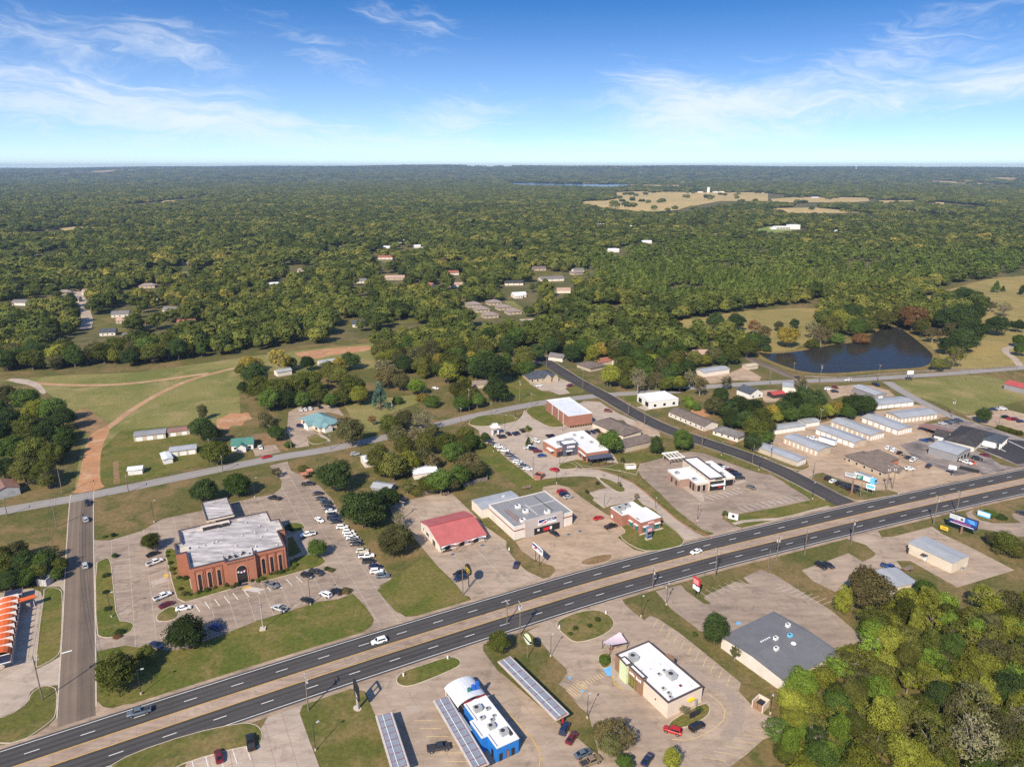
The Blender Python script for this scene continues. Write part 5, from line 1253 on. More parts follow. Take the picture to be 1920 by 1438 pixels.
# ------------------------------------------------------------------ simple gabled, shed and hip buildings
def simple(name, label, cat, f, A, B, D, z, kind, wall, roof, axis='X', rise=.8, doors=(), group=None, wins=None, size=None, trim=None, h=None, ov=.35):
    o_, a_, w, d = fr(f, A, B, D, z)
    if size: w, d = size
    e = thing(name, label, cat, o_, a_, group)
    hh = h or z
    if kind == 'gable': gable(e, w, d, hh, rise, wall, roof, axis, ov, trim=trim)
    elif kind == 'hip': hip(e, w, d, hh, rise, wall, roof, .6)
    else: flat(e, rect(w, d), hh, wall, roof, CAPWHITE, .25, .2)
    for side, n, dw, zz in doors:
        L = w if side in 'FB' else d
        st = L / n
        for k in range(n): rolldoor(e, side, k * st + (st - dw * st) / 2, k * st + (st + dw * st) / 2, zz, w, d)
    for side, n, dw, z0, z1 in (wins or ()):
        L = w if side in 'FB' else d; st = L / n
        for k in range(n): win(e, side, k * st + (st - dw * st) / 2, k * st + (st + dw * st) / 2, z0, z1, w, d)
    return e, w, d
SU = 'self-storage buildings'
simple('storage_building', 'storage building nearest the cross street with four white doors on its end', 'storage building', 'S3', (1225, 888), (1305, 858), (850, 745), 2.7, 'gable', TANW, SEAMB, 'Y', .55, [('F', 4, .8, 2.3)], SU)
simple('storage_building', 'storage building beside the parked white box trailer, with narrow side doors', 'storage building', 'S3', (1415, 792), (1530, 758), (1110, 670), 3.0, 'gable', TANW, SEAMB, 'Y', .8, [('L', 8, .35, 2.3), ('R', 6, .8, 2.4)], SU)
simple('storage_building', 'storage building with a carport at its near end behind the box trailer', 'storage building', 'S3', (1740, 720), (1850, 690), (1395, 590), 3.0, 'gable', TANW, SEAMB, 'Y', .8, [('L', 7, .8, 2.4)], SU)
simple('storage_building', 'pale arched-roof storage building in the middle of the storage rows', 'storage building', 'S4', (540, 655), (665, 625), (195, 520), 3.0, 'gable', TANW, SEAML, 'Y', .9, [('L', 8, .35, 2.3), ('F', 6, .8, 2.4)], SU)
simple('storage_building', 'long storage building in the fourth row with white doors down its side', 'storage building', 'S4', (790, 605), (915, 578), (445, 490), 3.0, 'gable', TANW, SEAMB, 'Y', .9, [('L', 6, .75, 2.4), ('F', 6, .8, 2.4)], SU)
simple('storage_building', 'storage building at the gravel lane with doors on two sides', 'storage building', 'S4', (810, 500), (1145, 460), (690, 445), 2.8, 'gable', TANW, SEAML, 'X', .8, [('F', 10, .55, 2.2), ('L', 5, .7, 2.2)], SU)
simple('storage_building', 'white-doored storage building at the back beside the big dark tree', 'storage building', 'S4', (580, 385), (930, 350), (600, 325), 2.6, 'gable', TANW, SEAML, 'X', .6, [('F', 6, .9, 2.2)], SU)
simple('storage_building', 'low storage shed with a run of white doors under the trees', 'storage building', 'S3', (1025, 605), (1300, 565), (1060, 555), 2.5, 'gable', WHITEW, SEAML, 'X', .4, [('F', 8, .9, 2.0)], SU)
simple('storage_building', 'short white storage shed at the end of the tree row', 'storage building', 'S3', (1300, 545), (1392, 530), (1290, 525), 2.5, 'gable', WHITEW, SEAML, 'X', .4, [('F', 3, .9, 2.0)], SU, size=(10, 6))
simple('metal_warehouse', 'grey metal warehouse near the pond road with parked cars beside it', 'warehouse', 'S4', (580, 292), (685, 280), (388, 215), 4.0, 'gable', GREYW, SEAML, 'Y', 1.0, [('F', 1, .4, 3.0)])
simple('metal_garage', 'small grey metal garage beside the red carport', 'garage', 'S3', (1092, 215), (1190, 225), (1100, 190), 4.0, 'gable', WHITEW, SEAML, 'X', 1.0, size=(14, 12))
fu, w, d = simple('brown_roof_office', 'tan and brick office with a large brown shingle roof beside the billboard', 'office', 'S4', (668, 985), (830, 945), (335, 832), 3.2, 'hip', STONE, SHINGLE, rise=3.2, wins=[('L', 5, .3, .8, 2.2)])
hip(fu, 9, 12, 3.2, 2.6, BRICK, SHINGLE, .5, x0=w - 1, y0=d * .38)
gable(fu, 5, 6, 3.0, 1.8, STONE, SHINGLE, 'Y', .3, x0=w * .45, y0=-3.0)
simple('tire_shop', 'dark-walled shop with a pale blue-grey gable roof on the black lot', 'shop', 'S4', (1320, 830), (1440, 775), (1112, 735), 4.0, 'gable', GREYW, SEAMB, 'Y', 1.0, wins=[('F', 4, .7, .2, 2.6)])
bk = thing('black_roof_restaurant', 'black-roofed restaurant with a white arched porch on the new blacktop', 'restaurant', sv(229.2, 326.5, 3.5), R(43))
hip(bk, 27, 13, 3.4, 2.6, WHITEW, SHINGLEB, .9)
hip(bk, 13, 6, 3.6, 1.6, CAPWHITE, NAVYR, .5, x0=13, y0=-6.2)
for k in range(5): pbox(bk, 'porch_column', CAPWHITE, 13.2 + k * 2.9, 13.9 + k * 2.9, -8.3, -7.6, 0, 3.5)
pbox(bk, 'porch_roof', NAVYR, 12.6, 26.6, -8.6, -6.3, 3.5, 3.75)
gable(bk, 6.5, 6, 3.4, 2.4, CAPWHITE, SHINGLEB, 'Y', .4, x0=2, y0=13)
cp = thing('long_carport', 'long rusty carport beside the black-roofed restaurant lot', 'carport', g('S4', 965, 568, 2.6), math.atan2(g('S4', 1175, 630, 2.6)[1] - g('S4', 965, 568, 2.6)[1], g('S4', 1175, 630, 2.6)[0] - g('S4', 965, 568, 2.6)[0]))
pbox(cp, 'roof', SEAMRUST, 0, 24, 0, 8, 2.6, 2.8)
for k in range(6): MB().tube((.6 + k * 4.5, .5, 0), (.6 + k * 4.5, .5, 2.6), .12, n=6).obj('post', DARKST, cp)
for k in range(6): MB().tube((.6 + k * 4.5, 7.5, 0), (.6 + k * 4.5, 7.5, 2.6), .12, n=6).obj('post', DARKST, cp)
simple('barn', 'long red-roofed barn at the right edge of the roadside meadow', 'barn', 'S4', (1745, 190), (1935, 235), (1760, 155), 3.5, 'gable', GREYW, seam('barn_red_roof', (.42, .08, .07), 'X', .8, metal=0.0), 'X', 1.6, size=(30, 11))
# houses along the cross street
simple('ranch_house', 'long brown-roofed ranch house beside the cross street', 'house', 'S3', (385, 575), (512, 545), (75, 440), 2.7, 'gable', WHITEW, SHINGLE, 'Y', 1.8, wins=[('L', 7, .3, .8, 2.0)])
simple('ranch_house', 'short grey-brown house next along the cross street from the long ranch house', 'house', 'S3', (690, 672), (740, 650), (512, 605), 2.7, 'hip', WHITEW, SHINGLEG, rise=1.8, wins=[('L', 4, .3, .8, 2.0)], size=(8.5, 15))
simple('townhouse_office', 'brown-roofed office with stepped gables behind the big round tree', 'house', 'S1', (1560, 485), (1665, 455), (1330, 370), 3.2, 'hip', PINKW, SHINGLE, rise=2.6, size=(13, 24))
simple('long_brown_house', 'low brick house with a long brown roof between two round trees', 'house', 'S1', (1570, 600), (1835, 540), (1570, 520), 3.0, 'gable', STONE, SHINGLE, 'X', 2.0)
wsb, w, d = simple('white_modern_shop', 'white flat-roofed shop on the corner of the back road and cross street', 'shop', 'S6', (1570, 670), (1800, 642), (1525, 600), 4.5, 'flat', CAPWHITE, ROOFWHITE, wins=[('F', 3, .3, 1.0, 2.8), ('L', 2, .5, .4, 3.4)])
pbox(wsb, 'roof_skylight', WHITEM, w * .3, w * .55, d * .5, d * .75, 4.25, 4.5)
sh, w, d = simple('stone_house', 'stone house with a dark blue-black roof and white car in front', 'house', 'S6', (580, 480), (800, 460), (620, 420), 3.0, 'hip', STONE, NAVYR, rise=2.8, wins=[('F', 5, .35, .6, 2.2)])
gable(sh, 5, 5, 3.2, 2.6, STONE, NAVYR, 'Y', .3, x0=w * .5, y0=-2.5); gable(sh, 4, 4, 3.0, 2.2, STONE, NAVYR, 'Y', .3, x0=w * .82, y0=-2)
simple('house', 'brown hip-roofed house beside the tall yellow-green tree', 'house', 'S6', (1080, 395), (1165, 378), (1010, 355), 2.8, 'hip', STONE, SHINGLE, rise=2.2, size=(14, 15))
simple('house', 'small grey-roofed house half hidden at the far end of the cross street', 'house', 'S6', (850, 315), (880, 300), (800, 285), 2.8, 'gable', WHITEW, SHINGLEG, 'Y', 2.0, size=(9, 12))
simple('house', 'white house with grey roof among trees right of the yellow-green tree', 'house', 'S6', (1330, 360), (1430, 345), (1320, 320), 3.2, 'gable', WHITEW, SHINGLEG, 'X', 1.8)
simple('house', 'red-roofed wing behind the brown hip-roofed house', 'house', 'S6', (1150, 350), (1210, 340), (1130, 325), 2.8, 'gable', STONE, SHINGLER, 'X', 1.8, size=(12, 9))
simple('farm_shop', 'low white building with red base stripe near the pond road', 'shop', 'S3', (385, 90), (615, 55), (375, 50), 3.2, 'gable', WHITEW, SEAML, 'X', .8)
simple('shelter', 'small cream-roofed open shelter beside the pond road', 'shelter', 'S3', (780, 35), (860, 25), (785, 18), 2.5, 'gable', TANW, mat('cream_roof', (.5, .42, .3), .8), 'X', .6, size=(9, 6))
simple('cottage', 'white cottage with a slate roof beside the red carport', 'house', 'S3', (800, 285), (915, 265), (765, 225), 3.2, 'gable', CAPWHITE, NAVYR, 'Y', 2.6, wins=[('F', 2, .3, .8, 2.0)])
simple('carport', 'small red-roofed carport sheltering a car', 'carport', 'S3', (1010, 290), (1095, 280), (1020, 262), 2.4, 'gable', DARKST, seam('carport_red', (.45, .07, .06), 'X', .5, metal=0), 'X', .8, size=(9, 6))
# left side
simple('garage_shed', 'grey-roofed shed with three white doors in the field', 'shed', 'R1', (948, 525), (1172, 500), (945, 490), 2.8, 'gable', TANW, SEAMG, 'X', .8, [('F', 3, .62, 2.2)])
simple('garage_shed', 'striped-roof shed with two white doors beside the grey-roofed shed', 'shed', 'R1', (1187, 495), (1345, 475), (1185, 468), 2.6, 'gable', TANW, SEAMRUST, 'X', .6, [('F', 2, .5, 2.0)])
simple('garage_shed', 'blue-grey roofed garage with three white doors near the back road', 'shed', 'R1', (1203, 632), (1390, 608), (1198, 600), 2.8, 'gable', TANW, SEAMB, 'X', .8, [('F', 3, .8, 2.2)])
simple('lean_to', 'narrow pale lean-to standing left of the blue-grey garage', 'shed', 'R1', (1160, 690), (1200, 682), (1152, 625), 2.4, 'gable', WHITEM, SEAMW, 'Y', .3, size=(4, 10))
simple('white_shed', 'small white hut in the grass beside the back road', 'shed', 'R1', (905, 765), (968, 758), (902, 735), 2.5, 'gable', CAPWHITE, SEAMW, 'X', .8, size=(6, 4.5))
simple('old_barn', 'weathered barn with a rusty roof at the left edge', 'barn', 'R1', (-60, 930), (40, 905), (-40, 830), 3.5, 'gable', mat('grey_boards', (.40, .40, .40), .9, .15, .6), SEAMRUST, 'Y', 1.6, size=(10, 11))
tl, w, d = simple('clinic', 'clinic with a teal hip roof and parking in front', 'clinic', 'S8', (715, 805), (880, 760), (620, 725), 3.0, 'hip', PINKW, SEAMT, rise=3.4, wins=[('F', 3, .4, .6, 2.2), ('L', 3, .4, .6, 2.2)])
gable(tl, 4.5, 4, 2.8, 1.6, CAPWHITE, SEAMT, 'Y', .3, x0=w * .12, y0=-3.0); gable(tl, 4, 4.5, 2.8, 1.6, CAPWHITE, SEAMT, 'X', .3, x0=-3, y0=d * .35)
ct, w, d = simple('green_roof_cottage', 'white cottage with a green metal roof and porch by the back road', 'house', 'R1', (1640, 590), (1795, 575), (1600, 545), 2.8, 'gable', CAPWHITE, SEAMGR, 'X', 1.8, wins=[('F', 3, .4, .6, 2.0)])
gable(ct, 4.5, 3.5, 2.6, 1.5, CAPWHITE, SEAMGR, 'Y', .3, x0=w * .25, y0=-3.2)
for x in (w * .27, w * .25 + 4.3): pbox(ct, 'porch_post', CAPWHITE, x, x + .2, -3.1, -2.9, 0, 2.4)
simple('hidden_house', 'white house mostly hidden under the olive trees', 'house', 'R4', (1500, 60), (1560, 140), (1460, 0), 3.0, 'gable', WHITEW, SEAMW, 'Y', 1.4, size=(8, 14))
simple('metal_roof_outbuilding', 'outbuilding with a weathered white metal roof between the trees', 'shed', 'R5', (370, 190), (480, 175), (370, 135), 2.6, 'gable', WHITEW, SEAMW, 'X', .9, size=(11, 9))
simple('garden_shed', 'grey-roofed garden shed at the edge of the round dark tree', 'shed', 'R5', (60, 280), (170, 295), (80, 245), 2.6, 'gable', GREYW, SEAML, 'X', .9, size=(9, 6))
simple('house', 'grey metal-roofed house buried in the grove above the clinic', 'house', 'S8', (400, 395), (490, 380), (360, 350), 3.0, 'gable', WHITEW, SEAML, 'X', 1.2, size=(10, 7))
simple('house', 'second metal-roofed house in the grove near the dirt clearing', 'house', 'S8', (720, 325), (830, 310), (700, 290), 3.0, 'gable', WHITEW, SEAML, 'X', 1.2, size=(12, 7))
simple('brick_shed', 'low brown-roofed house behind the roadside oaks', 'house', 'S6', (125, 530), (205, 525), (110, 500), 2.6, 'gable', STONE, SHINGLET, 'X', 1.2, size=(14, 9))
# car wash
cw = thing('car_wash_tunnel', 'orange barrel-roofed car wash bay at the left edge', 'car wash', g('Y6', 30, 880), math.atan2(*(lambda p, q: (q[1] - p[1], q[0] - p[0]))(g('Y6', 30, 880), g('Y6', 100, 430))))
for k in range(9):
    r = MB(); n = 8
    for i in range(n):
        a, c = math.pi * i / n, math.pi * (i + 1) / n
        x0, x1 = -14 + k * 3.6, -14 + k * 3.6 + 3.45
        q = lambda t, x: (x, -.8 + 2.8 * math.cos(t), 2.6 + 2.0 * math.sin(t))
        r.poly([q(a, x0), q(a, x1), q(c, x1), q(c, x0)]); 
    r.obj('roof_bay', ORANGEP, cw)
    MB().box(-14 + k * 3.6 + 3.45, -14 + k * 3.6 + 3.6, -3.7, 2.1, 2.5, 4.7).obj('rib', CAPWHITE, cw)
MB().box(-14, 18.4, -3.6, 2.0, 0, 2.6).obj('wall', GREYP, cw)
vc = thing('vacuum_canopy', 'row of dark blue shade panels over the vacuum bays by the orange car wash', 'canopy', g('Y6', -85, 1290), math.atan2(*(lambda p, q: (q[1] - p[1], q[0] - p[0]))(g('Y6', 110, 1260), g('Y6', 255, 370))))
L = math.dist(g('Y6', 110, 1260), g('Y6', 255, 370)); nn = 10
for k in range(nn):
    pbox(vc, 'shade_panel', mat('navy_fabric', (.025, .03, .06), .8, .1, .5), k * L / nn + .12, (k + 1) * L / nn - .12, -4.6, .2, 2.85, 2.92)
    MB().tube((k * L / nn, -4.7, 2.9), (k * L / nn, .3, 3.0), .14, n=6).obj('beam', CAPWHITE, vc)
    MB().tube((k * L / nn, .0, 0), (k * L / nn, .0, 2.9), .12, n=6).obj('post', CAPWHITE, vc)
MB().tube((0, -4.7, 2.9), (L, -4.7, 2.9), .14, n=6).obj('edge_rail', SEAMRUST, vc)
for lab, f, x, y in (('orange pay-lane canopy at the entrance of the car wash, nearer the tunnel', 'Y6', 150, 540), ('orange pay-lane canopy at the entrance of the car wash, beside the grass', 'Y6', 345, 500)):
    e = thing('pay_canopy', lab, 'canopy', g(f, x, y), R(38))
    o = MB().box(-2.3, 2.3, -1.0, 1.0, 3.6, 3.85).obj('roof', ORANGEP, e); MB().tube((1.5, 0, 0), (1.5, 0, 3.6), .2, n=6).obj('post', GREYP, e)
    pbox(e, 'pay_kiosk', GREYP, -.6, .4, -.4, .4, 0, 1.8)
# white drive-up canopy
wc = thing('atm_canopy', 'tall white canopy on pillars in the bank drive-up lane near the back road', 'canopy', g('S1', 345, 480), R(20))
pbox(wc, 'roof', CAPWHITE, -2.5, 2.5, -1.8, 1.8, 4.2, 5.0); pbox(wc, 'roof_upper', CAPWHITE, -1.5, 1.5, -1.2, 1.2, 5.0, 6.2)
for x in (-1.9, 1.3): pbox(wc, 'pillar', CAPWHITE, x, x + .7, -.5, .5, 0, 4.2)
# ------------------------------------------------------------------ houses among the trees
_u = 'first second third fourth fifth sixth seventh eighth ninth tenth eleventh twelfth thirteenth fourteenth fifteenth sixteenth seventeenth eighteenth nineteenth'.split()
ORD = _u + [w for t in 'twent thirt fort fift sixt sevent eight ninet'.split() for w in [t + 'ieth'] + [t + 'y-' + x for x in _u[:9]]]
ROOFS = dict(g=SHINGLEG, t=SHINGLET, b=SHINGLE, r=SHINGLER, n=NAVYR, k=SHINGLEB, w=SEAMW, p=mat('pink_tan_roof', (.40, .27, .21), .9, .1, .5))
HS_ = [(118, 562, 'g', 15, 9, 10, 'grey-roofed house by the residential street at far left'), (106, 549, 't', 14, 9, 20, 'tan-roofed house behind the grey-roofed one at far left'),
 (208, 590, 'g', 15, 10, 15, 'white gabled house with grey roof facing the residential street'), (217, 601, 'p', 11, 7, 5, 'salmon-roofed front wing of the white gabled house'),
 (186, 624, 'n', 12, 9, 15, 'slate-roofed house in front of the street end'), (228, 632, 'g', 14, 7, 5, 'low grey house half hidden by the front trees'),
 (331, 606, 'r', 15, 9, 10, 'rust-roofed white house at the wood edge on the left'), (260, 536, 't', 18, 10, 5, 'pale tan roof deep in the left woods'),
 (346, 494, 't', 18, 10, 10, 'tan house roof high in the left woods'), (122, 470, 'w', 28, 12, 5, 'long white roof far back in the left woods'),
 (640, 463, 't', 16, 12, 30, 'two-storey tan house far back in the centre woods'), (602, 481, 'g', 14, 9, 20, 'grey roof just left of the tan two-storey house'),
 (709, 483, 'r', 22, 12, 0, 'wide red-roofed house in the centre woods'), (728, 494, 'g', 24, 10, -5, 'long grey roof below the red-roofed house'),
 (722, 521, 'p', 24, 9, 5, 'pinkish low roof in the centre woods'), (771, 516, 'n', 15, 10, 10, 'blue-grey roof in the centre woods'), (789, 534, 'r', 14, 9, -20, 'small red roof right of the blue-grey one'),
 (668, 527, 'g', 12, 8, 10, 'small grey roof behind the golden trees'), (661, 608, 'n', 11, 9, 15, 'dark-roofed white cottage above the dirt clearing'),
 (878, 572, 't', 14, 12, 20, 'back-left taupe hip roof of the housing cluster'), (893, 581, 't', 14, 12, 20, 'middle-left taupe hip roof of the housing cluster'), (909, 592, 't', 14, 12, 20, 'front-left taupe hip roof of the housing cluster'),
 (917, 568, 't', 14, 12, 20, 'back-right taupe hip roof of the housing cluster'), (935, 577, 't', 14, 12, 20, 'middle-right taupe hip roof of the housing cluster'), (953, 585, 't', 14, 12, 20, 'front-right taupe hip roof of the housing cluster'),
 (1000, 504, 'b', 18, 11, 10, 'tan house behind the large grey roof'), (1015, 524, 'g', 30, 14, 15, 'large grey roof on the far side of the housing cluster'), (1076, 512, 't', 18, 10, 30, 'tan roof right of the large grey roof'),
 (966, 555, 'w', 9, 7, 20, 'small white shed behind the housing cluster'), (947, 531, 'k', 22, 9, 5, 'low dark roof left of the large grey roof'), (1178, 677, 'g', 12, 9, 10, 'grey roof in the trees right of the far street'),
 (1303, 665, 'p', 12, 9, 10, 'pinkish roof in the trees near the pond'), (1333, 667, 'n', 14, 9, 12, 'teal-grey roof beside the pond trees'), (1263, 668, 'r', 11, 8, 15, 'rust roof in the woods left of the pond'),
 (1550, 434, 'w', 26, 12, 5, 'small white hall beside the school'), (1122, 422, 'w', 20, 14, 20, 'white house far back right of centre'), (1205, 454, 'w', 18, 10, 10, 'pale house far back in the right woods'), (1143, 470, 'w', 16, 9, 0, 'tiny white roof in the right woods')]
for X, Y, rf, w, d, a, lab in HS_:
    x, y = at(X, Y, 3.0)
    e = thing('house', lab, 'house', (x, y), R(a))
    wl = WHITEW if rf in 'gnkrw' else STONE
    (hip if rf in 't' else lambda *k: gable(*k, 'X'))(e, w, d, 3.0, 2.4, wl, ROOFS[rf])
    if Y > 480:
        for k in range(3): win(e, 'F', w * (.15 + .3 * k), w * (.15 + .3 * k) + 1.3, .8, 2.0, w, d)
for k, (f, x, y, rf) in enumerate((('Q1', 25, 262, 'w'), ('Q1', 380, 268, 'w'), ('Q1', 500, 302, 't'), ('Q1', 660, 292, 'w'), ('Q1', 510, 346, 't'), ('Q1', 575, 342, 'p'), ('Q1', 1385, 292, 'w'), ('Q1', 1690, 290, 'w'), ('Q1', 1900, 366, 't'), ('Q1', 1530, 390, 't'), ('Q2', 60, 288, 'w'), ('Q2', 265, 340, 'p'), ('Q2', 1575, 246, 'w'), ('Q2', 1070, 652, 'w'), ('Q2', 1190, 690, 'w'), ('Q2', 945, 698, 'w'), ('Q3', 850, 542, 'w'), ('Q3', 725, 718, 'w'), ('Q3', 1325, 508, 'w'), ('Q3', 1490, 606, 't'), ('Q4', 330, 322, 'w'), ('Q4', 620, 582, 'p'), ('Q5', 85, 430, 'g'), ('Q5', 610, 350, 'p'), ('Q5', 1110, 395, 'b'), ('Q5', 1215, 485, 'g'), ('Q5', 1580, 175, 'w'), ('Q6', 310, 270, 't'), ('Q6', 75, 380, 'w'), ('Q6', 1440, 290, 'r'), ('Q6', 1460, 380, 'p'), ('Q7', 790, 272, 'g'), ('Q7', 660, 420, 'p'), ('Q7', 330, 455, 'w'))):
    z_ = 3.0; x, y = g(f, x, y, z_); s_ = 1 + max(0, y - 1200) / 1800
    e = thing('house', f'small {dict(w="white", t="tan", p="pinkish", g="grey", b="brown", r="red")[rf]} roof among the distant woods, number from the left to be set', 'house', (x, y, hill(x, y)), R(rnd.uniform(-10, 30)))
    gable(e, 15 * s_, 9 * s_, 3.2, 2.2, WHITEW, ROOFS[rf], 'X')
FH = sorted((o for o in C.objects if str(o.get('label', '')).endswith('to be set')), key=lambda o: o.location.x / o.location.y); fc = {}
for o in FH:
    k = o['label'].split(' roof')[0]; fc[k] = fc.get(k, -1) + 1; o['label'] = f'{k} roof among the distant woods, {ORD[fc[k]]} of them from the left'; o['group'] = 'distant houses in the woods'
sc = thing('school_building', 'large white building on the far hill beside the bright green field', 'school', at(1455, 426, 6), R(6))
for x, y, w, d, h in ((0, 0, 34, 16, 7), (34, 4, 26, 16, 10), (-9, 3, 9, 10, 5)):
    flat(sc, rect(w, d, x, y), h, CAPWHITE, ROOFWHITE, CAPWHITE, .3, .3)
for k in range(9): pbox(sc, 'window', GLASS_M, 2 + k * 3.6, 4 + k * 3.6, -.15, 0, 1, 5)
fb = thing('farm_buildings', 'white farm silo and sheds on the distant golden field', 'farm', at(1328, 362, 0), R(5))
MB().tube((0, 0, 0), (0, 0, 26), 8, n=12).obj('silo', CAPWHITE, fb); MB().dome(0, 0, 26, 8, 8, 5).obj('silo_cap', WHITEM, fb)
for x in (-60, 25, 60): MB().box(x, x + 28, -6, 8, 0, 8).obj('shed', WHITEW, fb)
wt = thing('water_tower', 'tiny pale tower on the far horizon', 'tower', (*at(1574, 322, 0), 0) if False else (5200, 11200, hill(5200, 11200)), 0)
MB().tube((0, 0, 0), (0, 0, 55), 5, n=8).obj('stem', WHITEM, wt); MB().dome(0, 0, 55, 14, 14, 12).obj('tank', WHITEM, wt)
# ------------------------------------------------------------------ vehicles
CARP, nb, bs = newmat('car_paint')
oi = nb.n('ShaderNodeObjectInfo')
nb.l(oi.outputs['Color'], bs.inputs['Base Color'])
bs.inputs['Roughness'].default_value = .32; bs.inputs['Specular IOR Level'].default_value = .5
bs.inputs['Coat Weight'].default_value = .5; bs.inputs['Coat Roughness'].default_value = .08
TYRE = mat('tyre_rubber', (.022, .022, .023), .9, .1, 2)
RIM = mat('wheel_rim', (.40, .40, .41), .4, .1, 2, .4, metal=.6)
LAMPW, nb, bs = newmat('headlight_glass'); bs.inputs['Base Color'].default_value = (.75, .75, .72, 1); bs.inputs['Roughness'].default_value = .1
LAMPR, nb, bs = newmat('tail_light_glass'); bs.inputs['Base Color'].default_value = (.35, .015, .015, 1); bs.inputs['Roughness'].default_value = .15
CARGL, nb, bs = newmat('car_glass'); bs.inputs['Base Color'].default_value = (.012, .014, .017, 1); bs.inputs['Roughness'].default_value = .05; bs.inputs['Specular IOR Level'].default_value = .6
def loft(mb, st):
    """st: (x, zbot, ztop, halfwidth)"""
    rings = []
    for x, zb, zt, w in st:
        n = len(mb.v)
        mb.v += [(x, -w * .9, zb), (x, -w, zb + (zt - zb) * .35), (x, -w * .985, zt - (zt - zb) * .2), (x, -w * .86, zt), (x, w * .86, zt), (x, w * .985, zt - (zt - zb) * .2), (x, w, zb + (zt - zb) * .35), (x, w * .9, zb)]
        rings.append(n)
    for a, c in zip(rings, rings[1:]):
        for i in range(8):
            j = (i + 1) % 8
            mb.f.append((a + i, c + i, c + j, a + j)); mb.m.append(0)
    mb.f.append(tuple(rings[0] + i for i in range(8))); mb.m.append(0)
    mb.f.append(tuple(rings[-1] + 7 - i for i in range(8))); mb.m.append(0)
SPEC = {
 'sedan': dict(L=4.75, st=[(-2.37, .42, .78, .74), (-2.28, .30, .96, .84), (-1.7, .26, 1.02, .90), (-.6, .24, .98, .92), (.6, .24, .97, .92), (1.3, .26, .93, .90), (2.0, .28, .80, .86), (2.32, .34, .66, .76), (2.38, .42, .56, .66)],
               cab=[(-1.85, 1.3, .80, .97), (-1.0, .32, .62, 1.43)], wx=(-1.42, 1.42), r=.33, tk=.90),
 'suv': dict(L=4.75, st=[(-2.36, .45, .95, .80), (-2.30, .34, 1.12, .90), (-1.5, .30, 1.15, .94), (.3, .30, 1.12, .94), (1.1, .30, 1.10, .93), (1.9, .34, .98, .89), (2.28, .38, .82, .80), (2.36, .46, .7, .7)],
             cab=[(-2.28, 1.15, .86, 1.10), (-1.95, .42, .70, 1.70)], wx=(-1.4, 1.42), r=.37, tk=.93),
 'pickup': dict(L=5.8, st=[(-2.9, .55, .98, .88), (-2.85, .45, 1.12, .94), (-.75, .42, 1.12, .96), (-.70, .40, 1.14, .96), (1.2, .40, 1.14, .96), (1.9, .42, 1.12, .95), (2.7, .44, 1.02, .90), (2.86, .48, .86, .82)],
                cab=[(-.72, 1.62, .86, 1.13), (-.55, .98, .72, 1.82)], wx=(-1.85, 1.85), r=.41, tk=.94),
}
PROTO = {}
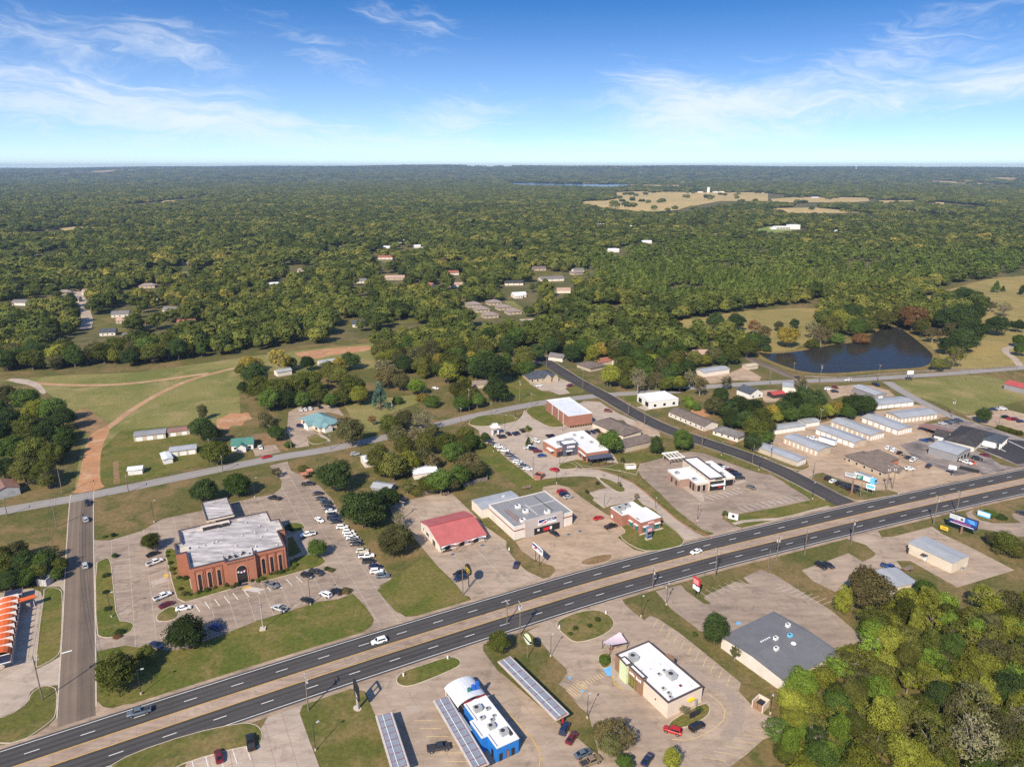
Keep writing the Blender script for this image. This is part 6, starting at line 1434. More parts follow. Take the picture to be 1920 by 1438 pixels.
for kind, sp in SPEC.items():
    mb = MB(); loft(mb, sp['st'])
    (bx0, bx1, bw, bz), (tx0, tx1, tw, tz) = sp['cab']
    base = [(bx0, -bw, bz), (bx1, -bw, bz), (bx1, bw, bz), (bx0, bw, bz)]; top = [(tx0, -tw, tz), (tx1, -tw, tz), (tx1, tw, tz), (tx0, tw, tz)]
    for i in range(4): mb.poly([base[i], base[(i + 1) % 4], top[(i + 1) % 4], top[i]])
    crown = [(p[0] * .86 + (tx0 + tx1) / 2 * .14, p[1] * .82, tz + .06) for p in top]
    for i in range(4): mb.poly([top[i], top[(i + 1) % 4], crown[(i + 1) % 4], crown[i]])
    mb.poly(crown)
    for sx in sp['wx']:                       # dark wheel arches
        for sy in (-1, 1): mb.tube((sx, sy * (sp['tk'] - .12), sp['r'] + .03), (sx, sy * (sp['tk'] + .015), sp['r'] + .03), sp['r'] + .10, n=12, mi=1)
    if kind == 'pickup': mb.box(-2.78, -.85, -.78, .78, 1.123, 1.13, 1)
    parts = {'body': [mb.data('car_body_' + kind, [CARP, BLACKP])]}
    def glass(i, k0=.08, k1=.10, out=.012):
        b0, b1, t1, t0 = base[i], base[(i + 1) % 4], top[(i + 1) % 4], top[i]
        P_ = lambda u, v: tuple((b0[j] * (1 - u) + b1[j] * u) * (1 - v) + (t0[j] * (1 - u) + t1[j] * u) * v for j in range(3))
        q = [P_(k0, .10), P_(1 - k0, .10), P_(1 - k0, .92), P_(k0, .92)]
        nrm = np.cross(np.subtract(q[1], q[0]), np.subtract(q[3], q[0])); nrm = nrm / np.linalg.norm(nrm) * out
        m_ = MB(); m_.poly([tuple(np.add(p, nrm)) for p in q]); return m_.data('car_glass', CARGL)
    parts['side_window'] = [glass(0), glass(2)]; parts['windscreen'] = [glass(1, .06)]; parts['rear_window'] = [glass(3, .08)]
    wh = MB(); wh.tube((0, -.11, 0), (0, .11, 0), sp['r'], n=14); wd = wh.data('car_wheel', TYRE)
    rm = MB(); rm.tube((0, -.125, 0), (0, .125, 0), sp['r'] * .6, n=10); rd = rm.data('car_rim', RIM)
    parts['wheel'] = [(wd, rd, (sx, sy * (sp['tk'] - .09), sp['r'])) for sx in sp['wx'] for sy in (-1, 1)]
    fx = sp['st'][-2][0]; rx = sp['st'][0][0]; zt = sp['st'][-2][2]
    for nm, m_, x, z in (('headlight', LAMPW, fx + .0, zt - .10), ('tail_light', LAMPR, rx - .01, sp['st'][0][2] - .08)):
        parts[nm] = []
        for s_ in (-1, 1):
            q = MB(); q.box(x - .06, x + .05, s_ * .58 - .15, s_ * .58 + .15, z - .07, z + .07); parts[nm].append(q.data(nm, m_))
    if kind == 'pickup':
        bd = MB(); bd.box(-2.76, -.87, -.76, .76, 1.131, 1.14); parts['bed_floor'] = [bd.data('bed_floor', DARKST)]
        rl = MB(); rl.box(-2.88, -.80, .80, .95, 1.10, 1.22).box(-2.88, -.80, -.95, -.80, 1.10, 1.22).box(-2.9, -2.78, -.9, .9, 1.08, 1.22); parts['bed_side'] = [rl.data('bed_side', CARP)]
    PROTO[kind] = parts
COL = dict(white=(.80, .80, .80), black=(.012, .012, .014), dark=(.03, .032, .038), grey=(.14, .145, .15), silver=(.42, .43, .44), blue=(.02, .06, .22), navy=(.012, .022, .07), red=(.42, .012, .015), maroon=(.13, .010, .016), cream=(.62, .55, .44), bronze=(.22, .16, .10), orange=(.55, .10, .02), slate=(.10, .13, .17), tan=(.34, .27, .19))
def car(kind, colour, xy, ang, label, group=None, far=False):
    o = thing({'suv': 'sport_utility_vehicle', 'sedan': 'sedan', 'pickup': 'pickup_truck'}[kind], label, 'pickup' if kind == 'pickup' else 'car', (xy[0], xy[1], .05), ang, group)
    c = COL[colour]; v = rnd.uniform(.88, 1.1)
    for nm, lst in PROTO[kind].items():
        if far and nm in ('headlight', 'tail_light', 'bed_floor'): continue
        for it in lst:
            if nm == 'wheel':
                w = link('wheel', it[0], o, it[2])
                if not far: link('rim', it[1], w)
            else:
                p = link(nm, it, o); p.color = (c[0] * v, c[1] * v, c[2] * v, 1)
    return o
def dirpx(f, a, c, z=.7):
    p, q = g(f, *a, z), g(f, *c, z)
    return math.atan2(q[1] - p[1], q[0] - p[0])
def one(kind, colour, f, a, c, label, far=False):
    """a, c: rear and front of the car in the photograph"""
    p, q = g(f, *a, .7), g(f, *c, .7)
    return car(kind, colour, ((p[0] + q[0]) / 2, (p[1] + q[1]) / 2), math.atan2(q[1] - p[1], q[0] - p[0]), label, None, far)
KW = dict(sedan='sedan', suv='SUV', pickup='pickup truck')
def row(f, ang, cars, where, group, start, far=False):
    """cars: (x, y, kind, colour) in order from the named end"""
    for k, (x, y, kind, colour) in enumerate(cars):
        car(kind, colour, g(f, x, y, .7), R(ang) + rnd.uniform(-.03, .03), f'{colour} {KW[kind]} {where}, {ORD[k]} from {start}', group, far)
# on the roads
one('pickup', 'slate', 'R2', (1012, 1045), (872, 1082), 'blue-grey pickup driving along the highway near the left junction')
one('suv', 'white', 'R3', (1030, 568), (925, 598), 'white SUV driving on the highway in the near lane below the lawn')
one('sedan', 'white', 'S2', (1225, 1010), (1128, 1040), 'white car driving on the highway in front of the brick diner')
one('sedan', 'red', 'R4', (845, 55), (745, 75), 'bright red coupe driving on the back road')
one('suv', 'black', 'R1', (612, 975), (632, 1015), 'black SUV on the side street at the back road junction')
one('suv', 'silver', 'R1', (615, 1130), (600, 1092), 'silver-white SUV in the middle of the side street')
one('suv', 'silver', 'R2', (580, 90), (573, 52), 'silver-white SUV farther down the side street, beside the bank lot')
one('suv', 'white', 'S4', (370, 152), (300, 160), 'white SUV driving on the pond road', True)
one('sedan', 'dark', 'S3', (1250, 138), (1205, 122), 'dark car on the pond road beside the dam', True)
one('suv', 'dark', 'S3', (50, 110), (35, 90), 'dark car at the road bend near the farm shop', True) if False else None
# bank lot
one('pickup', 'black', 'R4', (915, 380), (800, 368), 'black pickup by itself at the back of the bank lot')
one('sedan', 'white', 'R4', (1172, 522), (1215, 548), 'white car crossing the aisle beside the bank')
one('pickup', 'white', 'R4', (1150, 637), (1062, 655), 'white pickup parked at the bank walkway')
row('R4', 8, [(1110, 268, 'pickup', 'black'), (1183, 338, 'sedan', 'black'), (1203, 376, 'sedan', 'dark'), (1235, 398, 'suv', 'slate'), (1252, 418, 'suv', 'dark'), (1268, 446, 'sedan', 'navy'), (1283, 470, 'sedan', 'white'), (1295, 500, 'suv', 'dark'), (1305, 522, 'pickup', 'navy'), (1320, 548, 'sedan', 'black'), (1365, 590, 'suv', 'white'), (1410, 627, 'suv', 'white'), (1424, 648, 'suv', 'white'), (1440, 668, 'sedan', 'white'), (1462, 693, 'suv', 'grey'), (1472, 714, 'sedan', 'dark'), (1515, 770, 'suv', 'cream'), (1546, 806, 'pickup', 'white'), (1562, 846, 'suv', 'black'), (1613, 888, 'suv', 'navy'), (1622, 920, 'suv', 'white'), (1668, 953, 'suv', 'slate')], 'in the row along the bank lot edge', 'cars along the bank lot edge', 'the back')
one('pickup', 'grey', 'R4', (782, 1003), (890, 1045), 'grey pickup with a loaded bed in front of the bank entrance')
one('suv', 'black', 'R4', (1055, 940), (1150, 965), 'black SUV parked right of the bank front lawn')
one('pickup', 'dark', 'R4', (1118, 912), (1225, 945), 'dark pickup next to the black SUV right of the bank front lawn')
one('sedan', 'black', 'R4', (1155, 1158), (1040, 1112), 'black sedan under the lamp post at the bank front lawn edge')
one('pickup', 'silver', 'R4', (950, 1218), (835, 1182), 'silver pickup beside the flagpole')
one('suv', 'white', 'R4', (1288, 1112), (1192, 1075), 'white boxy SUV at the bank lawn edge')
one('suv', 'black', 'R4', (1370, 1090), (1272, 1055), 'black SUV right of the white boxy SUV at the lawn edge')
one('sedan', 'white', 'R4', (125, 1205), (225, 1185), 'white sedan at the front left corner of the bank lot')
one('suv', 'blue', 'R4', (460, 1350), (370, 1322), 'blue SUV in the shade of the big tree by the bank lawn')
one('pickup', 'white', 'R2', (1040, 305), (1160, 255), 'white pickup, lower of the two left of the bank')
one('sedan', 'maroon', 'R2', (1080, 355), (1175, 315), 'maroon sedan parked left of the bank')
one('pickup', 'white', 'R2', (990, 72), (1105, 28), 'white pickup, upper of the two left of the bank')
one('sedan', 'black', 'R1', (1040, 1372), (1130, 1338), 'black sedan under the small tree left of the bank')
one('sedan', 'navy', 'R2', (1020, 595), (1100, 625), 'dark car half hidden behind the corner trees')
# bottom left lot
one('sedan', 'maroon', 'R2', (1490, 1395), (1475, 1325), 'dark red sedan in the corner lot at the bottom')
one('pickup', 'black', 'R2', (1705, 1315), (1690, 1222), 'black pickup beside the grass island at the bottom')
# stores
one('suv', 'black', 'R5', (745, 890), (650, 915), 'black SUV behind the octagonal store sign')
one('suv', 'navy', 'R5', (750, 922), (655, 950), 'dark blue SUV in front of the black one by the octagonal sign')
one('suv', 'navy', 'R5', (1095, 865), (1118, 812), 'dark blue SUV at the edge of the red-roofed store lot')
one('sedan', 'black', 'R5', (1345, 592), (1418, 632), 'black car in front of the auto parts store entrance')
one('suv', 'red', 'R5', (1395, 322), (1475, 300), 'red SUV at the side of the auto parts store')
one('suv', 'navy', 'R5', (1410, 342), (1492, 318), 'dark blue car between the red and the silver at the auto parts store')
one('sedan', 'silver', 'R5', (1435, 360), (1525, 338), 'silver sedan at the side of the auto parts store')
one('sedan', 'red', 'S2', (252, 735), (345, 710), 'red sports car on the auto parts lot')
one('pickup', 'black', 'S2', (345, 818), (475, 780), 'black pickup on the auto parts lot')
# drive-in and quick service
one('pickup', 'dark', 'R6', (745, 1115), (925, 1085), 'dark pickup backed under the middle drive-in canopy')
one('suv', 'navy', 'R7', (205, 1060), (245, 975), 'dark blue SUV parked below the pale canopy')
one('sedan', 'maroon', 'R7', (245, 1130), (310, 1035), 'dark red sedan parked next to the dark blue SUV')
one('sedan', 'slate', 'R7', (305, 1220), (415, 1170), 'slate grey sedan near the bottom edge')
one('pickup', 'bronze', 'R7', (345, 1285), (480, 1228), 'bronze pickup at the bottom edge')
one('suv', 'red', 'R7', (1065, 1050), (940, 1012), 'red SUV at the drive-through menu')
one('suv', 'black', 'R7', (1122, 1030), (1235, 975), 'black SUV beside the drive-through island')
one('sedan', 'navy', 'R7', (790, 1285), (855, 1190), 'dark blue sedan parked at the bottom between two trees')
# brick restaurant lot
row('S1', -10, [(320, 566, 'suv', 'dark'), (380, 592, 'suv', 'white'), (425, 628, 'pickup', 'white'), (480, 672, 'suv', 'dark'), (522, 700, 'sedan', 'slate'), (560, 738, 'suv', 'white'), (590, 755, 'sedan', 'silver'), (620, 780, 'suv', 'dark'), (656, 800, 'sedan', 'white')], 'in the row along the restaurant lot lawn', 'cars along the restaurant lawn', 'the far end')
row('S1', 112, [(385, 495, 'suv', 'black'), (425, 492, 'sedan', 'dark'), (470, 470, 'suv', 'black'), (528, 468, 'sedan', 'navy'), (556, 460, 'sedan', 'dark'), (600, 440, 'suv', 'black')], 'in the row above the restaurant aisle', 'cars above the restaurant aisle', 'the left')
one('suv', 'white', 'S1', (705, 522), (772, 555), 'white SUV in the aisle beside the brick restaurant')
row('S1', 12, [(668, 600, 'pickup', 'white'), (705, 612, 'suv', 'navy'), (748, 635, 'suv', 'maroon'), (790, 675, 'sedan', 'blue')], 'beside the brick restaurant wall', 'cars beside the brick restaurant', 'the back')
row('S1', 110, [(848, 490, 'sedan', 'black'), (888, 486, 'sedan', 'black')], 'behind the brick restaurant', 'cars behind the brick restaurant', 'the left')
row('S1', 112, [(1215, 458, 'suv', 'black'), (1270, 450, 'sedan', 'navy'), (1310, 440, 'suv', 'dark')], 'between the restaurant and the brown-roofed office', 'cars near the brown-roofed office', 'the left')
one('suv', 'red', 'S1', (950, 822), (860, 800), 'red SUV leaving the restaurant lot beside the brick enclosure')
one('suv', 'maroon', 'S1', (1378, 250), (1452, 258), 'maroon SUV in the lot behind the windowless brick block')
one('sedan', 'white', 'S6', (630, 540), (692, 532), 'white sedan in front of the stone house')
one('suv', 'maroon', 'S6', (945, 532), (870, 540), 'maroon SUV at the edge of the stone house drive')
# medical office
one('sedan', 'grey', 'S2', (1722, 470), (1620, 418), 'grey sedan in front of the medical office')
row('S2', 10, [(1395, 255, 'suv', 'dark'), (1435, 272, 'sedan', 'white'), (1475, 295, 'suv', 'maroon'), (1510, 310, 'suv', 'black'), (1545, 332, 'suv', 'navy'), (1572, 362, 'suv', 'dark')], 'in the row behind the medical office', 'cars behind the medical office', 'the back')
# storage yard and right-hand businesses
one('pickup', 'white', 'S3', (1312, 662), (1412, 698), 'white pickup between the storage buildings')
row('S4', 40, [(700, 765, 'suv', 'white'), (750, 785, 'suv', 'white'), (800, 808, 'sedan', 'black'), (835, 836, 'sedan', 'tan'), (880, 850, 'sedan', 'dark'), (925, 872, 'pickup', 'white')], 'in the row behind the brown-roofed hall', 'cars behind the brown-roofed hall', 'the far end')
one('sedan', 'white', 'S4', (845, 950), (935, 952), 'white sedan beside the tan gabled porch')
one('suv', 'dark', 'S4', (1045, 940), (1082, 915), 'dark car alone on the tan concrete')
row('S4', 40, [(155, 1035, 'suv', 'black'), (200, 1062, 'sedan', 'white'), (255, 1082, 'suv', 'black'), (302, 1105, 'suv', 'dark'), (347, 1126, 'suv', 'black'), (405, 1146, 'suv', 'dark')], 'under the tall brown billboard post', 'cars under the tall billboard', 'the far end')
row('S4', 125, [(1020, 697, 'sedan', 'blue'), (1068, 692, 'suv', 'dark'), (1115, 690, 'suv', 'silver')], 'behind the tyre shop', 'cars behind the tyre shop', 'the left')
row('S4', -25, [(1192, 545, 'sedan', 'silver'), (1228, 540, 'suv', 'navy'), (1262, 533, 'sedan', 'slate'), (1292, 527, 'suv', 'dark'), (1332, 520, 'suv', 'navy')], 'beside the long carport', 'cars beside the long carport', 'the left')
row('S4', -10, [(1645, 418, 'sedan', 'navy'), (1685, 415, 'sedan', 'silver'), (1728, 412, 'suv', 'white')], 'in the gravel yard near the concrete pad', 'cars in the upper gravel yard', 'the left', True)
row('S4', 10, [(1757, 488, 'suv', 'black'), (1800, 503, 'sedan', 'red'), (1840, 508, 'suv', 'maroon'), (1890, 525, 'sedan', 'navy')], 'in the gravel yard above the hedge', 'cars above the hedge', 'the left', True)
one('pickup', 'white', 'S4', (1345, 875), (1450, 912), 'white pickup in front of the tyre shop')
one('sedan', 'orange', 'S4', (1425, 880), (1475, 910), 'orange car behind the white pickup at the tyre shop')
one('suv', 'black', 'S4', (1455, 852), (1545, 872), 'black SUV at the tyre shop front')
one('sedan', 'maroon', 'S4', (1530, 818), (1615, 842), 'maroon sedan at the edge of the tyre shop lot')
row('S4', -5, [(155, 238, 'suv', 'white'), (218, 258, 'suv', 'dark')], 'near the grey metal warehouse', 'cars near the warehouse', 'the left', True)
one('sedan', 'maroon', 'S4', (195, 212), (245, 228), 'maroon car behind the two near the grey warehouse', True)
one('pickup', 'navy', 'S4', (560, 188), (615, 208), 'dark blue pickup at the gravel lane corner', True)
one('sedan', 'black', 'S3', (965, 268), (1015, 275), 'black car beside the red carport', True)
one('suv', 'black', 'S5', (415, 745), (505, 795), 'black SUV on the small pad above the thicket')
one('sedan', 'dark', 'S5', (470, 742), (555, 785), 'dark car next to the black SUV on the small pad')
one('pickup', 'blue', 'S5', (915, 768), (990, 790), 'blue pickup beside the pale shed')
one('sedan', 'dark', 'S5', (1890, 385), (1935, 400), 'dark car at the right picture edge')
row('S8', 120, [(575, 673, 'sedan', 'white'), (608, 668, 'sedan', 'white'), (645, 664, 'suv', 'white'), (718, 652, 'suv', 'black'), (788, 641, 'sedan', 'white')], 'behind the teal-roofed clinic', 'cars behind the clinic', 'the left')
one('suv', 'navy', 'S8', (545, 790), (605, 798), 'dark car in tree shade left of the clinic')
one('sedan', 'white', 'S8', (262, 940), (282, 968), 'white car beside the green-roofed cottage')
one('sedan', 'white', 'S8', (1562, 505), (1610, 515), 'white car in the yard behind the bright green tree')
one('suv', 'silver', 'R4', (1430, 48), (1490, 40), 'silver car beside the hidden white house')
# trailers
def trailer(label, f, a, c, z, cab=False):
    p, q = g(f, *a, 1.5), g(f, *c, 1.5); L = math.dist(p, q)
    e = thing('box_trailer', label, 'trailer', (p[0], p[1], 0), math.atan2(q[1] - p[1], q[0] - p[0]))
    MB().box(0, L, -1.25, 1.25, .9, z).obj('box', WHITEM, e); MB().box(0, L, -1.2, 1.2, z, z + .04).obj('roof', STEEL, e); MB().box(.3, L - .3, -.9, .9, .6, .9).obj('chassis', DARKST, e)
    for x in ((.9, 2.0) if not cab else (1.2, L - .3)):
        for y in (-1.0, 1.0): MB().tube((x, y - .15, .5), (x, y + .15, .5), .5, n=12).obj('wheel', TYRE, e)
    if cab: MB().box(L, L + 2.1, -1.15, 1.15, .5, 2.7).obj('cab', SKYP, e); MB().box(L + 2.1, L + 2.14, -1.0, 1.0, 1.6, 2.5).obj('windscreen', CARGL, e)
trailer('white box trailer parked between two storage buildings', 'S3', (1425, 690), (1570, 735), 3.4)
trailer('white delivery truck with a blue cab in front of the brown-roofed hall', 'S4', (405, 1010), (545, 1060), 3.3, True)

# ------------------------------------------------------------------ poles
def upole(f, base, top, label, arms=1, tr=0, rot=28, h=None, lean=0.0, group=None):
    x, y = g(f, *base); H_ = h or max(8.0, min(14.5, height(f, base, top)))
    e = thing('utility_pole', label, 'utility pole', (x, y), R(rot), group)
    MB().tube((0, 0, 0), (lean, 0, H_), .19, .13, n=8).obj('pole', WOODP, e)
    for k in range(arms):
        z = H_ - .35 - k * 1.1
        a = MB().box(lean - .06, lean + .06, -1.25, 1.25, z - .07, z + .07).obj('crossarm', mat('grey_crossarm', (.42, .38, .33), .85, .1, 1), e)
        for yy in (-1.1, -.5, .5, 1.1): MB().tube((lean, yy, z + .07), (lean, yy, z + .32), .055, .035, n=6).obj('insulator', CAPWHITE, a)
    for k in range(tr):
        an = 2.1 * k
        MB().tube((lean + .45 * math.cos(an), .45 * math.sin(an), H_ - 2.6), (lean + .45 * math.cos(an), .45 * math.sin(an), H_ - 1.55), .26, n=10).obj('transformer', ALU, e)
    return e, H_
def lpole(f, base, top, label, rot=28, arm=1.2, h=None, m_=None, group=None, two=False):
    x, y = g(f, *base); H_ = h or max(5.0, min(11.0, height(f, base, top)))
    e = thing('lamp_post', label, 'lamp post', (x, y), R(rot), group)
    MB().tube((0, 0, 0), (0, 0, .7), .26, n=8).obj('footing', KERB, e)
    MB().tube((0, 0, .7), (0, 0, H_), .10, .07, n=8).obj('pole', m_ or DARKST, e)
    for s_ in ((1, -1) if two else (1,)):
        a = MB().tube((0, 0, H_ - .1), (s_ * arm, 0, H_), .05, n=6).obj('arm', m_ or DARKST, e)
        MB().box(min(s_ * (arm - .3), s_ * (arm + .45)), max(s_ * (arm - .3), s_ * (arm + .45)), -.2, .2, H_ - .06, H_ + .1).obj('lamp_head', ALU, a)
    return e
UP = [('R2', (290, 985), (215, 685), 'tall doubled wooden utility pole at the car wash driveway', 2, 1, 118), ('R3', (500, 1055), (465, 815), 'utility pole between the highway and the drive-in lawn', 2, 1, 26),
 ('R1', (443, 930), (403, 740), 'utility pole in front of the left grove by the back road', 1, 0, 30), ('R1', (912, 920), (890, 800), 'dark utility pole on the near side of the back road opposite the white hut', 1, 0, 30),
 ('R1', (403, 1165), (365, 1010), 'dark utility pole on the dry corner left of the side street', 1, 0, 30), ('R1', (52, 1088), (36, 1025), 'utility pole at the left picture edge by the back road', 1, 0, 30),
 ('R1', (1500, 720), (1470, 540), 'utility pole in front of the tree left of the green-roofed cottage', 1, 1, 30), ('R1', (1582, 775), (1555, 660), 'dark utility pole beside the back road near the red coupe', 1, 0, 30),
 ('R5', (1040, 1262), (1030, 1128), 'thinner of the two utility poles above the yellow-green tree', 1, 0, 26), ('R5', (1133, 1350), (1122, 1110), 'utility pole with three transformers above the yellow-green tree', 1, 3, 26),
 ('R5', (290, 510), (287, 400), 'utility pole at the back corner of the red-roofed store lot', 1, 1, 60), ('R5', (722, 1060), (712, 858), 'tall pole beside the octagonal store sign', 0, 0, 26),
 ('S3', (365, 755), (374, 590), 'utility pole on the cross street in front of the ranch house', 1, 0, 110), ('S3', (985, 868), (994, 715), 'utility pole beside the storage building nearest the street', 1, 1, 110),
 ('S3', (820, 905), (828, 740), 'dark pole beside the cross street below the big tree', 0, 0, 110), ('S3', (1365, 1040), (1378, 890), 'brown pole at the storage yard entrance', 0, 0, 110), ('S3', (1430, 540), (1442, 425), 'utility pole behind the storage sheds', 1, 0, 20),
 ('S2', (1345, 1272), (1360, 1003), 'utility pole on the far side of the highway median below the white car', 2, 0, 26), ('S2', (785, 1360), (795, 1180), 'utility pole with a transformer near the red shop sign', 1, 1, 26),
 ('S5', (135, 752), (155, 555), 'utility pole with two transformers on the highway verge', 1, 2, 26), ('S5', (338, 697), (358, 512), 'utility pole on the highway verge right of the transformer pole', 1, 0, 26),
 ('S5', (675, 605), (702, 435), 'leaning utility pole at the workshop entrance', 1, 1, 26), ('S5', (1268, 475), (1305, 270), 'leaning utility pole beside the blue billboard', 1, 1, 26), ('S5', (1432, 395), (1447, 235), 'utility pole behind the blue billboard', 1, 0, 26),
 ('S5', (75, 828), (96, 655), 'dark pole at the corner of the grey-roofed store lot', 0, 0, 26), ('S4', (680, 1155), (722, 930), 'left pole of the tall pair by the brown-roofed hall', 1, 2, 26), ('S4', (735, 1140), (768, 925), 'right pole of the tall pair by the brown-roofed hall', 1, 2, 26),
 ('S4', (440, 1230), (456, 1085), 'brown pole at the junction beside the small blue sign', 0, 0, 26), ('S4', (78, 212), (95, 20), 'utility pole between the pond and the pond road, left', 2, 1, 5), ('S4', (605, 168), (623, 20), 'utility pole between the pond and the pond road, middle', 1, 0, 5),
 ('S4', (1690, 572), (1686, 460), 'pole beside the hedge near the gravel yard', 0, 0, 10), ('S4', (1270, 490), (1287, 330), 'utility pole with paired transformers at the gravel lane', 1, 2, 10), ('S4', (1410, 165), (1440, 65), 'leaning dark pole at the roadside meadow', 0, 0, 10), ('S4', (1830, 165), (1838, 40), 'pale pole near the red barn', 1, 0, 10),
 ('S3', (970, 218), (987, 80), 'pale pole beside the pond road above the red carport', 1, 0, 5), ('S3', (1185, 132), (1188, 0), 'utility pole at the dam corner', 1, 0, 5),
 ('S6', (718, 385), (720, 295), 'utility pole at the far end of the cross street', 1, 0, 110), ('S6', (1015, 562), (1018, 405), 'utility pole in the verge right of the cross street', 1, 0, 110), ('S6', (498, 662), (500, 500), 'utility pole on the stone house lawn', 1, 1, 25),
 ('S6', (595, 722), (598, 600), 'utility pole left of the windowless brick block', 1, 0, 25), ('S6', (1215, 557), (1220, 395), 'utility pole in front of the yellow-green tree', 1, 0, 20), ('S6', (265, 782), (258, 690), 'dark utility pole beside the back road under the oaks', 1, 0, 25),
 ('S6', (85, 748), (88, 565), 'utility pole at the oak shaded yard', 1, 0, 25), ('S6', (20, 868), (22, 720), 'utility pole beside the back road above the round island', 1, 0, 25), ('S6', (1387, 788), (1390, 690), 'pale pole on the cross street opposite the windowless brick block', 1, 0, 110), ('S6', (1520, 858), (1524, 765), 'dark pole on the cross street before the ranch house', 0, 0, 110),
 ('S8', (505, 962), (488, 825), 'pale utility pole at the clinic drive', 1, 0, 30), ('S8', (800, 970), (792, 880), 'twin poles on the verge right of the clinic drive', 1, 0, 30), ('S8', (1258, 712), (1250, 640), 'pole with a transformer on the grass right of the clinic', 1, 1, 30), ('S8', (1840, 685), (1838, 520), 'utility pole beside the oaks at the back road bend', 1, 0, 30)]
PTOPS = {}
for f, bs_, tp, lab, ar, tr, ro in UP:
    e, H_ = upole(f, bs_, tp, lab, ar, tr, ro)
    PTOPS[lab] = (e.location.x, e.location.y, H_)
LP = [('R2', (757, 422), (735, 258), 'lamp post on the grass strip left of the bank lot', 20), ('R2', (957, 945), (925, 780), 'lamp post behind the highway lawn right of the big corner tree', 20), ('R3', (515, 340), (502, 165), 'lamp post at the bank front lawn edge by the black sedan', 60),
 ('R3', (548, 1325), (525, 1150), 'lamp post on the drive-in lawn', 45), ('R1', (1808, 955), (1800, 820), 'lamp post right of the two round trees behind the bank', 30), ('R1', (1095, 1132), (1070, 985), 'lamp post on the lawn behind the bank', 50),
 ('R7', (388, 945), (395, 790), 'lamp post at the shaded edge of the quick-service lot', 60), ('R7', (125, 500), (123, 358), 'lamp post beside the oval sign grass strip', 60), ('R7', (958, 130), (962, -10), 'double lamp post beside the grey store entrance', 60), ('R7', (775, 215), (785, 80), 'lamp post at the verge in front of the quick-service lot', 60), ('R7', (1705, 915), (1715, 820), 'lamp post beside the brown-gated enclosure', 60),
 ('S2', (350, 632), (356, 500), 'lamp post beside the brick diner pad', 60), ('S2', (807, 652), (816, 555), 'lamp post right of the brick diner roof', 60), ('S2', (1187, 752), (1200, 608), 'lamp post at the medical office entrance drive', 60), ('S2', (475, 422), (472, 305), 'lamp post on the small island in the curved drive', 60),
 ('S1', (330, 640), (332, 510), 'lamp post at the far end of the restaurant lawn row', 60), ('S1', (705, 890), (706, 690), 'lamp post beside the square brick enclosure', 60), ('S1', (928, 942), (932, 770), 'lamp post with a pale banner below the restaurant', 60), ('S1', (957, 770), (956, 640), 'lamp post on the lawn in front of the restaurant', 60), ('S1', (438, 455), (436, 300), 'lamp post behind the white drive-up canopy', 60), ('S1', (982, 455), (982, 380), 'lamp post behind the slate entrance block', 60), ('S1', (538, 330), (538, 240), 'lamp post at the restaurant lot entrance', 60),
 ('S3', (878, 968), (886, 850), 'lamp post at the medical office corner on the cross street', 60), ('S3', (1360, 1228), (1374, 1088), 'lamp post on the lawn corner by the highway', 60), ('S3', (540, 835), (545, 720), 'lamp post on the lawn behind the medical office', 60)]
for f, bs_, tp, lab, ro in LP: lpole(f, bs_, tp, lab, ro, two='double' in lab)
WIREM = mat('wire', (.06, .06, .06), .6, .05, 1)
def wire(label, pts, n=3):
    e = thing('power_line', label, 'power line', (0, 0, 0))
    for k in range(n):
        off = (k - (n - 1) / 2) * 1.0; m_ = MB()
        for a, c in zip(pts, pts[1:]):
            L = math.dist(a[:2], c[:2]); ux, uy = (c[0] - a[0]) / L, (c[1] - a[1]) / L; seg = 8; pv = None
            for i in range(seg + 1):
                t = i / seg; s_ = L * .012 * 4 * t * (1 - t) * 1.4
                q = (a[0] + (c[0] - a[0]) * t - uy * off, a[1] + (c[1] - a[1]) * t + ux * off, a[2] - .1 + (c[2] - a[2]) * t - s_)
                if pv: m_.tube(pv, q, .034, n=3, cap=False)
                pv = q
        m_.obj('wire', WIREM, e)
def tops(*keys): return [PTOPS[next(k for k in PTOPS if k.startswith(s_))] for s_ in keys]
wire('power line along the highway verge in front of the grey-roofed store', tops('utility pole between the highway', 'utility pole with three', 'utility pole with a transformer near', 'utility pole on the far side', 'utility pole with two', 'utility pole on the highway verge', 'leaning utility pole at', 'leaning utility pole beside', 'utility pole behind the blue'))
wire('power line along the back road past the dirt drive', tops('utility pole at the left', 'utility pole in front of the left', 'dark utility pole on the near', 'utility pole in front of the tree', 'pale utility pole at the clinic', 'twin poles', 'utility pole beside the back road above', 'dark utility pole beside the back road under', 'utility pole left of'))
wire('power line along the pond road', tops('utility pole at the dam', 'utility pole between the pond and the pond road, left', 'utility pole between the pond and the pond road, middle', 'pale pole near the red'))
wire('power line along the cross street', tops('utility pole at the far end', 'utility pole in the verge', 'pale pole on the cross', 'utility pole on the cross', 'utility pole beside the storage'))
wire('power line beside the car wash driveway', [(-150, 118, 12)] + tops('tall doubled', 'dark utility pole on the dry', 'utility pole in front of the left'))

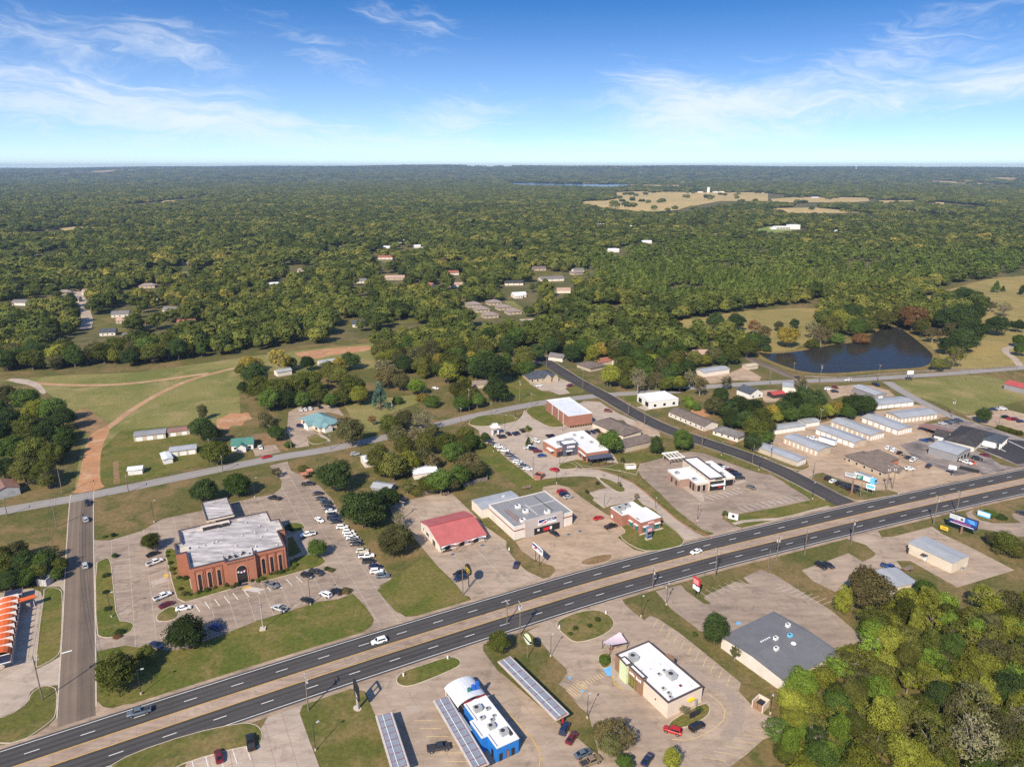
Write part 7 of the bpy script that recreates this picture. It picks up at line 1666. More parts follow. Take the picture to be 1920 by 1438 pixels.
# ------------------------------------------------------------------ signs
PERP = R(28.5 - 90)
def sign(name, label, f, base, rot, cat='sign', k=.88):
    o = thing(name, label, cat, g(f, *base), rot); o.scale = (k, k, k); return o
e = sign('pylon_sign', 'white and blue ABC sign on two posts beside the auto parts lot', 'Z2', (375, 1400), PERP)
for x in (-2.0, 1.2): MB().tube((x, 0, 0), (x, 0, 5.6), .14, n=6).obj('post', DARKST, e)
p = MB().box(-4.2, 3.4, -.25, .25, 5.4, 8.0).obj('panel', WHITEP, e)
MB().box(-4.1, 3.3, -.28, -.25, 6.9, 7.9).obj('blue_band', NAVYP, p); q = MB(); q.poly([(-4.1, -.30, 5.7), (-.9, -.30, 6.2), (-.9, -.30, 7.3)]); q.obj('red_wedge', REDP, p)
text(p, 'ABC', (1.2, -.30, 6.9), FRONT, 1.8, WHITEP, .02); text(p, 'ABC', (1.25, -.29, 6.85), FRONT, 2.0, REDTRIM, .01)
text(p, 'ABC', (-.4, .28, 6.6), (math.pi / 2, 0, math.pi), 2.0, NAVYP, .02)
e = sign('octagonal_sign', 'black octagonal store sign with gold lettering bars on one post', 'Y3', (880, 895), PERP)
MB().tube((0, 0, 0), (0, 0, 6), .2, n=6).obj('post', DARKST, e)
m_ = MB(); n = 8
pts = [(2.6 * math.cos(math.pi * (i + .5) / 4), 2.3 * math.sin(math.pi * (i + .5) / 4) + 7.6) for i in range(8)]
m_.poly([(x, -.3, z) for x, z in pts]); m_.poly([(x, .3, z) for x, z in pts[::-1]])
for i in range(8): m_.poly([(pts[i][0], -.3, pts[i][1]), (pts[i][0], .3, pts[i][1]), (pts[(i + 1) % 8][0], .3, pts[(i + 1) % 8][1]), (pts[(i + 1) % 8][0], -.3, pts[(i + 1) % 8][1])])
p = m_.obj('panel', BLACKP, e)
for z, hw in ((8.1, 1.7), (7.4, 2.0), (6.5, 1.3)): MB().box(-hw, hw, -.34, -.30, z - .16, z + .16).obj('gold_bar', YELP, p)
e = sign('empty_sign_frame', 'dark empty sign frame on a thick post in the drive-in lawn', 'R6', (142, 775), PERP)
MB().tube((0, 0, 0), (0, 0, 6.0), .38, .3, n=8).obj('post', GREYP, e)
p = MB().box(-2.2, -1.9, -.3, .3, 4.4, 9.5).box(1.9, 2.2, -.3, .3, 4.4, 9.5).box(-1.9, 1.9, -.3, .3, 9.2, 9.5).box(-1.9, 1.9, -.3, .3, 6.2, 6.5).box(-1.9, 1.9, -.3, .3, 4.4, 4.7).box(-.12, .12, -.2, .2, 6.5, 9.2).obj('frame', BLACKP, e)
MB().box(-1.9, 1.9, -.12, .12, 4.7, 6.2).obj('panel', GREYW, p)
e = sign('oval_sign', 'pale green oval sign with a dark stripe beside the pale canopy', 'Y4', (985, 1362), PERP)
MB().tube((0, 0, 0), (0, 0, 6.4), .12, n=6).obj('post', SEAMRUST, e)
m_ = MB(); pts = [(2.0 * math.cos(t * math.pi / 8), 1.75 * math.sin(t * math.pi / 8) + 7.4) for t in range(16)]
m_.poly([(x, -.25, z) for x, z in pts]); m_.poly([(x, .25, z) for x, z in pts[::-1]])
for i in range(16): m_.poly([(pts[i][0], -.25, pts[i][1]), (pts[i][0], .25, pts[i][1]), (pts[(i + 1) % 16][0], .25, pts[(i + 1) % 16][1]), (pts[(i + 1) % 16][0], -.25, pts[(i + 1) % 16][1])])
p = m_.obj('panel', GREENW, e); MB().box(-2.3, 2.3, -.32, .32, 7.0, 7.6).obj('stripe', BLACKP, p); MB().box(-2.2, 2.2, -.36, .36, 6.75, 6.95).obj('white_stripe', WHITEP, p)
e = sign('shop_sign', 'red sign over a white board on a black post by the grey store lot', 'Y2', (1345, 1065), PERP)
MB().tube((0, 0, 0), (0, 0, 5.0), .2, n=6).obj('post', BLACKP, e)
p = MB().box(-1.7, 1.7, -.3, .3, 5.0, 7.6).obj('red_panel', REDP, e)
for z in (6.9, 6.2, 5.5): MB().box(-1.3, 1.3, -.34, -.30, z - .2, z + .2).obj('letter_band', PINKP, p)
MB().box(-1.6, 1.6, -.22, .22, 2.6, 4.2).obj('message_board', WHITEP, e)
e = sign('monument_sign', 'tall grey sign tower on a pale base in front of the brick diner', 'Z6', (515, 1310), R(28.5))
MB().box(-1.5, 1.5, -.7, .7, 0, .8).obj('base', KERB, e)
MB().box(-1.3, 1.3, -.5, .5, .8, 6.4).obj('tower', mat('blue_grey_panel', (.17, .21, .28), .6, .06, .8), e)
for z0, z1, mm in ((1.2, 1.9, NAVYP), (2.6, 3.9, BLACKP), (4.2, 5.6, PINKP)): MB().box(-1.1, 1.1, -.54, -.5, z0, z1).obj('sign_panel', mm, e)
e = sign('tall_billboard', 'tall billboard on a brown post above the row of dark cars', 'Z8', (340, 1000), PERP + R(25))
MB().tube((0, 0, 0), (0, 0, 9), .5, .42, n=10).obj('post', SEAMRUST, e)
MB().box(-4.4, 4.4, -.5, .5, 8.3, 8.7).obj('catwalk', SEAMRUST, e)
for x0, x1, mm in ((-4.0, 1.0, mat('pale_sign_face', (.50, .53, .55), .5)), (1.2, 4.2, TEALG)):
    p = MB().box(x0, x1, -.25, .25, 8.9, 11.0).obj('panel', mm, e)
    for k in range(3): MB().box(x0 + .4, x1 - .6 - .4 * k, -.29, -.25, 10.4 - k * .55, 10.65 - k * .55).obj('letter_band', [SLATEB, GREYW, ACM][k] if mm is not TEALG else GREENW, p)
e = sign('blue_billboard', 'large blue and white billboard on a single post beside the highway', 'Z7', (740, 838), PERP + R(10))
MB().tube((0, 0, 0), (0, 0, 3.8), .45, n=10).obj('post', SEAMRUST, e)
p = MB().box(-5.7, 5.7, -.5, .5, 3.6, 8.2).obj('panel', BLACKP, e)
MB().box(-5.5, 5.5, -.54, -.5, 3.8, 5.8).obj('navy_face', NAVYP, p); MB().box(-5.5, .6, -.54, -.5, 5.8, 8.0).obj('white_face', mat('dim_white_face', (.55, .57, .60), .5), p); MB().box(.6, 5.5, -.54, -.5, 5.8, 8.0).obj('blue_face', BLUEP, p)
MB().box(-3.8, 3.3, -.58, -.54, 4.7, 5.4).obj('red_lettering_band', mat('muted_red', (.32, .07, .20), .5), p); MB().box(-4.9, 4.6, -.58, -.54, 4.1, 4.35).obj('white_lettering_band', WHITEP, p)
for k in range(4): MB().box(1.7 + k * .3, 4.3 + k * .2, -.58, -.54, 7.5 - k * .45, 7.7 - k * .45).obj('pale_lettering_band', SKYP, p)
for k in range(3): MB().box(-5.0, -1.9, -.58, -.54, 7.4 - k * .45, 7.5 - k * .45).obj('grey_lettering_band', ACM, p)
MB().dome(-.5, -.56, 6.4, .6, .06, .8).obj('portrait_shape', BLACKP, p)
MB().box(-5.9, 5.9, .5, .9, 3.4, 3.6).obj('catwalk', STEEL, e)
e = sign('yellow_board', 'small yellow roadside sign left of the blue billboard', 'Z7', (350, 800), PERP + R(10))
p = MB().box(-1.6, 1.6, -.12, .12, .9, 2.6).obj('panel', YELP, e); MB().box(-1.0, 1.0, -.15, -.12, 1.5, 2.0).obj('letter_band', SEAMRUST, p)
for x in (-1.3, 1.3): MB().tube((x, 0, 0), (x, 0, 1.0), .08, n=6).obj('post', DARKST, e)
e = sign('pale_blue_board', 'pale blue monument sign at the far right driveway', 'Z7', (1245, 480), PERP + R(10))
MB().box(-2.6, 2.6, -.3, .3, .3, 2.8).obj('panel', SKYP, e); MB().box(-2.4, 2.4, -.34, -.30, 1.1, 2.6).obj('face', WHITEP, e)
e = sign('roadside_sign', 'small blue-white sign on the grass below the tall billboard', 'Z8', (790, 990), PERP + R(20))
for x in (-1.2, 1.2): MB().tube((x, 0, 0), (x, 0, 3), .12, n=6).obj('post', STEEL, e)
p = MB().box(-2.0, 2.0, -.3, .3, 2.6, 5.2).obj('panel', WHITEP, e); MB().box(-1.8, 1.8, -.34, -.3, 3.2, 4.8).obj('blue_face', SKYP, p)
e = sign('monument_sign', 'low white monument sign with a dark emblem at the medical office entrance', 'S2', (1510, 735), R(-30))
MB().box(-2.2, 2.2, -.4, .4, 0, 2.8).obj('slab', CAPWHITE, e); MB().tube((0, -.41, 1.7), (0, -.45, 1.7), .75, n=12).obj('emblem', BLACKP, e)
e = sign('pole_sign', 'small white sign on a dark post at the tyre shop frontage', 'S4', (1265, 1015), R(-35))
MB().tube((0, 0, 0), (0, 0, 4), .2, n=6).obj('post', DARKST, e); MB().box(-1.8, 1.8, -.25, .25, 3.6, 5.6).obj('panel', WHITEP, e)
e = sign('banner_board', 'low dark banner board in front of the tyre shop', 'S4', (1425, 980), R(-40))
MB().box(-4.5, 4.5, -.1, .1, .6, 2.2).obj('board', BLACKP, e)
for x in (-4, 4): MB().tube((x, 0, 0), (x, 0, 2.2), .1, n=6).obj('post', DARKST, e)
e = sign('white_billboard', 'white billboard on paired legs beside the pond road', 'S4', (885, 162), R(5))
MB().box(-2.4, 2.4, -.3, .3, 5.0, 7.8).obj('panel', WHITEP, e)
for x in (-1.9, 0, 1.9): MB().tube((x, 0, 0), (x, 0, 5.1), .22, n=8).obj('leg', DARKST, e)
e = sign('menu_board', 'drive-through menu board and speaker beside the quick-service restaurant', 'R7', (1160, 945), R(29), 'menu board')
MB().box(-1.9, 1.9, -.2, .2, .9, 2.6).obj('panel', BLACKP, e); MB().box(-1.7, 1.7, .2, .24, 1.6, 2.5).obj('face', WHITEP, e); MB().tube((0, 0, 0), (0, 0, .9), .15, n=6).obj('post', DARKST, e)
e = sign('stop_sign', 'red stop sign at the corner of the back road and side street', 'R1', (722, 955), R(-60))
MB().tube((0, 0, 0), (0, 0, 2.6), .05, n=6).obj('post', STEEL, e); MB().tube((0, -.04, 2.5), (0, .0, 2.5), .42, n=8).obj('plate', REDP, e)
e = thing('flagpole', 'flagpole with a limp striped flag at the bank front lawn', 'flagpole', g('R3', 192, 505), R(10))
MB().tube((0, 0, 0), (0, 0, 12.5), .11, .06, n=8).obj('pole', ALU, e); MB().box(-.9, .9, -.9, .9, 0, .5).obj('plinth', KERB, e)
m_ = MB()
for k in range(7):
    m_.box(.08, .32 + .05 * (k % 3), -.04 - .06 * (k % 2), .06 + .04 * (k % 3), 7.0 + k * .3, 7.3 + k * .3, k % 3)
m_.obj('flag', [mat('faded_red', (.30, .09, .10), .8), ACM, NAVYP], e)
# fences
def fence(label, f, pts, h, m_, name='wooden_fence', n=2.4):
    P = [g(f, *q) for q in pts]; e = thing(name, label, 'fence', (0, 0, 0))
    for a, c in zip(P, P[1:]):
        L = math.dist(a, c); k = max(1, int(L / n)); ux, uy = (c[0] - a[0]) / L, (c[1] - a[1]) / L
        for i in range(k):
            s0, s1 = i * L / k + .04, (i + 1) * L / k - .04; z = h * rnd.uniform(.93, 1.05)
            q = [(a[0] + ux * s0 - uy * .04, a[1] + uy * s0 + ux * .04), (a[0] + ux * s1 - uy * .04, a[1] + uy * s1 + ux * .04), (a[0] + ux * s1 + uy * .04, a[1] + uy * s1 - ux * .04), (a[0] + ux * s0 + uy * .04, a[1] + uy * s0 - ux * .04)]
            MB().prism(q, .05, z).obj('fence_panel', m_, e)
        for i in range(k + 1): MB().tube((a[0] + ux * i * L / k, a[1] + uy * i * L / k, 0), (a[0] + ux * i * L / k, a[1] + uy * i * L / k, h + .1), .08, n=5).obj('post', m_, e)
fence('grey board fence behind the red-roofed store lot', 'R5', [(183, 412), (235, 392), (320, 375)], 1.9, WOODW)
fence('grey board fence at the back right of the red-roofed store lot', 'R5', [(375, 352), (480, 330), (610, 298)], 1.9, WOODW)
fence('grey board fence curving beside the dull green trees', 'R5', [(725, 285), (830, 250), (900, 232), (885, 195)], 1.9, WOODW)
fence('low rail fence beside the pond road', 'S7', [(760, 640), (930, 650), (1150, 632), (1400, 612), (1700, 602), (1890, 588)], 1.1, WOODW, 'rail_fence', 9)
fence('grey block wall beside the back road at the round island', 'S1', [(40, 965), (130, 935), (235, 920), (235, 870)], 1.6, WOODW)
# small things on the lots
for lab, f, x, y in (('rusty trailer frame in the back corner of the red-roofed store lot', 'R5', 592, 335), ('junk pallet pile behind the auto parts store', 'R5', 1180, 290), ('trailer frame beside the pale shed', 'S5', 1080, 800)):
    e = thing('scrap_trailer', lab, 'scrap', g(f, x, y), R(20))
    MB().box(-1.8, 1.8, -.9, .9, .5, .65).obj('deck', SEAMRUST, e)
    for sx in (-1, 1): MB().tube((.2, sx - .1, .35), (.2, sx + .1, .35), .35, n=10).obj('wheel', TYRE, e)
    for k in range(4): MB().box(-1.7 + k, -1.2 + k, -.7, .6, .65, .95 + .1 * k).obj('load', WOODW, e)
for lab, f, x, y in (('white bollard cap on the drive-in island, left', 'R6', 533, 490), ('white bollard cap on the drive-in island, right', 'R6', 912, 342), ('white bollard on the oval grass island, left', 'R7', 188, 297), ('white bollard on the oval grass island, right', 'R7', 522, 195), ('white marker post in the grass by the red-roofed store', 'R5', 1055, 735)):
    e = thing('bollard', lab, 'bollard', g(f, x, y)); MB().tube((0, 0, 0), (0, 0, .9), .28, .24, n=10).obj('post', CAPWHITE, e); MB().dome(0, 0, .9, .26, .26, .2).obj('cap', CAPWHITE, e)
for lab, f, x, y in (('storm drain grate in front of the red-roofed store', 'R5', 648, 765), ('painted blue drain cover by the auto parts store', 'R5', 1485, 622), ('painted blue drain cover nearer the auto parts entrance', 'R5', 1565, 598), ('painted drain cover right of the red-roofed store door', 'R5', 862, 700)):
    e = thing('drain_cover', lab, 'drain cover', g(f, x, y), R(28)); MB().box(-.9, .9, -.7, .7, .05, .075).obj('frame', ACM, e); MB().box(-.75, .75, -.55, .55, .075, .085).obj('grate', SLATEB, e)
for k in range(6):
    bx_, by_ = sv(35.7, 313.3, 5); x0_, y0_ = bx_ + math.cos(R(20)) * (1.0 + k * 1.9) - math.sin(R(20)) * -6, by_ + math.sin(R(20)) * (1.0 + k * 1.9) + math.cos(R(20)) * -6
    e = thing('patio_table', 'rusty round patio table in the row beyond the slate porch roof of the brick restaurant', 'table', (x0_, y0_), R(20), 'patio tables')
    MB().tube((0, 0, 0), (0, 0, .72), .05, n=6).obj('leg', SEAMRUST, e); MB().tube((0, 0, .72), (0, 0, .76), .5, n=10).obj('table_top', SEAMRUST, e)
    for s_ in (-.75, .75):
        e = thing('patio_chair', 'rusty patio chair at a round table beyond the slate porch roof of the brick restaurant', 'chair', (x0_ + s_ * math.cos(R(20)), y0_ + s_ * math.sin(R(20))), R(20), 'patio chairs')
        MB().box(-.2, .2, -.2, .2, .40, .46).obj('seat', SEAMRUST, e); b_ = .2 if s_ > 0 else -.2
        MB().box(b_ - .03, b_ + .03, -.2, .2, .46, .9).obj('backrest', SEAMRUST, e)
        for lx in (-.17, .17):
            for ly in (-.17, .17): MB().box(lx - .025, lx + .025, ly - .025, ly + .025, 0, .4).obj('leg', SEAMRUST, e)
# ------------------------------------------------------------------ vegetation
def leafmat(name, mode):
    m_ = bpy.data.materials.new(name); m_.use_nodes = True; m_.node_tree.nodes.clear(); nb = NB(m_.node_tree)
    oi = nb.n('ShaderNodeObjectInfo'); at_ = nb.n('ShaderNodeAttribute', attribute_name='tint')
    if mode == 'object':
        col = oi.outputs['Color']
    else:
        loc = oi.outputs['Location']
        n1 = nb.noise(loc, .0035, 3.0, .6); n2 = nb.noise(loc, .02, 2.0, .6)
        v = nb.m('ADD', nb.m('MULTIPLY', oi.outputs['Random'], .42), nb.m('ADD', nb.m('MULTIPLY', nb.ramp(n1, .35, .65), .28), nb.m('MULTIPLY', nb.ramp(n2, .35, .65), .26)))
        rp = nb.n('ShaderNodeValToRGB'); nb.l(v, rp.inputs[0]); els = rp.color_ramp.elements
        tones = mode
        while len(els) < len(tones): els.new(.5)
        for e_, (p, c) in zip(els, tones): e_.position = p; e_.color = (*c, 1)
        col = rp.outputs[0]
    k = nb.m('MULTIPLY_ADD', at_.outputs['Fac'], 1.15, .50)
    rr = nb.m('MULTIPLY_ADD', oi.outputs['Random'], .55, .68)
    k = nb.m('MULTIPLY', k, rr)
    col = nb.mix(1.0, col, nb.comb(k, k, nb.m('MULTIPLY', k, .92)), 'MULTIPLY')
    d = nb.n('ShaderNodeBsdfDiffuse'); t = nb.n('ShaderNodeBsdfTranslucent'); mx = nb.n('ShaderNodeMixShader'); mx.inputs[0].default_value = .22
    nb.l(col, d.inputs[0]); nb.l(nb.mix(1.0, col, (1.25, 1.2, .55), 'MULTIPLY'), t.inputs[0]); nb.l(d.outputs[0], mx.inputs[1]); nb.l(t.outputs[0], mx.inputs[2])
    out = nb.n('ShaderNodeOutputMaterial'); nb.l(mx.outputs[0], out.inputs[0])
    return m_
LEAF = leafmat('foliage', 'object')
WOODLAND = leafmat('woodland_foliage', [(0.0, (.046, .064, .020)), (.25, (.074, .096, .026)), (.52, (.108, .126, .032)), (.74, (.158, .156, .038)), (.92, (.240, .195, .048)), (1.0, (.26, .15, .056))])
PINEF = leafmat('pine_foliage', [(0.0, (.078, .110, .026)), (.4, (.105, .142, .032)), (.7, (.130, .156, .038)), (1.0, (.16, .155, .044))])
BARK = mat('bark', (.16, .125, .10), .95, .2, 1.2)
BARKP = mat('pale_bark', (.27, .23, .185), .95, .15, 1.2)
def crown(seed, shape, clumps, leaves, size, soft=.35):
    rg = np.random.default_rng(seed); cs, rs = [], []
    lobes = rg.normal(size=(7, 3)); lobes /= np.linalg.norm(lobes, axis=1)[:, None]
    n = 0
    while n < clumps:
        d = rg.normal(size=3); d /= np.linalg.norm(d)
        r = rg.uniform(.35, 1.0) ** .5
        if shape == 'cone':
            z = rg.uniform(.10, .98); rad = (1 - z) * .95 + .07; a = rg.uniform(0, 2 * np.pi); q = rad * rg.uniform(.5, 1) ** .5
            c = np.array([q * np.cos(a), q * np.sin(a), .12 + z * 1.88]); rc = .13 + .20 * (1 - z)
        elif shape == 'pine':
            z = rg.uniform(.35, 1.0); rad = .85 * (1 - (z - .35) / .65 * .75); a = rg.uniform(0, 2 * np.pi); q = rad * rg.uniform(.3, 1) ** .5
            c = np.array([q * np.cos(a), q * np.sin(a), z * 1.9]); rc = rg.uniform(.18, .30)
        elif shape == 'shrub':
            c = d * r * np.array([.72, .72, .75]); c[2] = abs(c[2]) * 1.15 + .35; rc = rg.uniform(.28, .42)
        elif shape == 'tall':
            lf = .80 + .34 * max(0.0, float((lobes @ d).max())) ** 5; c = d * r * np.array([.70, .70, .92]) * lf; c[2] += 1.05; rc = rg.uniform(.15, .34)
        else:
            if d[2] < -.75: continue
            lf = .80 + .34 * max(0.0, float((lobes @ d).max())) ** 5; c = d * r * np.array([.78, .78, .70]) * lf; c[2] += 1.08; rc = rg.uniform(.15, .36)
            if shape == 'sparse': rc *= .75
        cs.append(c); rs.append(rc); n += 1
    cs, rs = np.array(cs), np.array(rs)
    idx = np.repeat(np.arange(clumps), leaves); N = len(idx)
    d = rg.normal(size=(N, 3)); d /= np.linalg.norm(d, axis=1)[:, None]
    d[:, 2] = np.where((d[:, 2] < -.35) & (rg.random(N) < .6), -d[:, 2], d[:, 2])
    rad = rs[idx] * rg.uniform(.62, 1.05, N)
    P = cs[idx] + d * rad[:, None] * np.array([1.1, 1.1, .85])
    P[:, 2] = np.maximum(P[:, 2], .06)
    oc = P - np.array([0, 0, .75]); oc /= np.linalg.norm(oc, axis=1)[:, None]
    nr = d * .7 + oc * soft + rg.normal(size=(N, 3)) * (.42 if soft < .5 else .30); nr /= np.linalg.norm(nr, axis=1)[:, None]
    a = np.cross(nr, rg.normal(size=(N, 3))); a /= np.linalg.norm(a, axis=1)[:, None]; b_ = np.cross(nr, a)
    s = (size * rg.uniform(.6, 1.35, N))[:, None]
    V = np.stack([P - a * s, P + b_ * s * .62, P + a * s, P - b_ * s * .62], 1).reshape(-1, 3)
    tint = np.clip(np.repeat(rg.uniform(.25, .8, clumps), leaves) + rg.uniform(-.25, .25, N) * (1 if soft < .5 else .5), 0, 1)
    me = bpy.data.meshes.new('crown_' + shape)
    me.vertices.add(N * 4); me.vertices.foreach_set('co', V.ravel())
    me.loops.add(N * 4); me.loops.foreach_set('vertex_index', np.arange(N * 4))
    me.polygons.add(N); me.polygons.foreach_set('loop_start', np.arange(N) * 4)
    me.update(calc_edges=True)
    at_ = me.attributes.new('tint', 'FLOAT', 'FACE'); at_.data.foreach_set('value', tint.astype(np.float32))
    return me
def trunk(seed, shape, bark):
    rg = random.Random(seed); m_ = MB(); hi = dict(cone=1.8, pine=1.7, tall=1.3, shrub=.7).get(shape, 1.05)
    m_.tube((0, 0, 0), (rg.uniform(-.04, .04), rg.uniform(-.04, .04), hi), .075, .028, n=7)
    for k in range({'sparse': 14, 'bare': 26, 'shrub': 4, 'cone': 0, 'pine': 4}.get(shape, 7)):
        a = rg.uniform(0, 6.28); z = rg.uniform(.35, hi * .85); l = rg.uniform(.4, .8); e_ = rg.uniform(.45, 1.1)
        q = (math.cos(a) * l * math.cos(e_), math.sin(a) * l * math.cos(e_), z + l * math.sin(e_))
        m_.tube((0, 0, z), q, .030 if shape != 'bare' else .022, .012, n=5)
        if shape in ('sparse', 'bare'):
            for j in range(3):
                a2 = a + rg.uniform(-.9, .9); l2 = rg.uniform(.2, .42); e2 = rg.uniform(.3, 1.2)
                m_.tube(q, (q[0] + math.cos(a2) * l2 * math.cos(e2), q[1] + math.sin(a2) * l2 * math.cos(e2), q[2] + l2 * math.sin(e2)), .014, .006, n=4)
    return m_.data('trunk_' + shape, bark)
TP = {}
for shape, n, cl, lv, sz in (('round', 5, 100, 120, .043), ('tall', 3, 90, 110, .041), ('shrub', 2, 40, 110, .056), ('cone', 2, 80, 60, .052), ('sparse', 2, 52, 46, .048), ('pine', 1, 50, 60, .055), ('bare', 2, 44, 40, .040)):
    TP[shape] = []
    for k in range(n):
        me = crown(100 + k * 7 + len(shape), shape if shape != 'bare' else 'sparse', cl, lv, sz); me.materials.append(LEAF)
        TP[shape].append((me, trunk(k + 5, shape, BARKP if shape in ('bare', 'sparse') else BARK)))
TCOL = dict(dark=(.040, .060, .020), green=(.060, .092, .022), bright=(.115, .165, .028), olive=(.098, .100, .028), yg=(.150, .155, .028), gold=(.215, .170, .036), rust=(.165, .090, .042), dull=(.085, .083, .036), brown=(.115, .095, .044), grey=(.135, .126, .072), teal=(.060, .098, .078), moss=(.075, .085, .020))
TWORD = dict(dark='dark green', green='green', bright='bright green', olive='olive green', yg='yellow-green', gold='golden', rust='rust-coloured', dull='dull green', brown='brownish', grey='grey bare', teal='blue-green', moss='mossy green')
NTREE = 0
TREES = []
def plant(x, y, r, h, shape, colour, label, group=None, name=None):
    global NTREE
    NTREE += 1
    me, tk = TP[shape][NTREE % len(TP[shape])]
    o = thing(name or ('shrub' if shape == 'shrub' else 'tree'), label, 'shrub' if shape == 'shrub' else 'tree', (x, y, .02), rnd.uniform(0, 6.28), group)
    o.scale = (r, r, h / 2)
    c = TCOL[colour]; v = rnd.uniform(1.0, 1.42)
    k = link('crown', me, o); k.color = (c[0] * v, c[1] * v, c[2] * v, 1)
    link('trunk', tk, o)
    TREES.append((x, y, r))
    return o
def tpx(f, x, y, w, ratio):
    fs = FR[f][2]; z = 4.0
    for _ in range(3):
        X, Y = g(f, x, y, z); dep = Y * CP - (z - CAM_H) * SP
        wm = w / fs * dep / FPX; h = wm * ratio; z = .55 * h
    return X, Y, wm / 2, h
def grove(f, where, group, items):
    """items: (x, y, crown width in picture, colour, shape, height ratio); labelled by colour and order from the left"""
    its = [(i + ('round', .92))[:6] if len(i) == 4 else ((i + (.92,))[:6] if len(i) == 5 else i) for i in items]
    its.sort(key=lambda q: q[0])
    cnt = {}; ks = lambda q: (q[3], 'tree' if q[4] in ('round', 'tall') else q[4])
    for it in its: cnt[ks(it)] = cnt.get(ks(it), 0) + 1
    seen = {}
    for x, y, w, c, s_, ra in its:
        k = (c, 'tree' if s_ in ('round', 'tall') else s_); seen[k] = seen.get(k, 0) + 1
        X, Y, r, h = tpx(f, x, y, w, ra)
        kind = {'cone': 'conical tree', 'shrub': 'shrub', 'bare': 'half-bare tree', 'sparse': 'sparse tree', 'pine': 'pine tree'}.get(s_, 'tree')
        n = '' if cnt[k] == 1 else f', {ORD[seen[k] - 1]} from left'
        plant(X, Y, r, h, s_, c, f'{TWORD[c]} {kind} {where}{n}', group if len(its) > 1 else None)
grove('R1', 'beside the drive-through canopy behind the bank', 'trees behind the bank', [(1452, 900, 225, 'dark', 'round', .85), (1682, 855, 218, 'green', 'round', .85), (1067, 1262, 150, 'moss', 'round', .9), (803, 1212, 42, 'dark', 'shrub', .9), (740, 1228, 40, 'green', 'shrub', .6), (812, 1358, 50, 'dark', 'shrub', .9)])
grove('R1', 'in the dense grove left of the dirt drive', 'grove left of the dirt drive', [(40, 230, 190, 'dull'), (180, 250, 200, 'green'), (260, 330, 190, 'yg'), (370, 330, 210, 'green'), (440, 390, 190, 'dark'), (60, 400, 220, 'dark'), (190, 450, 230, 'moss'), (330, 480, 220, 'dark'), (450, 520, 170, 'green'), (80, 600, 220, 'green'), (220, 610, 230, 'moss'), (360, 640, 190, 'moss'), (440, 600, 150, 'dark'), (20, 740, 190, 'dark'), (170, 760, 220, 'olive'), (310, 770, 200, 'moss'), (330, 830, 140, 'olive'), (480, 470, 120, 'dull', 'sparse'), (-40, 500, 230, 'dark'), (-30, 330, 200, 'green')])
grove('R1', 'near the sheds and the green-roofed cottage', 'trees near the sheds', [(1435, 345, 90, 'dull', 'tall', 1.3), (1425, 460, 190, 'dark'), (1500, 500, 160, 'dark'), (1530, 625, 210, 'moss'), (1475, 640, 130, 'green')])
grove('R2', 'at the bank lot corner by the highway', 'corner trees at the bank lot', [(785, 775, 305, 'moss', 'round', .92), (990, 668, 150, 'moss', 'round', .95), (1262, 520, 295, 'dark', 'round', .85), (715, 132, 62, 'dark', 'shrub', .5), (715, 245, 52, 'dark', 'shrub', .5), (730, 357, 60, 'dark', 'shrub', .5), (810, 512, 75, 'dark', 'shrub', .6), (795, 545, 70, 'rust', 'shrub', .4)])
grove('R2', 'in the thicket above the car wash', 'thicket above the car wash', [(40, 60, 190, 'moss'), (170, 40, 200, 'dark'), (300, 40, 190, 'green'), (400, 60, 130, 'moss'), (60, 170, 170, 'dark'), (170, 150, 150, 'green'), (260, 110, 150, 'moss'), (380, 130, 100, 'green'), (-30, 20, 200, 'olive'), (-40, 180, 170, 'dark'), (110, -30, 170, 'dull'), (350, -30, 110, 'dull', 'sparse')])
grove('R4', 'along the right edge of the bank lot', 'trees right of the bank lot', [(1305, 195, 300, 'dark', 'round', .85), (1520, 440, 390, 'dark', 'round', .8), (1730, 345, 110, 'dark', 'round', .9), (1172, 745, 152, 'green', 'round', 1.0), (1742, 690, 260, 'dull', 'round', .9), (870, 178, 95, 'dull', 'sparse', .9), (1065, 138, 90, 'olive', 'shrub', .7), (1392, 1055, 95, 'brown', 'shrub', .55), (1248, 893, 50, 'dark', 'shrub', .7), (1285, 905, 60, 'dull', 'shrub', .5), (1010, 862, 48, 'bright', 'shrub', 1.0), (500, 1015, 42, 'dark', 'shrub', 1.0)])
for k, (x, y) in enumerate(((55, 800), (75, 850), (90, 895), (105, 930), (140, 960), (190, 960), (60, 770), (150, 1045), (180, 1080), (225, 1090), (290, 1070), (350, 1050), (410, 1038), (540, 1030), (575, 1012), (690, 985), (735, 985), (765, 970), (830, 935), (870, 925), (910, 915), (950, 905), (990, 890), (940, 590), (965, 575), (985, 600))):
    X, Y, r, h = tpx('R4', x, y, 34 + 10 * (k % 3), .75)
    plant(X, Y, r, h, 'shrub', ['dark', 'green', 'moss', 'brown', 'dark'][k % 5], f'small shrub in the bed around the bank, {ORD[k]} from the left', 'shrubs around the bank')
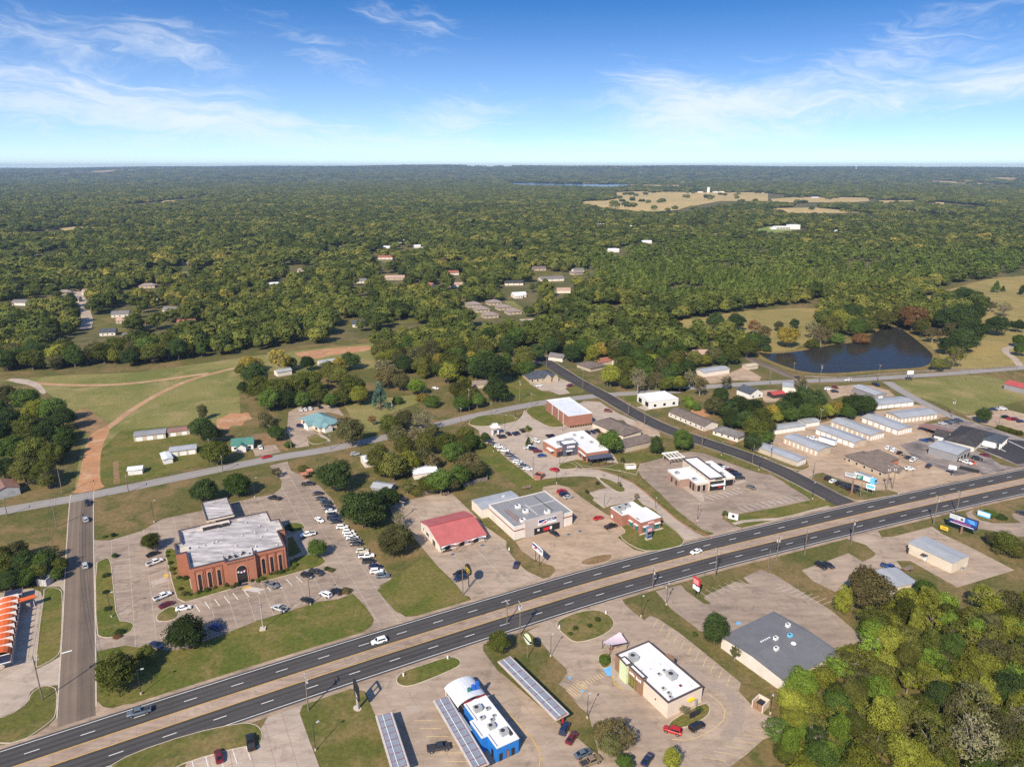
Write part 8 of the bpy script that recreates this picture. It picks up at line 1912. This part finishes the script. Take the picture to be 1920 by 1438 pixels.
grove('R5', 'behind the red-roofed store', 'trees behind the red-roofed store', [(120, 60, 210, 'olive'), (220, 120, 240, 'olive'), (330, 90, 200, 'yg'), (150, 140, 150, 'moss'), (430, 60, 190, 'dull', 'round', .8), (500, 90, 150, 'brown', 'sparse'), (760, 110, 230, 'brown', 'round', .8), (820, 150, 160, 'dull'), (700, 190, 190, 'green'), (560, 225, 220, 'green'), (470, 250, 170, 'moss'), (640, 250, 140, 'dull'), (390, 290, 120, 'olive', 'shrub', .8), (320, 270, 130, 'olive', 'sparse'), (75, 390, 250, 'dark'), (180, 350, 190, 'dark'), (40, 470, 200, 'green'), (250, 640, 270, 'dull', 'round', .85), (260, 510, 130, 'grey', 'bare', 1.2), (650, 25, 190, 'green'), (600, -40, 200, 'moss'), (450, -40, 200, 'olive'), (300, -20, 170, 'olive')])
grove('R6', 'between the highway and the pale canopy', 'tree beside the pale canopy', [(1358, 192, 225, 'moss', 'round', 1.0)])
grove('R7', 'around the quick-service restaurant', 'trees around the quick-service restaurant', [(1312, 290, 235, 'dark', 'tall', 1.15), (1455, 470, 95, 'dull', 'sparse', 1.4), (590, 1020, 230, 'brown', 'sparse', .9), (510, 1040, 200, 'brown', 'round', .8), (660, 1090, 210, 'brown', 'sparse', .9), (560, 1130, 220, 'dull', 'round', .8), (655, 1262, 150, 'green', 'round', .9), (1000, 1240, 165, 'yg', 'tall', 1.3), (512, 508, 95, 'green', 'shrub', .8), (1166, 332, 46, 'green', 'shrub', .9), (1195, 870, 60, 'green', 'shrub', .8), (305, 288, 44, 'dark', 'shrub', .9), (405, 270, 40, 'dark', 'shrub', 1.0), (462, 225, 50, 'dark', 'shrub', .8), (265, 330, 44, 'green', 'shrub', .7), (1090, 885, 90, 'grey', 'bare', 1.0)])
grove('S1', 'around the brick restaurant and brown-roofed office', 'trees near the brick restaurant', [(1432, 535, 262, 'green', 'round', .95), (1872, 580, 155, 'dark', 'tall', 1.05), (660, 545, 65, 'green', 'cone', 1.6), (655, 410, 45, 'moss', 'sparse', 1.4), (1555, 715, 50, 'dark', 'sparse', 1.2), (1315, 930, 45, 'dark', 'shrub', .9), (1212, 1015, 45, 'dark', 'sparse', 1.3), (1525, 945, 55, 'dull', 'sparse', 1.2), (250, 500, 110, 'green'), (60, 470, 200, 'olive'), (120, 540, 190, 'green'), (30, 600, 180, 'moss'), (200, 570, 100, 'green')])
grove('S2', 'behind and beside the medical office', 'trees near the medical office', [(1060, 30, 200, 'green', 'round', .9), (818, 72, 140, 'dark', 'tall', 1.1), (640, 525, 60, 'rust', 'bare', 1.2), (1440, 665, 50, 'green', 'shrub', .8), (1465, 690, 40, 'dark', 'shrub', .8), (1425, 690, 36, 'moss', 'shrub', .7)])
grove('S3', 'in the belt beside the storage yard', 'belt beside the storage yard', [(197, 672, 195, 'green', 'round', .95), (480, 380, 200, 'dull', 'round', .9), (540, 290, 180, 'dark'), (590, 170, 130, 'dull', 'sparse', 1.1), (610, 420, 210, 'dark'), (700, 380, 220, 'dark'), (820, 400, 220, 'dark', 'round', .9), (640, 500, 200, 'dark'), (760, 510, 210, 'dark'), (900, 480, 200, 'moss'), (850, 590, 260, 'moss', 'round', .95), (960, 560, 170, 'moss'), (820, 700, 190, 'dark'), (930, 660, 170, 'green'), (920, 400, 130, 'brown'), (1005, 430, 140, 'gold'), (1050, 490, 120, 'yg'), (1100, 400, 180, 'dark'), (1180, 330, 200, 'dark'), (1280, 300, 230, 'dark', 'round', .9), (1390, 330, 220, 'dark'), (1180, 460, 180, 'green'), (1310, 430, 190, 'green'), (1420, 440, 150, 'moss'), (1255, 190, 150, 'brown', 'sparse', 1.2), (1500, 430, 150, 'yg'), (1580, 410, 170, 'gold', 'round', .9), (270, 350, 130, 'bright', 'shrub', .8), (310, 380, 110, 'green', 'shrub', .8), (240, 310, 110, 'bright', 'shrub', .7), (180, 180, 150, 'moss'), (260, 130, 150, 'grey', 'bare', 1.3), (350, 200, 160, 'brown', 'sparse', 1.2), (80, 170, 140, 'green'), (970, 690, 90, 'dark', 'shrub', .8)])
grove('S4', 'near the storage yard and the gravel yard', 'trees near the storage yard', [(380, 370, 250, 'dark', 'round', .9), (500, 380, 230, 'dark', 'round', .95), (330, 430, 170, 'green'), (1560, 468, 155, 'dark', 'round', .95), (230, 420, 150, 'moss')])
for k in range(6):
    X, Y, r, h = tpx('S4', 1710 + k * 34, 570 + k * 10, 75, .8)
    plant(X, Y, r, h, 'shrub', 'moss', f'clipped green hedge shrub by the gravel lane, {ORD[k]} from the left', 'hedge by the gravel lane')
grove('S5', 'right of the workshop pad', 'trees right of the workshop', [(1800, 600, 190, 'moss', 'round', .95), (1880, 650, 150, 'olive'), (1710, 570, 130, 'dull'), (1680, 380, 110, 'green', 'shrub', .6), (1760, 410, 90, 'dark', 'shrub', .5), (1740, 640, 110, 'dull', 'shrub', .7)])
grove('S6', 'in the wood north of the back road', 'trees north of the back road', [(760, 210, 150, 'dark', 'round', 1.1), (820, 170, 150, 'moss', 'round', 1.1), (1010, 220, 170, 'green', 'round', 1.1), (1160, 240, 150, 'gold', 'round', 1.0), (1350, 250, 170, 'dark', 'round', 1.0), (1450, 300, 160, 'green', 'round', 1.0), (1560, 310, 170, 'moss', 'round', 1.0), (1780, 320, 170, 'olive', 'round', 1.0), (1870, 380, 150, 'dark', 'round', 1.0), (1320, 470, 120, 'brown', 'sparse', 1.1), (1560, 500, 120, 'dull', 'sparse', 1.2), (1690, 520, 130, 'moss', 'round', 1.0), (400, 200, 190, 'dark', 'round', 1.0), (460, 130, 190, 'green', 'round', 1.0), (350, 90, 190, 'moss', 'round', 1.0), (200, 230, 190, 'olive', 'round', 1.0), (90, 330, 170, 'gold', 'round', 1.0), (240, 140, 180, 'dark', 'round', 1.0)])
grove('S6', 'around the stone house and far cross street', 'trees near the stone house', [(1245, 448, 205, 'yg', 'round', .95), (540, 300, 220, 'olive', 'round', .95), (560, 390, 160, 'green'), (470, 400, 120, 'moss'), (640, 260, 170, 'dark'), (300, 560, 240, 'dark', 'round', .9), (340, 590, 170, 'green'), (270, 380, 330, 'dark', 'round', .85), (140, 400, 180, 'dark'), (80, 620, 190, 'olive'), (150, 650, 150, 'green'), (40, 520, 160, 'yg'), (20, 680, 150, 'green'), (930, 260, 170, 'dark', 'round', 1.0), (1090, 280, 150, 'yg', 'tall', 1.1), (1290, 280, 150, 'moss'), (1370, 500, 130, 'moss', 'round', 1.0), (1470, 470, 170, 'grey', 'bare', 1.5), (1620, 470, 130, 'brown', 'bare', 1.4), (1700, 440, 150, 'dark'), (1810, 510, 130, 'yg', 'round', 1.0), (1760, 400, 150, 'green'), (1890, 470, 110, 'grey', 'bare', 1.5), (1550, 420, 130, 'green'), (1650, 360, 180, 'dark'), (1430, 380, 130, 'dull')])
grove('S7', 'around the pond', 'trees around the pond', [(672, 420, 132, 'gold', 'round', .9), (340, 385, 125, 'olive'), (290, 340, 110, 'dark'), (395, 345, 110, 'dark'), (490, 370, 90, 'rust', 'sparse', 1.1), (545, 400, 100, 'brown', 'sparse', 1.0), (545, 445, 80, 'dark'), (480, 455, 110, 'green'), (622, 368, 60, 'dull'), (705, 355, 60, 'dark'), (560, 480, 60, 'dark', 'shrub', .8), (805, 380, 100, 'grey', 'sparse', 1.1), (850, 410, 130, 'brown', 'sparse', .9), (800, 450, 90, 'moss', 'shrub', .8), (900, 360, 130, 'olive'), (950, 330, 120, 'yg'), (930, 420, 100, 'green', 'shrub', .8), (1040, 380, 110, 'green'), (1105, 360, 100, 'moss'), (1115, 320, 70, 'rust'), (1060, 420, 110, 'rust', 'shrub', .7), (1020, 300, 130, 'dark'), (1180, 330, 120, 'olive'), (1260, 310, 120, 'olive'), (1335, 320, 150, 'rust', 'round', .95), (1420, 300, 140, 'moss'), (1380, 370, 110, 'olive'), (1440, 410, 120, 'brown', 'sparse', .8), (1520, 330, 150, 'dark'), (1600, 320, 170, 'dark'), (1660, 290, 120, 'dark'), (1550, 400, 140, 'dull'), (1640, 400, 170, 'dark'), (1600, 440, 150, 'dark'), (1520, 470, 110, 'dark'), (1555, 520, 115, 'olive', 'sparse', 1.2), (1460, 570, 85, 'olive'), (1510, 570, 70, 'dull'), (1600, 208, 140, 'dark', 'round', .7), (1475, 205, 88, 'yg'), (1470, 235, 60, 'dull', 'shrub', .7), (1782, 362, 138, 'dark', 'round', .8), (1890, 365, 80, 'dark'), (1745, 262, 70, 'dull', 'sparse'), (1815, 275, 90, 'grey', 'bare', .9), (1775, 160, 50, 'green', 'cone', 1.2), (1810, 172, 26, 'dark', 'cone', 1.2), (1912, 180, 40, 'dark', 'tall', 1.2), (1905, 490, 80, 'green', 'round', 1.0), (1895, 445, 80, 'green')])
grove('S8', 'in the grove between the field and the clinic', 'grove above the clinic', [(180, 330, 160, 'gold', 'round', .9), (130, 370, 110, 'olive'), (250, 320, 110, 'gold', 'sparse', 1.0), (410, 290, 190, 'gold', 'sparse', 1.1), (500, 320, 120, 'olive'), (230, 410, 230, 'dark'), (140, 500, 100, 'dark'), (270, 500, 220, 'moss'), (400, 520, 220, 'moss'), (330, 590, 190, 'green'), (540, 480, 210, 'moss'), (470, 580, 170, 'dark'), (620, 320, 130, 'dark'), (640, 450, 210, 'moss'), (700, 540, 200, 'moss'), (590, 590, 150, 'green'), (790, 380, 190, 'olive'), (870, 410, 170, 'olive'), (940, 300, 160, 'dark', 'round', .9), (860, 330, 130, 'gold'), (960, 500, 220, 'moss', 'round', .95), (880, 560, 160, 'moss'), (1010, 560, 170, 'yg'), (800, 600, 130, 'green')])
grove('S8', 'on the grass right of the clinic', 'trees right of the clinic', [(1165, 562, 140, 'teal', 'cone', 1.6), (1440, 492, 155, 'bright', 'round', .9), (1302, 585, 100, 'green', 'shrub', .85), (1110, 745, 75, 'rust', 'sparse', 1.2), (1230, 420, 220, 'brown', 'round', .8), (1330, 460, 150, 'dull'), (1200, 350, 180, 'grey', 'sparse', .9), (1490, 560, 130, 'gold', 'shrub', .7), (1560, 590, 150, 'green', 'shrub', .8), (1680, 390, 190, 'yg', 'round', .9), (1620, 300, 160, 'gold', 'sparse', 1.0), (1540, 230, 150, 'olive', 'tall', 1.2), (1470, 330, 150, 'olive'), (1760, 520, 170, 'olive'), (1800, 600, 130, 'green'), (1880, 560, 130, 'dark'), (950, 830, 230, 'dull', 'round', 1.0), (900, 780, 150, 'brown', 'sparse', 1.1), (340, 780, 180, 'dull', 'sparse', 1.1), (390, 840, 140, 'green'), (300, 720, 110, 'dull', 'sparse', 1.2), (480, 920, 80, 'green', 'shrub', .8), (1250, 780, 190, 'moss'), (1360, 740, 170, 'dull'), (1490, 740, 200, 'grey', 'bare', 1.1), (1300, 860, 190, 'dull'), (1440, 860, 200, 'brown', 'sparse', .9), (1560, 820, 120, 'dull')])
# the thicket at the lower right: bushes and young trees, crowded
THICK = gp('R8', (150, 1010), (140, 900), (260, 910), (420, 780), (600, 650), (690, 600), (720, 480), (780, 470), (900, 370), (1000, 340), (1230, 380), (1400, 400), (1600, 340), (1900, 420), (1950, 1500), (150, 1600), (130, 1180))
x0, x1 = min(p[0] for p in THICK), max(p[0] for p in THICK); y0, y1 = min(p[1] for p in THICK), max(p[1] for p in THICK)
ux, kk = 0, 0
spots = []
yy = y0
while yy < y1:
    xx = x0 + (3.0 if int((yy - y0) / 5.2) % 2 else 0)
    while xx < x1:
        p = (xx + rnd.uniform(-1.8, 1.8), yy + rnd.uniform(-1.8, 1.8)); xx += 6.0
        if inside(*p, THICK) and not any(e_.name.startswith('grey_roof') and math.dist(p, (73, 158)) < 0 for e_ in ()): spots.append(p)
    yy += 5.2
grove('R8', 'rising from the thicket behind the grey-roofed store', 'tall trees in the thicket', [(760, 220, 330, 'brown', 'round', .95), (590, 300, 150, 'yg', 'tall', 1.3), (1020, 280, 160, 'yg'), (1140, 240, 170, 'green', 'round', 1.0), (860, 1080, 260, 'yg', 'tall', 1.25), (560, 1180, 190, 'bright', 'tall', 1.4), (225, 1260, 175, 'bright', 'tall', 1.5), (400, 1220, 170, 'dark', 'sparse', 1.2), (1450, 1000, 330, 'dull', 'sparse', 1.1), (1480, 1240, 420, 'grey', 'bare', 1.0), (1200, 1250, 300, 'olive', 'sparse', 1.1), (1000, 1320, 260, 'yg', 'round', 1.0), (720, 1330, 250, 'yg', 'shrub', 1.2), (1250, 950, 220, 'dark', 'round', 1.0), (1700, 900, 260, 'dark', 'round', 1.0), (1700, 500, 220, 'yg', 'round', 1.0), (1780, 1100, 200, 'grey', 'bare', 1.2)])
spots.sort(key=lambda p: proj(p[0], p[1], 2)[0]); bc = {}
for k, p in enumerate(spots):
    if NTREE > 560: break
    hgt_ = rnd.uniform(3.6, 7.6) + max(0.0, (p[0] - 85) * .06); c = rnd.choice(['moss', 'moss', 'green', 'olive', 'olive', 'yg', 'yg', 'yg', 'dull', 'bright', 'bright'])
    bc[c] = bc.get(c, -1) + 1
    plant(p[0], p[1], rnd.uniform(2.8, 5.6), hgt_, rnd.choice(['round', 'shrub', 'shrub', 'tall', 'sparse']), c, f'{TWORD[c]} bush in the lower right thicket, {ORD[bc[c]]} of that colour from the left', 'bushes of the lower right thicket', 'bush')
def vin(X, Y, poly):
    c = np.zeros(X.shape, bool); n = len(poly)
    for i in range(n):
        xi, yi = poly[i]; xj, yj = poly[i - 1]
        if yi == yj: continue
        c ^= ((yi > Y) != (yj > Y)) & (X < (xj - xi) * (Y - yi) / (yj - yi) + xi)
    return c
def dline(X, Y, line):
    d = np.full(X.shape, 1e9)
    for a, c in zip(line, line[1:]):
        l2 = (c[0] - a[0]) ** 2 + (c[1] - a[1]) ** 2
        t = np.clip(((X - a[0]) * (c[0] - a[0]) + (Y - a[1]) * (c[1] - a[1])) / max(l2, 1e-6), 0, 1)
        d = np.minimum(d, np.hypot(X - a[0] - t * (c[0] - a[0]), Y - a[1] - t * (c[1] - a[1])))
    return d
# ------------------------------------------------------------------ woods to the horizon
WOODS = [(-420, 300), (2340, 300), (2340, 495), (1920, 516), (1790, 532), (1740, 546), (1640, 560), (1560, 572), (1535, 566), (1400, 582), (1255, 606), (1262, 620), (1330, 640), (1400, 640), (1430, 650), (1410, 672), (1385, 690), (1300, 700), (1240, 718), (1150, 712), (1100, 700), (1060, 690), (1028, 664), (1015, 668), (985, 685), (940, 700), (880, 715), (830, 715), (760, 705), (712, 690), (700, 640), (690, 634), (560, 648), (430, 666), (250, 687), (130, 693), (-420, 712)]
WOODS2 = [(1537, 575), (1640, 555), (1729, 545), (1835, 560), (1842, 597), (1771, 618), (1704, 621), (1683, 609), (1654, 603), (1615, 628), (1569, 640), (1541, 634)]
PINES = [(1100, 475), (1300, 455), (1600, 470), (1920, 482), (2200, 480), (2200, 500), (1900, 512), (1730, 535), (1540, 552), (1400, 568), (1260, 575), (1150, 555), (1090, 520)]
rg = np.random.default_rng(3)
def scatter(r0, r1, step, amax):
    n = int(r1 * math.sin(amax) / step) + 1; m2 = int(r1 / (step * .87)) + 1
    gx, gy = np.meshgrid(np.arange(-n, n + 1) * step, np.arange(0, m2 + 1) * step * .87)
    gx = gx + (np.arange(m2 + 1)[:, None] % 2) * step / 2
    X = (gx + rg.uniform(-.38, .38, gx.shape) * step).ravel(); Y = (gy + rg.uniform(-.38, .38, gy.shape) * step).ravel()
    r = np.hypot(X, Y); k = (r >= r0) & (r < r1) & (np.abs(np.arctan2(X, Y)) < amax)
    return X[k], Y[k]
fx, fy, fr_, fh, fk = [], [], [], [], []
bpy.context.view_layer.update()
BOX = []
for o in list(C.objects):
    if o.type == 'EMPTY' and o.get('category') in ('house', 'shop', 'clinic', 'shed', 'storage building', 'school', 'farm', 'warehouse', 'garage', 'shelter', 'barn', 'carport', 'building', 'restaurant', 'office'):
        pts = [ch.matrix_world @ __import__('mathutils').Vector(c_) for ch in o.children for c_ in ch.bound_box]
        if pts: BOX.append((min(p.x for p in pts), max(p.x for p in pts), min(p.y for p in pts), max(p.y for p in pts)))
for r0, r1, step, kinds, rr in ((240, 1000, 10.8, 'near', (4.2, 11.0)), (1000, 2600, 16.5, 'mid', (6.8, 15.0)), (2600, 6000, 25, 'far', (13, 20)), (6000, 16800, 75, 'horizon', (36, 60))):
    X, Y = scatter(r0, r1, step, R(44))
    PX = 960 + FPX * X / (Y * CP + CAM_H * SP); PY = 719 - FPX * (Y * SP - CAM_H * CP) / (Y * CP + CAM_H * SP)
    k = vin(PX, PY, WOODS) | (r0 >= 6000) | vin(PX, PY, WOODS2)
    for nm, p in SHEETS:
        if nm in ('ground',): continue
        if (max(q[1] for q in p) < r0 * .6) or (min(q[1] for q in p) > r1): continue
        near_ = nm in ('far_field', 'far_lake', 'playing_field', 'yard')
        cl_ = vin(X, Y, offset(ccw(list(p)), step * .3) if nm in ('far_field', 'far_lake') else p)
        if near_: cl_ |= vin(X, Y + (.07 if nm != 'yard' else .05) * Y, p) | vin(X, Y + .035 * Y, p)
        if nm == 'far_field': cl_ |= vin(X, Y + .105 * Y, p)                   # low ground in front keeps the clearing in view
        if nm == 'far_field': cl_ &= ~((rg.random(X.shape) < .10) & (np.sin(X * .013 + np.sin(Y * .011)) * np.sin(Y * .009) > .25))
        k &= ~cl_
    if r0 < 1000:
        for l_ in (BKL, SRL): k &= dline(X, Y, l_) > 9
        for a in (gp('Q5', (640, 630), (655, 560), (640, 500), (640, 460), (600, 390)), gp('Q7', (380, 640), (560, 630), (740, 612))): k &= dline(X, Y, a) > 8
    if r0 < 2600:
        for bx in BOX: k &= ~(((rg.random(X.shape) > .22) | (Y > bx[2] - 6)) & (X > bx[0] - 8) & (X < bx[1] + 8) & (Y > bx[2] - min(170, (15.0 if bx[2] > 560 else 3.0) * bx[2] / CAM_H)) & (Y < bx[3] + 4))
    if r0 < 2600:                                                   # small natural gaps
        k &= (np.sin(X * .031 + 2 * np.sin(Y * .017)) + np.sin(Y * .027 + 1.7 * np.sin(X * .021))) < 1.45
    X, Y, PX, PY = X[k], Y[k], PX[k], PY[k]
    pine = vin(PX, PY, PINES) if r0 < 2600 else np.zeros(X.shape, bool)
    if r0 == 240: 
        for tx, ty, tr in TREES:
            pass
    if r0 == 240 and TREES:
        T = np.array([(t[0], t[1]) for t in TREES]); keep = np.ones(X.shape, bool)
        for tx, ty in T: keep &= np.hypot(X - tx, Y - ty) > 5.0
        X, Y, PX, PY, pine = X[keep], Y[keep], PX[keep], PY[keep], pine[keep]
    rad = (rr[0] + (rr[1] - rr[0]) * rg.random(X.shape) ** 1.5) * np.where(pine, .72, 1.0)
    h = {'near': rad * 1.05 + rg.uniform(3.0, 8.5, X.shape), 'mid': rad * .8 + rg.uniform(4, 9, X.shape), 'far': rg.uniform(12, 19, X.shape), 'horizon': rg.uniform(14, 24, X.shape)}[kinds]
    base = {'near': 0, 'mid': 6, 'far': 10, 'horizon': 12}[kinds]
    kd = base + rg.integers(0, {'near': 4, 'mid': 3, 'far': 2, 'horizon': 2}[kinds], X.shape)
    kd = np.where(pine, {'near': 4, 'mid': 9}.get(kinds, 10), kd); h = np.where(pine, rg.uniform(12, 15, X.shape), h)
    fx.append(X); fy.append(Y); fr_.append(rad); fh.append(h); fk.append(kd)
fx, fy, fr_, fh, fk = (np.concatenate(q) for q in (fx, fy, fr_, fh, fk))
# the trees of the wood edge that show largest are trees of their own
order = np.argsort(fy); single = []
for i in order:
    if len(single) >= 110: break
    px_, py_ = proj(fx[i], fy[i], 6)
    if -30 < px_ < 1950: single.append(i)
single.sort(key=lambda i: proj(fx[i], fy[i], 6)[0])
seen = {}
for i in single:
    c = rnd.choice(['dark', 'green', 'green', 'moss', 'moss', 'olive', 'yg', 'dull']); px_, _ = proj(fx[i], fy[i], 6)
    zone = 'behind the field tracks' if px_ < 430 else ('behind the dirt clearing' if px_ < 700 else ('above the back road' if px_ < 1030 else ('beyond the cross street' if px_ < 1260 else 'around the pond road woods')))
    key = (c, zone); seen[key] = seen.get(key, 0) + 1
    n = seen[key]
    plant(fx[i], fy[i], fr_[i], fh[i], rnd.choice(['round', 'round', 'tall']), c, f'{TWORD[c]} tree at the wood edge {zone}, {ORD[n - 1]} from left', 'trees at the near wood edge')
keep = np.ones(fx.shape, bool); keep[single] = False
fx, fy, fr_, fh, fk = fx[keep], fy[keep], fr_[keep], fh[keep], fk[keep]
protos = bpy.data.collections.new('woodland_prototypes')
def lump(seed, n):
    """far canopy: several crowns grown together, seen from a kilometre or more"""
    q = np.random.default_rng(seed); bm = bmesh.new()
    for k in range(n):
        a, r = q.uniform(0, 6.28), q.uniform(0, .75) if n > 1 else 0
        s_ = q.uniform(.30, .50) if n > 1 else .9
        c = (r * math.cos(a), r * math.sin(a), q.uniform(.75, 1.35))
        res = bmesh.ops.create_icosphere(bm, subdivisions=2 if n < 8 else 1, radius=1.0)
        for v in res['verts']:
            j = 1 + q.uniform(-.20, .20)
            v.co = (c[0] + v.co.x * s_ * j, c[1] + v.co.y * s_ * j, max(.0, c[2] + v.co.z * .62 * j))
    me = bpy.data.meshes.new('canopy_lump'); bm.to_mesh(me); bm.free()
    at_ = me.attributes.new('tint', 'FLOAT', 'FACE'); at_.data.foreach_set('value', q.uniform(.05, .5, len(me.polygons)).astype(np.float32))  # tint set darker to stand in for self-shadow the solid lumps lack
    return me
names = []
for k in range(14):
    if k < 4: me = crown(300 + k, 'round', 44, 44, .095, .8); me.materials.append(WOODLAND)
    elif k < 6: me = crown(300 + k, 'pine', 34, 40, .095, .6); me.materials.append(PINEF)
    elif k < 9: me = crown(300 + k, 'round', 30, 20, .155, 1.0); me.materials.append(WOODLAND)
    elif k == 9: me = crown(300 + k, 'pine', 26, 20, .14, .8); me.materials.append(PINEF)
    else: me = lump(300 + k, 7 if k < 12 else 12); me.materials.append(WOODLAND)
    protos.objects.link(bpy.data.objects.new(f'woodland_prototype_{k:02d}', me))
N = len(fx)
me = bpy.data.meshes.new('woodland')
me.vertices.add(N)
fz = np.array([hill(a, c) for a, c in zip(fx, fy)]) - .1
me.vertices.foreach_set('co', np.stack([fx, fy, fz], 1).ravel())
a_ = me.attributes.new('kind_index', 'INT', 'POINT'); a_.data.foreach_set('value', fk.astype(np.int32))
a_ = me.attributes.new('size', 'FLOAT_VECTOR', 'POINT'); a_.data.foreach_set('vector', np.stack([fr_, fr_, fh / 2], 1).astype(np.float32).ravel())
a_ = me.attributes.new('turn', 'FLOAT_VECTOR', 'POINT'); a_.data.foreach_set('vector', np.stack([np.zeros(N), np.zeros(N), rg.uniform(0, 6.28, N)], 1).astype(np.float32).ravel())
wood = link('woodland', me); tag(wood, 'mixed green and autumn woodland stretching from the town to the horizon', 'woodland', kind='stuff')
ng = bpy.data.node_groups.new('woodland_scatter', 'GeometryNodeTree')
ng.interface.new_socket('Geometry', in_out='INPUT', socket_type='NodeSocketGeometry'); ng.interface.new_socket('Geometry', in_out='OUTPUT', socket_type='NodeSocketGeometry')
gi, go = ng.nodes.new('NodeGroupInput'), ng.nodes.new('NodeGroupOutput')
ip = ng.nodes.new('GeometryNodeInstanceOnPoints'); ci = ng.nodes.new('GeometryNodeCollectionInfo')
ci.inputs['Collection'].default_value = protos; ci.inputs['Separate Children'].default_value = True; ci.inputs['Reset Children'].default_value = True
def attr(nm, dt):
    q = ng.nodes.new('GeometryNodeInputNamedAttribute'); q.data_type = dt; q.inputs['Name'].default_value = nm; return q.outputs['Attribute']
ng.links.new(gi.outputs[0], ip.inputs['Points']); ng.links.new(ci.outputs[0], ip.inputs['Instance']); ip.inputs['Pick Instance'].default_value = True
ng.links.new(attr('kind_index', 'INT'), ip.inputs['Instance Index']); ng.links.new(attr('size', 'FLOAT_VECTOR'), ip.inputs['Scale'])
ng.links.new(attr('turn', 'FLOAT_VECTOR'), ip.inputs['Rotation']); ng.links.new(ip.outputs[0], go.inputs[0])
wood.modifiers.new('scatter', 'NODES').node_group = ng
# forest floor under the near woods
fl = [at(min(2300, max(-400, p[0])), max(p[1], 330)) for p in WOODS]
tag(sheet('woodland_floor', fl, .004, FLOOR), kind='structure')
# ------------------------------------------------------------------ air
hz, nb, bs = newmat('haze_air'); hz.node_tree.nodes.clear(); nb = NB(hz.node_tree)
pv = nb.n('ShaderNodeVolumePrincipled'); pv.inputs['Density'].default_value = 6e-5; pv.inputs['Color'].default_value = (.55, .74, 1.0, 1); pv.inputs['Anisotropy'].default_value = .2
ho = nb.n('ShaderNodeOutputMaterial'); nb.l(pv.outputs[0], ho.inputs['Volume'])
hb = MB().box(-17800, 17800, -17800, 17800, -50, 190).obj('haze', hz); tag(hb, 'thin blue haze over the far woods', 'haze', kind='stuff')
print('trees', NTREE, 'woodland', N, 'objects', len(C.objects))
